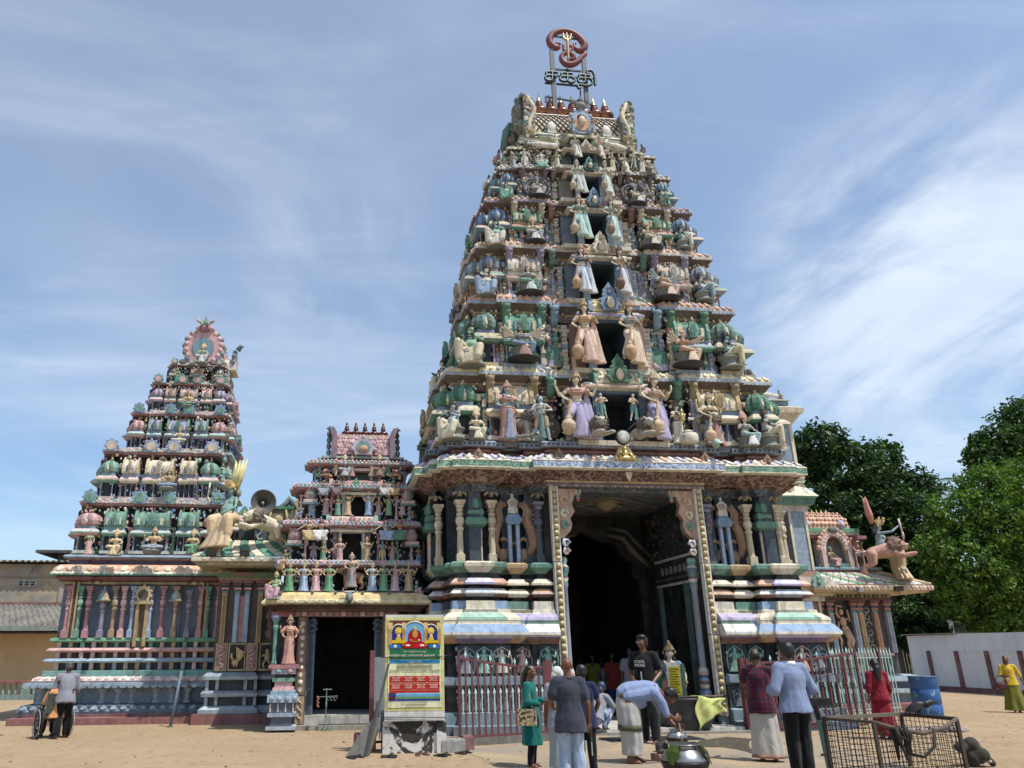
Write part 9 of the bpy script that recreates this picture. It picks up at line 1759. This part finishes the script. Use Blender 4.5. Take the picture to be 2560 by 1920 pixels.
def pants_fn(J,g=.018,ln=1.0,wide=0):
 def f(m_):
  m_.ball(tuple(J['pelvis']-V((0,0,.03))),(.15+g,.11+g,.1),nu=18,nv=10)
  for q in 'LR':k,a=J['kn'+q],J['an'+q];chain(m_,[J['hi'+q],J['hi'+q].lerp(k,.5),k,k.lerp(a,.5),k.lerp(a,ln)],[.085+g,.08+g,.064+g+wide*.5,.056+g+wide,.046+g+wide]);m_.ball(tuple(J['hi'+q]+V((0,.05,-.05))),(.075+g,.075,.09))
 return f
def hair_p(root,hm,fn,c_='0d0a09',vx=.011):
 def f(m_):fn(lambda p,r:m_.ball(p,r,nu=14,nv=10,m=hm),lambda a,b_,r0,r1:cap(m_,hm@V(a),hm@V(b_),r0,r1))
 o=piece(root,'hair',f,c_,'hair_strands',vx,.006,1);return o
def short_hair(B,T):B((0,.03,.05),(.09,.098,.092));B((0,.06,.0),(.083,.066,.08));B((0,-.035,.1),(.07,.06,.04));[B((x*.078,.015,.02),(.016,.042,.045))for x in(-1,1)]
def person(label,px,ytop,v,yaw,J,skin,cat,hands=None,face=(0,0),z=0,s=None,hair=short_hair,hc='0d0a09',feat=True,male=True,bust=0,group=None,dx=0):
 q=at(px,ytop,v);s=s or(q.z-z)/1.755;root=thing('person',label,cat,(q.x+dx,v,z),yaw,group,scale=s);m_=MB();hm=body_into(m_,J,1,male,0,hands or{},True,face,n=12,bust=bust)
 o=obj('body',remesh(m_,'person_body','brown_skin',.0068,2),root);o.color=(*col(skin),1)
 if hair:hair_p(root,hm,hair,hc)
 if feat:obj('facial_features',facem('facial_features',hm),root)
 return root,hm
SKN='4f3022';pi_=pi
J=base_joints();J['anL']+=V((-.03,0,0));J['anR']+=V((.03,.0,0));J['elL']=V((-.27,.0,1.12));J['wrL']=V((-.19,-.2,1.02));J['elR']=V((.265,.06,1.11));J['wrR']=V((.275,.0,.86));J={k:(V((-p.x,p.y,p.z))if 0 else p)for k,p in J.items()}
J['elL'],J['elR'],J['wrL'],J['wrR']=V((-.265,.06,1.11)),V((.27,.0,1.12)),V((-.275,.0,.86)),V((.19,-.2,1.02))
h_={'L':((0,-.1,-1),(.5,-1,0),1.0,.7,.1,-1),'R':((-.4,-.9,.1),(0,0,1),1.0,.6,.1,1)}
def hand_kw(d):return{k:(a[0],a[1])for k,a in d.items()}
p_,hm=person('bald man in dark grey shirt and pale jeans seen from behind at the entrance',1415,1640,-7.3,rad(176),J,'74482f','man',hand_kw(h_),hair=None,feat=True)
piece(p_,'shirt',top_fn(J,.034,.62,.10,1.25,.02),'363a44');piece(p_,'jeans',pants_fn(J,.022,1.0,.01),'8fa0b8','cloth_denim')
m_=MB();m_.lathe((0,.015,1.44),[(.085,0),(.078,.045),(.07,.045),(.07,.0)],18,'30343d');m_.build('collar','clean',p_);m_=MB();m_.box((-.315,-.09,.60),(-.29,-.0,.80),'15151a');o=m_.build('phone','clean',p_);m_=MB();m_.box((-.30,-.05,.42),(-.297,.0,.66),'e3e0d8');m_.build('paper_slip','clean',p_)
J=base_joints();J['head']=V((.0,-.03,1.63));J['elR']=V((.23,-.02,1.14));J['wrR']=V((.12,-.24,1.12));J['elL']=V((-.25,.02,1.12));J['wrL']=V((-.16,-.22,1.08));J['fyL']=-.2
p_,hm=person('woman in teal tunic with a printed shoulder bag standing by the red gate',1322,1663,-5.3,rad(62),J,'74492f','woman',{'L':((.3,-.9,.1),(0,0,1)),'R':((-.2,-.95,-.05),(0,0,1))},(rad(-5),rad(8)),male=False,bust=.45,hair=lambda B,T:(B((0,.03,.05),(.083,.09,.082)),B((0,.085,.0),(.07,.06,.07)),T((0,.11,-.02),(-.01,.13,-.2),.05,.045),T((-.01,.13,-.2),(0,.12,-.34),.045,.025)))
def kurta(m_):top_fn(J,.024,1.8,.0,1.2,.02,False)(m_);skirt(m_,[.38,.6,.8,1.0],[.23,.21,.2,.18],[.19,.175,.165,.145],folds=6,amp=.06)
piece(p_,'tunic',kurta,'0c645e',a=.008);piece(p_,'leggings',pants_fn(J,.012),'0d0f1c')
m_=MB();m_.loft([[(x,y,z)for x,y in((-.3,-.16),(-.3,.18),(-.22,.18),(-.22,-.16))][::-1]for z in(.72,1.0)],'white');o=m_.build('shoulder_bag','cloth_print',p_);o.color=(*H('c2b08a'),1);m_=MB();[m_.tube([(-.26,y,1.0),(-.22,y*.4,1.25),(-.15,.02,1.44),(-.12,.05,1.44)],.012,5,'a89878')for y in(-.1,.12)];m_.build('bag_strap','clean',p_)
J=base_joints();p_,hm=person('white-haired elder half hidden behind the bald man',1392,1665,-6.0,rad(170),J,'5f3a2a','person',hair=lambda B,T:(B((0,.03,.045),(.1,.1,.098)),B((.05,.05,-.02),(.07,.07,.08)),B((-.06,.05,-.01),(.06,.07,.08))),hc='cfccc6');piece(p_,'shirt',top_fn(J,.026,.6,.1),'8a8f98');piece(p_,'wrap_cloth',lambda m_:skirt(m_,[.1,.4,.8,1.0],[.23,.21,.2,.18],[.17,.16,.15,.13],folds=8,amp=.07),'8f9a9a');m_=MB();m_.box((-.2,-.08,.35),(.16,.02,.72),'a8613a');m_.build('cloth_bag','clean',p_)
for o in p_.children:
 if o.name.startswith('hair'):o.data.materials.clear();o.data.materials.append(MT['cloth_plain'])
J=base_joints();J['elR']=V((.26,-.05,1.14));J['wrR']=V((.1,-.24,1.16));J['elL']=V((-.26,-.02,1.13));J['wrL']=V((-.2,-.18,.95));p_,hm=person('young man in navy T-shirt and black trousers behind the bald man',1452,1660,-6.2,rad(168),J,'6a432c','man');piece(p_,'t_shirt',top_fn(J,.028,.55,.09,1.2),'1c2444');piece(p_,'trousers',pants_fn(J,.02),'0b0b0e')
J=base_joints();J.update({k:V(q)for k,q in dict(pelvis=(0,.10,.90),waist=(0,-.02,.99),chest=(0,-.22,1.03),neck=(0,-.42,1.0),head=(0,-.56,.94),shL=(-.17,-.36,.99),shR=(.17,-.36,.99),elL=(-.2,-.44,.70),elR=(.2,-.46,.72),wrL=(-.08,-.60,.62),wrR=(.07,-.62,.52),hiL=(-.09,.1,.88),hiR=(.09,.1,.88),knL=(-.1,.07,.48),knR=(.1,.03,.48),anL=(-.1,.12,.085),anR=(.11,.02,.085)).items()})
p_,hm=person('man in pale blue shirt and white sarong bending to stir the small pot',1560,1690,-5.1,rad(82),J,'6a432c','man',{'L':((.45,-.75,.1),(.5,.5,0)),'R':((-.45,-.75,-.05),(-.5,.5,0))},(0,rad(62)),s=1.05,dx=.12)
def bshirt(m_):
 cap(m_,(0,.1,.98),(0,-.05,1.03),.16,.15);cap(m_,(0,-.05,1.03),(0,-.28,1.03),.15,.15);[cap(m_,(x*.09,.1,.94),(x*.1,-.3,1.0),.1,.105)for x in(-1,1)];cap(m_,(0,-.3,1.02),(0,-.40,1.0),.11,.07);m_.ball((0,-.05,.84),(.15,.16,.08))
 for q in 'LR':chain(m_,[J['sh'+q]+V((0,.06,.01)),J['sh'+q].lerp(J['el'+q],.5),J['el'+q].lerp(J['wr'+q],.0)],[.085,.07,.058])
piece(p_,'shirt',bshirt,'8694b4',a=.009)
def lungi2(m_):skirt(m_,[.12,.3,.6,.8,.98],[.17,.175,.19,.185,.15],[.15,.16,.18,.175,.16],0,[.07,.06,.08,.1,.08],7,.07,64)
piece(p_,'sarong',lungi2,'b5b2ac',a=.010);m_=MB();skirt(m_,[.46,.54],[.197,.2],[.186,.188],0,[.075,.078],7,.05);m_.c=[col('4a4a14')]*len(m_.f);m_.build('sarong_border','clean',p_);m_=MB();m_.tube([(-.0,-.66,.70),(.0,-.70,.1)],.014,8,'9a7a5a');m_.build('stirring_stick','clean',p_)
J=base_joints();J['elL']=V((-.26,.03,1.12));J['wrL']=V((-.14,-.2,.97));J['elR']=V((.26,.04,1.12));J['wrR']=V((.16,-.2,.95));J['anR']=V((.12,-.1,.085));J['knR']=V((.11,-.08,.49))
p_,hm=person('young man in printed black T-shirt and glasses standing on the threshold mat',1603,1586,-2.4,rad(-35),J,'6a432c','man',{'L':((.5,-.6,-.3),(1,0,.2)),'R':((-.5,-.6,-.3),(-1,0,.2))},(rad(-18),0),hair=lambda B,T:(short_hair(B,T),B((0,-.02,.1),(.085,.085,.05))))
piece(p_,'t_shirt',top_fn(J,.028,.6,.1,1.3),'101012');piece(p_,'trousers',pants_fn(J,.03,1.0,.01),'1c1c1f')
for b_,z in(('COOL',1.28),('MORE',1.22)):text(b_,-.03,z,.066,'e3e3e0',p_,-.172,name='shirt_lettering')
m_=MB();m_.box((-.03,-.17,.98),(-.012,-.165,1.14),'d8d8d4');m_.build('shirt_drip_print','clean',p_);m_=MB();[m_.tube([hm@V((x*.034+.022*cos(a),-.108,.012+.018*sin(a)))for a in[2*pi*i/10 for i in range(11)]],.003,4,'b0a898')for x in(-1,1)];m_.tube([hm@V((-.056,-.1,.015)),hm@V((-.078,.0,.01))],.003,4,'2a2a2a');m_.build('glasses','clean',p_)
J=base_joints();J['elL']=V((-.27,-.14,1.16));J['wrL']=V((-.16,-.3,1.36));J['elR']=V((.27,-.14,1.16));J['wrR']=V((.12,-.32,1.34));p_,hm=person('man in maroon checked shirt and white sarong raising his hands in prayer',1885,1620,-5.2,rad(152),J,'6f4530','man',{'L':((.25,-.35,1),(1,.2,0)),'R':((-.25,-.35,1),(-1,.2,0))},(rad(-12),0),hair=lambda B,T:(B((0,.04,.03),(.083,.085,.075)),[B((x*.07,.02,.0),(.02,.05,.05))for x in(-1,1)]),hc='1d1815')
piece(p_,'checked_shirt',top_fn(J,.03,.6,.1,1.25),'5a1a28','cloth_check');piece(p_,'sarong',lambda m_:skirt(m_,[.08,.3,.6,.9,1.0],[.25,.235,.215,.195,.18],[.19,.18,.165,.155,.14],0,0,8,.07,64),'b5b0a6');m_=MB();skirt(m_,[.06,.11],[.258,.256],[.197,.196],folds=8,amp=.06);m_.c=[col('a04a18')]*len(m_.f);m_.build('sarong_border','clean',p_)
J=base_joints();J['elL']=V((-.30,.05,1.12));J['wrL']=V((-.22,-.2,1.08));J['elR']=V((.30,.05,1.12));J['wrR']=V((.2,-.2,1.1));J['anL']=V((-.06,.03,.085));J['anR']=V((.1,-.02,.085));p_,hm=person('man in light blue long-sleeved shirt and black trousers with his back turned',1962,1604,-6.9,rad(184),J,'6f4530','man',face=(rad(10),0),hair=lambda B,T:(short_hair(B,T),B((0,.07,.01),(.078,.06,.085))))
piece(p_,'shirt',top_fn(J,.036,1.75,.0,1.3),'7d8aa8',a=.014);piece(p_,'trousers',pants_fn(J,.026,1.0,.005),'0c0c0e');m_=MB();m_.lathe((0,.015,1.435),[(.092,0),(.082,.06),(.075,.06),(.075,.0)],18,'d8dbe2');m_.build('white_collar','clean',p_);m_=MB();m_.lathe((0,.015,0),[(.19,.97),(.192,1.0),(.18,1.0)],20,'101012',sy=.78);m_.build('belt','clean',p_)
J=base_joints();p_,hm=person('woman in dark red dress with long black hair seen from behind',2182,1645,-2.4,rad(172),J,'6f4530','woman',male=False,hair=lambda B,T:(B((0,.03,.05),(.09,.095,.088)),B((0,.08,-.0),(.085,.07,.09)),T((0,.1,-.08),(.02,.12,-.3),.085,.075),T((.02,.12,-.3),(.03,.12,-.42),.075,.03)))
piece(p_,'dress',lambda m_:(top_fn(J,.028,1.35,.0,1.3,.02,False)(m_),skirt(m_,[.08,.3,.6,.85,1.05],[.27,.25,.225,.2,.165],[.22,.205,.185,.16,.13],folds=8,amp=.06)),'7a0f22','cloth_dots',a=.009)
J=base_joints();J['knL']=V((-.09,-.1,.5));J['anL']=V((-.1,-.16,.085));J['anR']=V((.1,.2,.11));J['elL']=V((-.26,-.02,1.13));J['wrL']=V((-.14,-.2,1.12));J['elR']=V((.29,.06,1.14));J['wrR']=V((.34,.06,.93));p_,hm=person('woman in yellow blouse and olive skirt walking with a basket at far right',2511,1638,3.3,rad(-28),J,'74492f','woman',male=False,bust=.45,hair=lambda B,T:(B((0,.03,.045),(.088,.09,.085)),B((0,.07,-.06),(.08,.06,.12))))
piece(p_,'blouse',top_fn(J,.024,1.1,.0,1.2,.02,False),'c9a832');piece(p_,'skirt',lambda m_:skirt(m_,[.07,.3,.6,.9,1.02],[.32,.28,.23,.19,.16],[.26,.23,.19,.15,.13],folds=8,amp=.1),'6f6f2a');m_=MB();m_.lathe((-.3,-.12,.7),[(.1,0),(.16,.08),(.19,.22),(.17,.22),(.14,.08)],16,'5a1a24',sy=.7);m_.build('basket','clean',p_);m_=MB();m_.tube([(-.3+.15*cos(a),-.12,.92+.2*sin(a))for a in[pi*i/8 for i in range(9)]],.014,6,'4a1520');m_.build('basket_handle','clean',p_);m_=MB();[m_.ball((-.12+.03*i,-.2,1.0),(.02,.03,.07),'d3a020',6,5)for i in(-1,0,1)];m_.build('bananas','clean',p_)
J=base_joints();J.update({k:V(q)for k,q in dict(head=(0,-.16,1.56),neck=(0,-.1,1.40),chest=(0,-.05,1.22),waist=(0,.0,1.06),shL=(-.185,-.06,1.35),shR=(.185,-.06,1.35),elL=(-.25,-.1,1.08),elR=(.25,-.1,1.08),wrL=(-.24,-.32,.93),wrR=(.24,-.32,.93),knL=(-.1,-.1,.5),anL=(-.1,-.06,.085),anR=(.12,.2,.1)).items()});p_,hm=person('grey-haired man in pale shirt pushing a wheelchair at the far left',176,1660,.35,rad(203),J,'4a2e20','man',{'L':((0,-.9,-.3),(0,0,-1)),'R':((0,-.9,-.3),(0,0,-1))},(0,rad(12)),hair=short_hair,hc='4f4b47',s=.9)
piece(p_,'shirt',top_fn(J,.032,1.3,.08,1.3),'85868f',a=.013);piece(p_,'trousers',pants_fn(J,.028,.97,.01),'121214')
J=cpj(Js);J.update({k:V(q)for k,q in dict(knL=(-.12,-.4,.5),knR=(.12,-.4,.5),anL=(-.12,-.42,.12),anR=(.12,-.42,.12),elL=(-.26,-.02,.72),elR=(.26,-.02,.72),wrL=(-.2,-.24,.64),wrR=(.2,-.24,.64)).items()});J.pop('fyL');J.pop('fyR');q=atg(128,1845);p_=thing('person','person in peach top seated low in the wheelchair, mostly hidden','person',(q.x,q.y,.0),rad(213),scale=.92);m_=MB();hm=body_into(m_,J,1,True,0,{},True,(0,rad(30)),n=10);obj('body',remesh(m_,'person_body','brown_skin',.011,2),p_).color=(*H('4a2e20'),1);hair_p(p_,hm,short_hair,'3a3734');piece(p_,'peach_top',top_fn(J,.026,.8,-.02),'d0905f');piece(p_,'wrap_cloth',pants_fn(J,.03,.95),'2b2f22')
for x,yt,v,yw,sk,c1c,c2c,lb,cat,lng in((1478,1635,3.6,172,'3f2718','6a6a24','4f5020','woman in olive dress standing in the dark hall','woman',1),(1527,1632,3.0,185,'3f2718','7a2a26','3a3f78','man in maroon shirt and blue checked sarong in the dark hall','man',0),(1570,1618,1.6,178,'3f2718','77747e','2a2a30','man in grey T-shirt with his back turned inside the gate','man',0),(1642,1622,1.9,188,'3f2718','3f8272','2a2c34','man in teal shirt deep inside the gate','man',0),(1502,1652,4.2,178,'3f2718','9aa0a8','33343c','person in white shirt furthest back in the dark hall','person',0)):
 J=base_joints();p_,hm=person(lb,x,yt,v,rad(yw),J,sk,cat,z=.1,male=not lng,hair=(short_hair if not lng else(lambda B,T:(short_hair(B,T),T((0,.1,-.02),(0,.12,-.35),.05,.03)))));piece(p_,'shirt' if not lng else 'dress',top_fn(J,.028,.6,.1,1.2),c1c,vx=.016)
 piece(p_,'sarong' if 'sarong' in lb else 'skirt' if lng else 'trousers',(lambda m_:skirt(m_,[.08,.4,.8,1.0],[.24,.22,.2,.18],[.18,.17,.16,.14],folds=7,amp=.06))if lng or 'sarong' in lb else pants_fn(J,.022),c2c,'cloth_check' if 'sarong' in lb else 'cloth_plain',vx=.016)
J=base_joints();J.update({k:V(q)for k,q in dict(pelvis=(0,.12,.26),waist=(0,.06,.40),chest=(0,-.06,.56),neck=(0,-.14,.74),head=(0,-.2,.88),shL=(-.17,-.1,.68),shR=(.17,-.1,.68),elL=(-.24,-.24,.48),elR=(.24,-.24,.48),wrL=(-.1,-.4,.46),wrR=(.1,-.4,.46),hiL=(-.09,.12,.25),hiR=(.09,.12,.25),knL=(-.17,-.28,.46),knR=(.17,-.28,.46),anL=(-.12,-.02,.085),anR=(.12,-.02,.085)).items()})
p_,hm=person('person crouching on the threshold floor in grey top, blue scarf and jeans',1492,1720,-.75,rad(128),J,'55341f','person',face=(0,.3),z=.1,s=.95,hair=lambda B,T:(B((0,.02,.03),(.095,.1,.1)),B((0,.06,-.08),(.08,.07,.1))),hc='2a3850');piece(p_,'top',top_fn(J,.028,1.2,-.04),'8f9298');piece(p_,'jeans',pants_fn(J,.02),'3f5580','cloth_denim')
for nm,part_,mat in(('crow','body','hair_strands'),('tarpaulin','folds','cloth_plain'),('pink_cloth','folds','cloth_plain')):
 for o in bpy.data.objects[nm].children:
  if o.name.startswith(part_):o.data.materials.clear();o.data.materials.append(MT[mat])
  # ---- pieces that stand apart become parts of their own
def split_parts(names,gap=.03,most=60):
 for o in[o for o in list(bpy.data.objects)if o.type=='MESH' and o.parent and o.name.split('.')[0]in names]:
  me=o.data;n=len(me.vertices)
  if me.users>1 or n==0:continue
  par=list(range(n))
  def fd(a):
   while par[a]!=a:par[a]=par[par[a]];a=par[a]
   return a
  for e in me.edges:par[fd(e.vertices[0])]=fd(e.vertices[1])
  grp={}
  for i in range(n):grp.setdefault(fd(i),[]).append(i)
  bx=[[np.array([me.vertices[i].co[:]for i in g]),g]for g in grp.values()];bx=[[a.min(0)-gap,a.max(0)+gap,g]for a,g in bx];ch=True
  while ch:
   ch=False;out_=[]
   for b in bx:
    for q in out_:
     if(b[0]<=q[1]).all()and(q[0]<=b[1]).all():q[0]=np.minimum(q[0],b[0]);q[1]=np.maximum(q[1],b[1]);q[2]=q[2]+b[2];ch=True;break
    else:out_.append(b)
   bx=out_
  if not 1<len(bx)<=most:continue
  cl=me.color_attributes['Col'].data;fo={}
  for k,b in enumerate(bx):
   for i in b[2]:fo[i]=k
  parts=[MB()for _ in bx];im=[dict()for _ in bx]
  for pl_ in me.polygons:
   k=fo[pl_.vertices[0]];mb=parts[k];d=im[k];f=[]
   for i in pl_.vertices:
    if i not in d:d[i]=len(mb.v);mb.v.append(tuple(me.vertices[i].co))
    f.append(d[i])
   mb.f.append(tuple(f));mb.c.append(tuple(cl[pl_.loop_start].color)[:3]);mb.sm.append(pl_.use_smooth)
  nm=o.name.split('.')[0]
  for k,mb in enumerate(parts):
   me2=mb.mesh(nm,me.materials[0])
   if k==0:o.data=me2
   else:c=o.copy();c.data=me2;C.objects.link(c)
split_parts({'beast_bracket','carved_plaque','bracket','baluster','relief_panel','pillar','eave_crest','roof_crest','column_dome','gilt_strip','dado_panel','roof_niche','end_gable','pier','band_posts','upright','hinge','letter','housing','frame','post','wall','inner_hall','plank_screen','moulded_pier','corner_vase','face_medallion'})
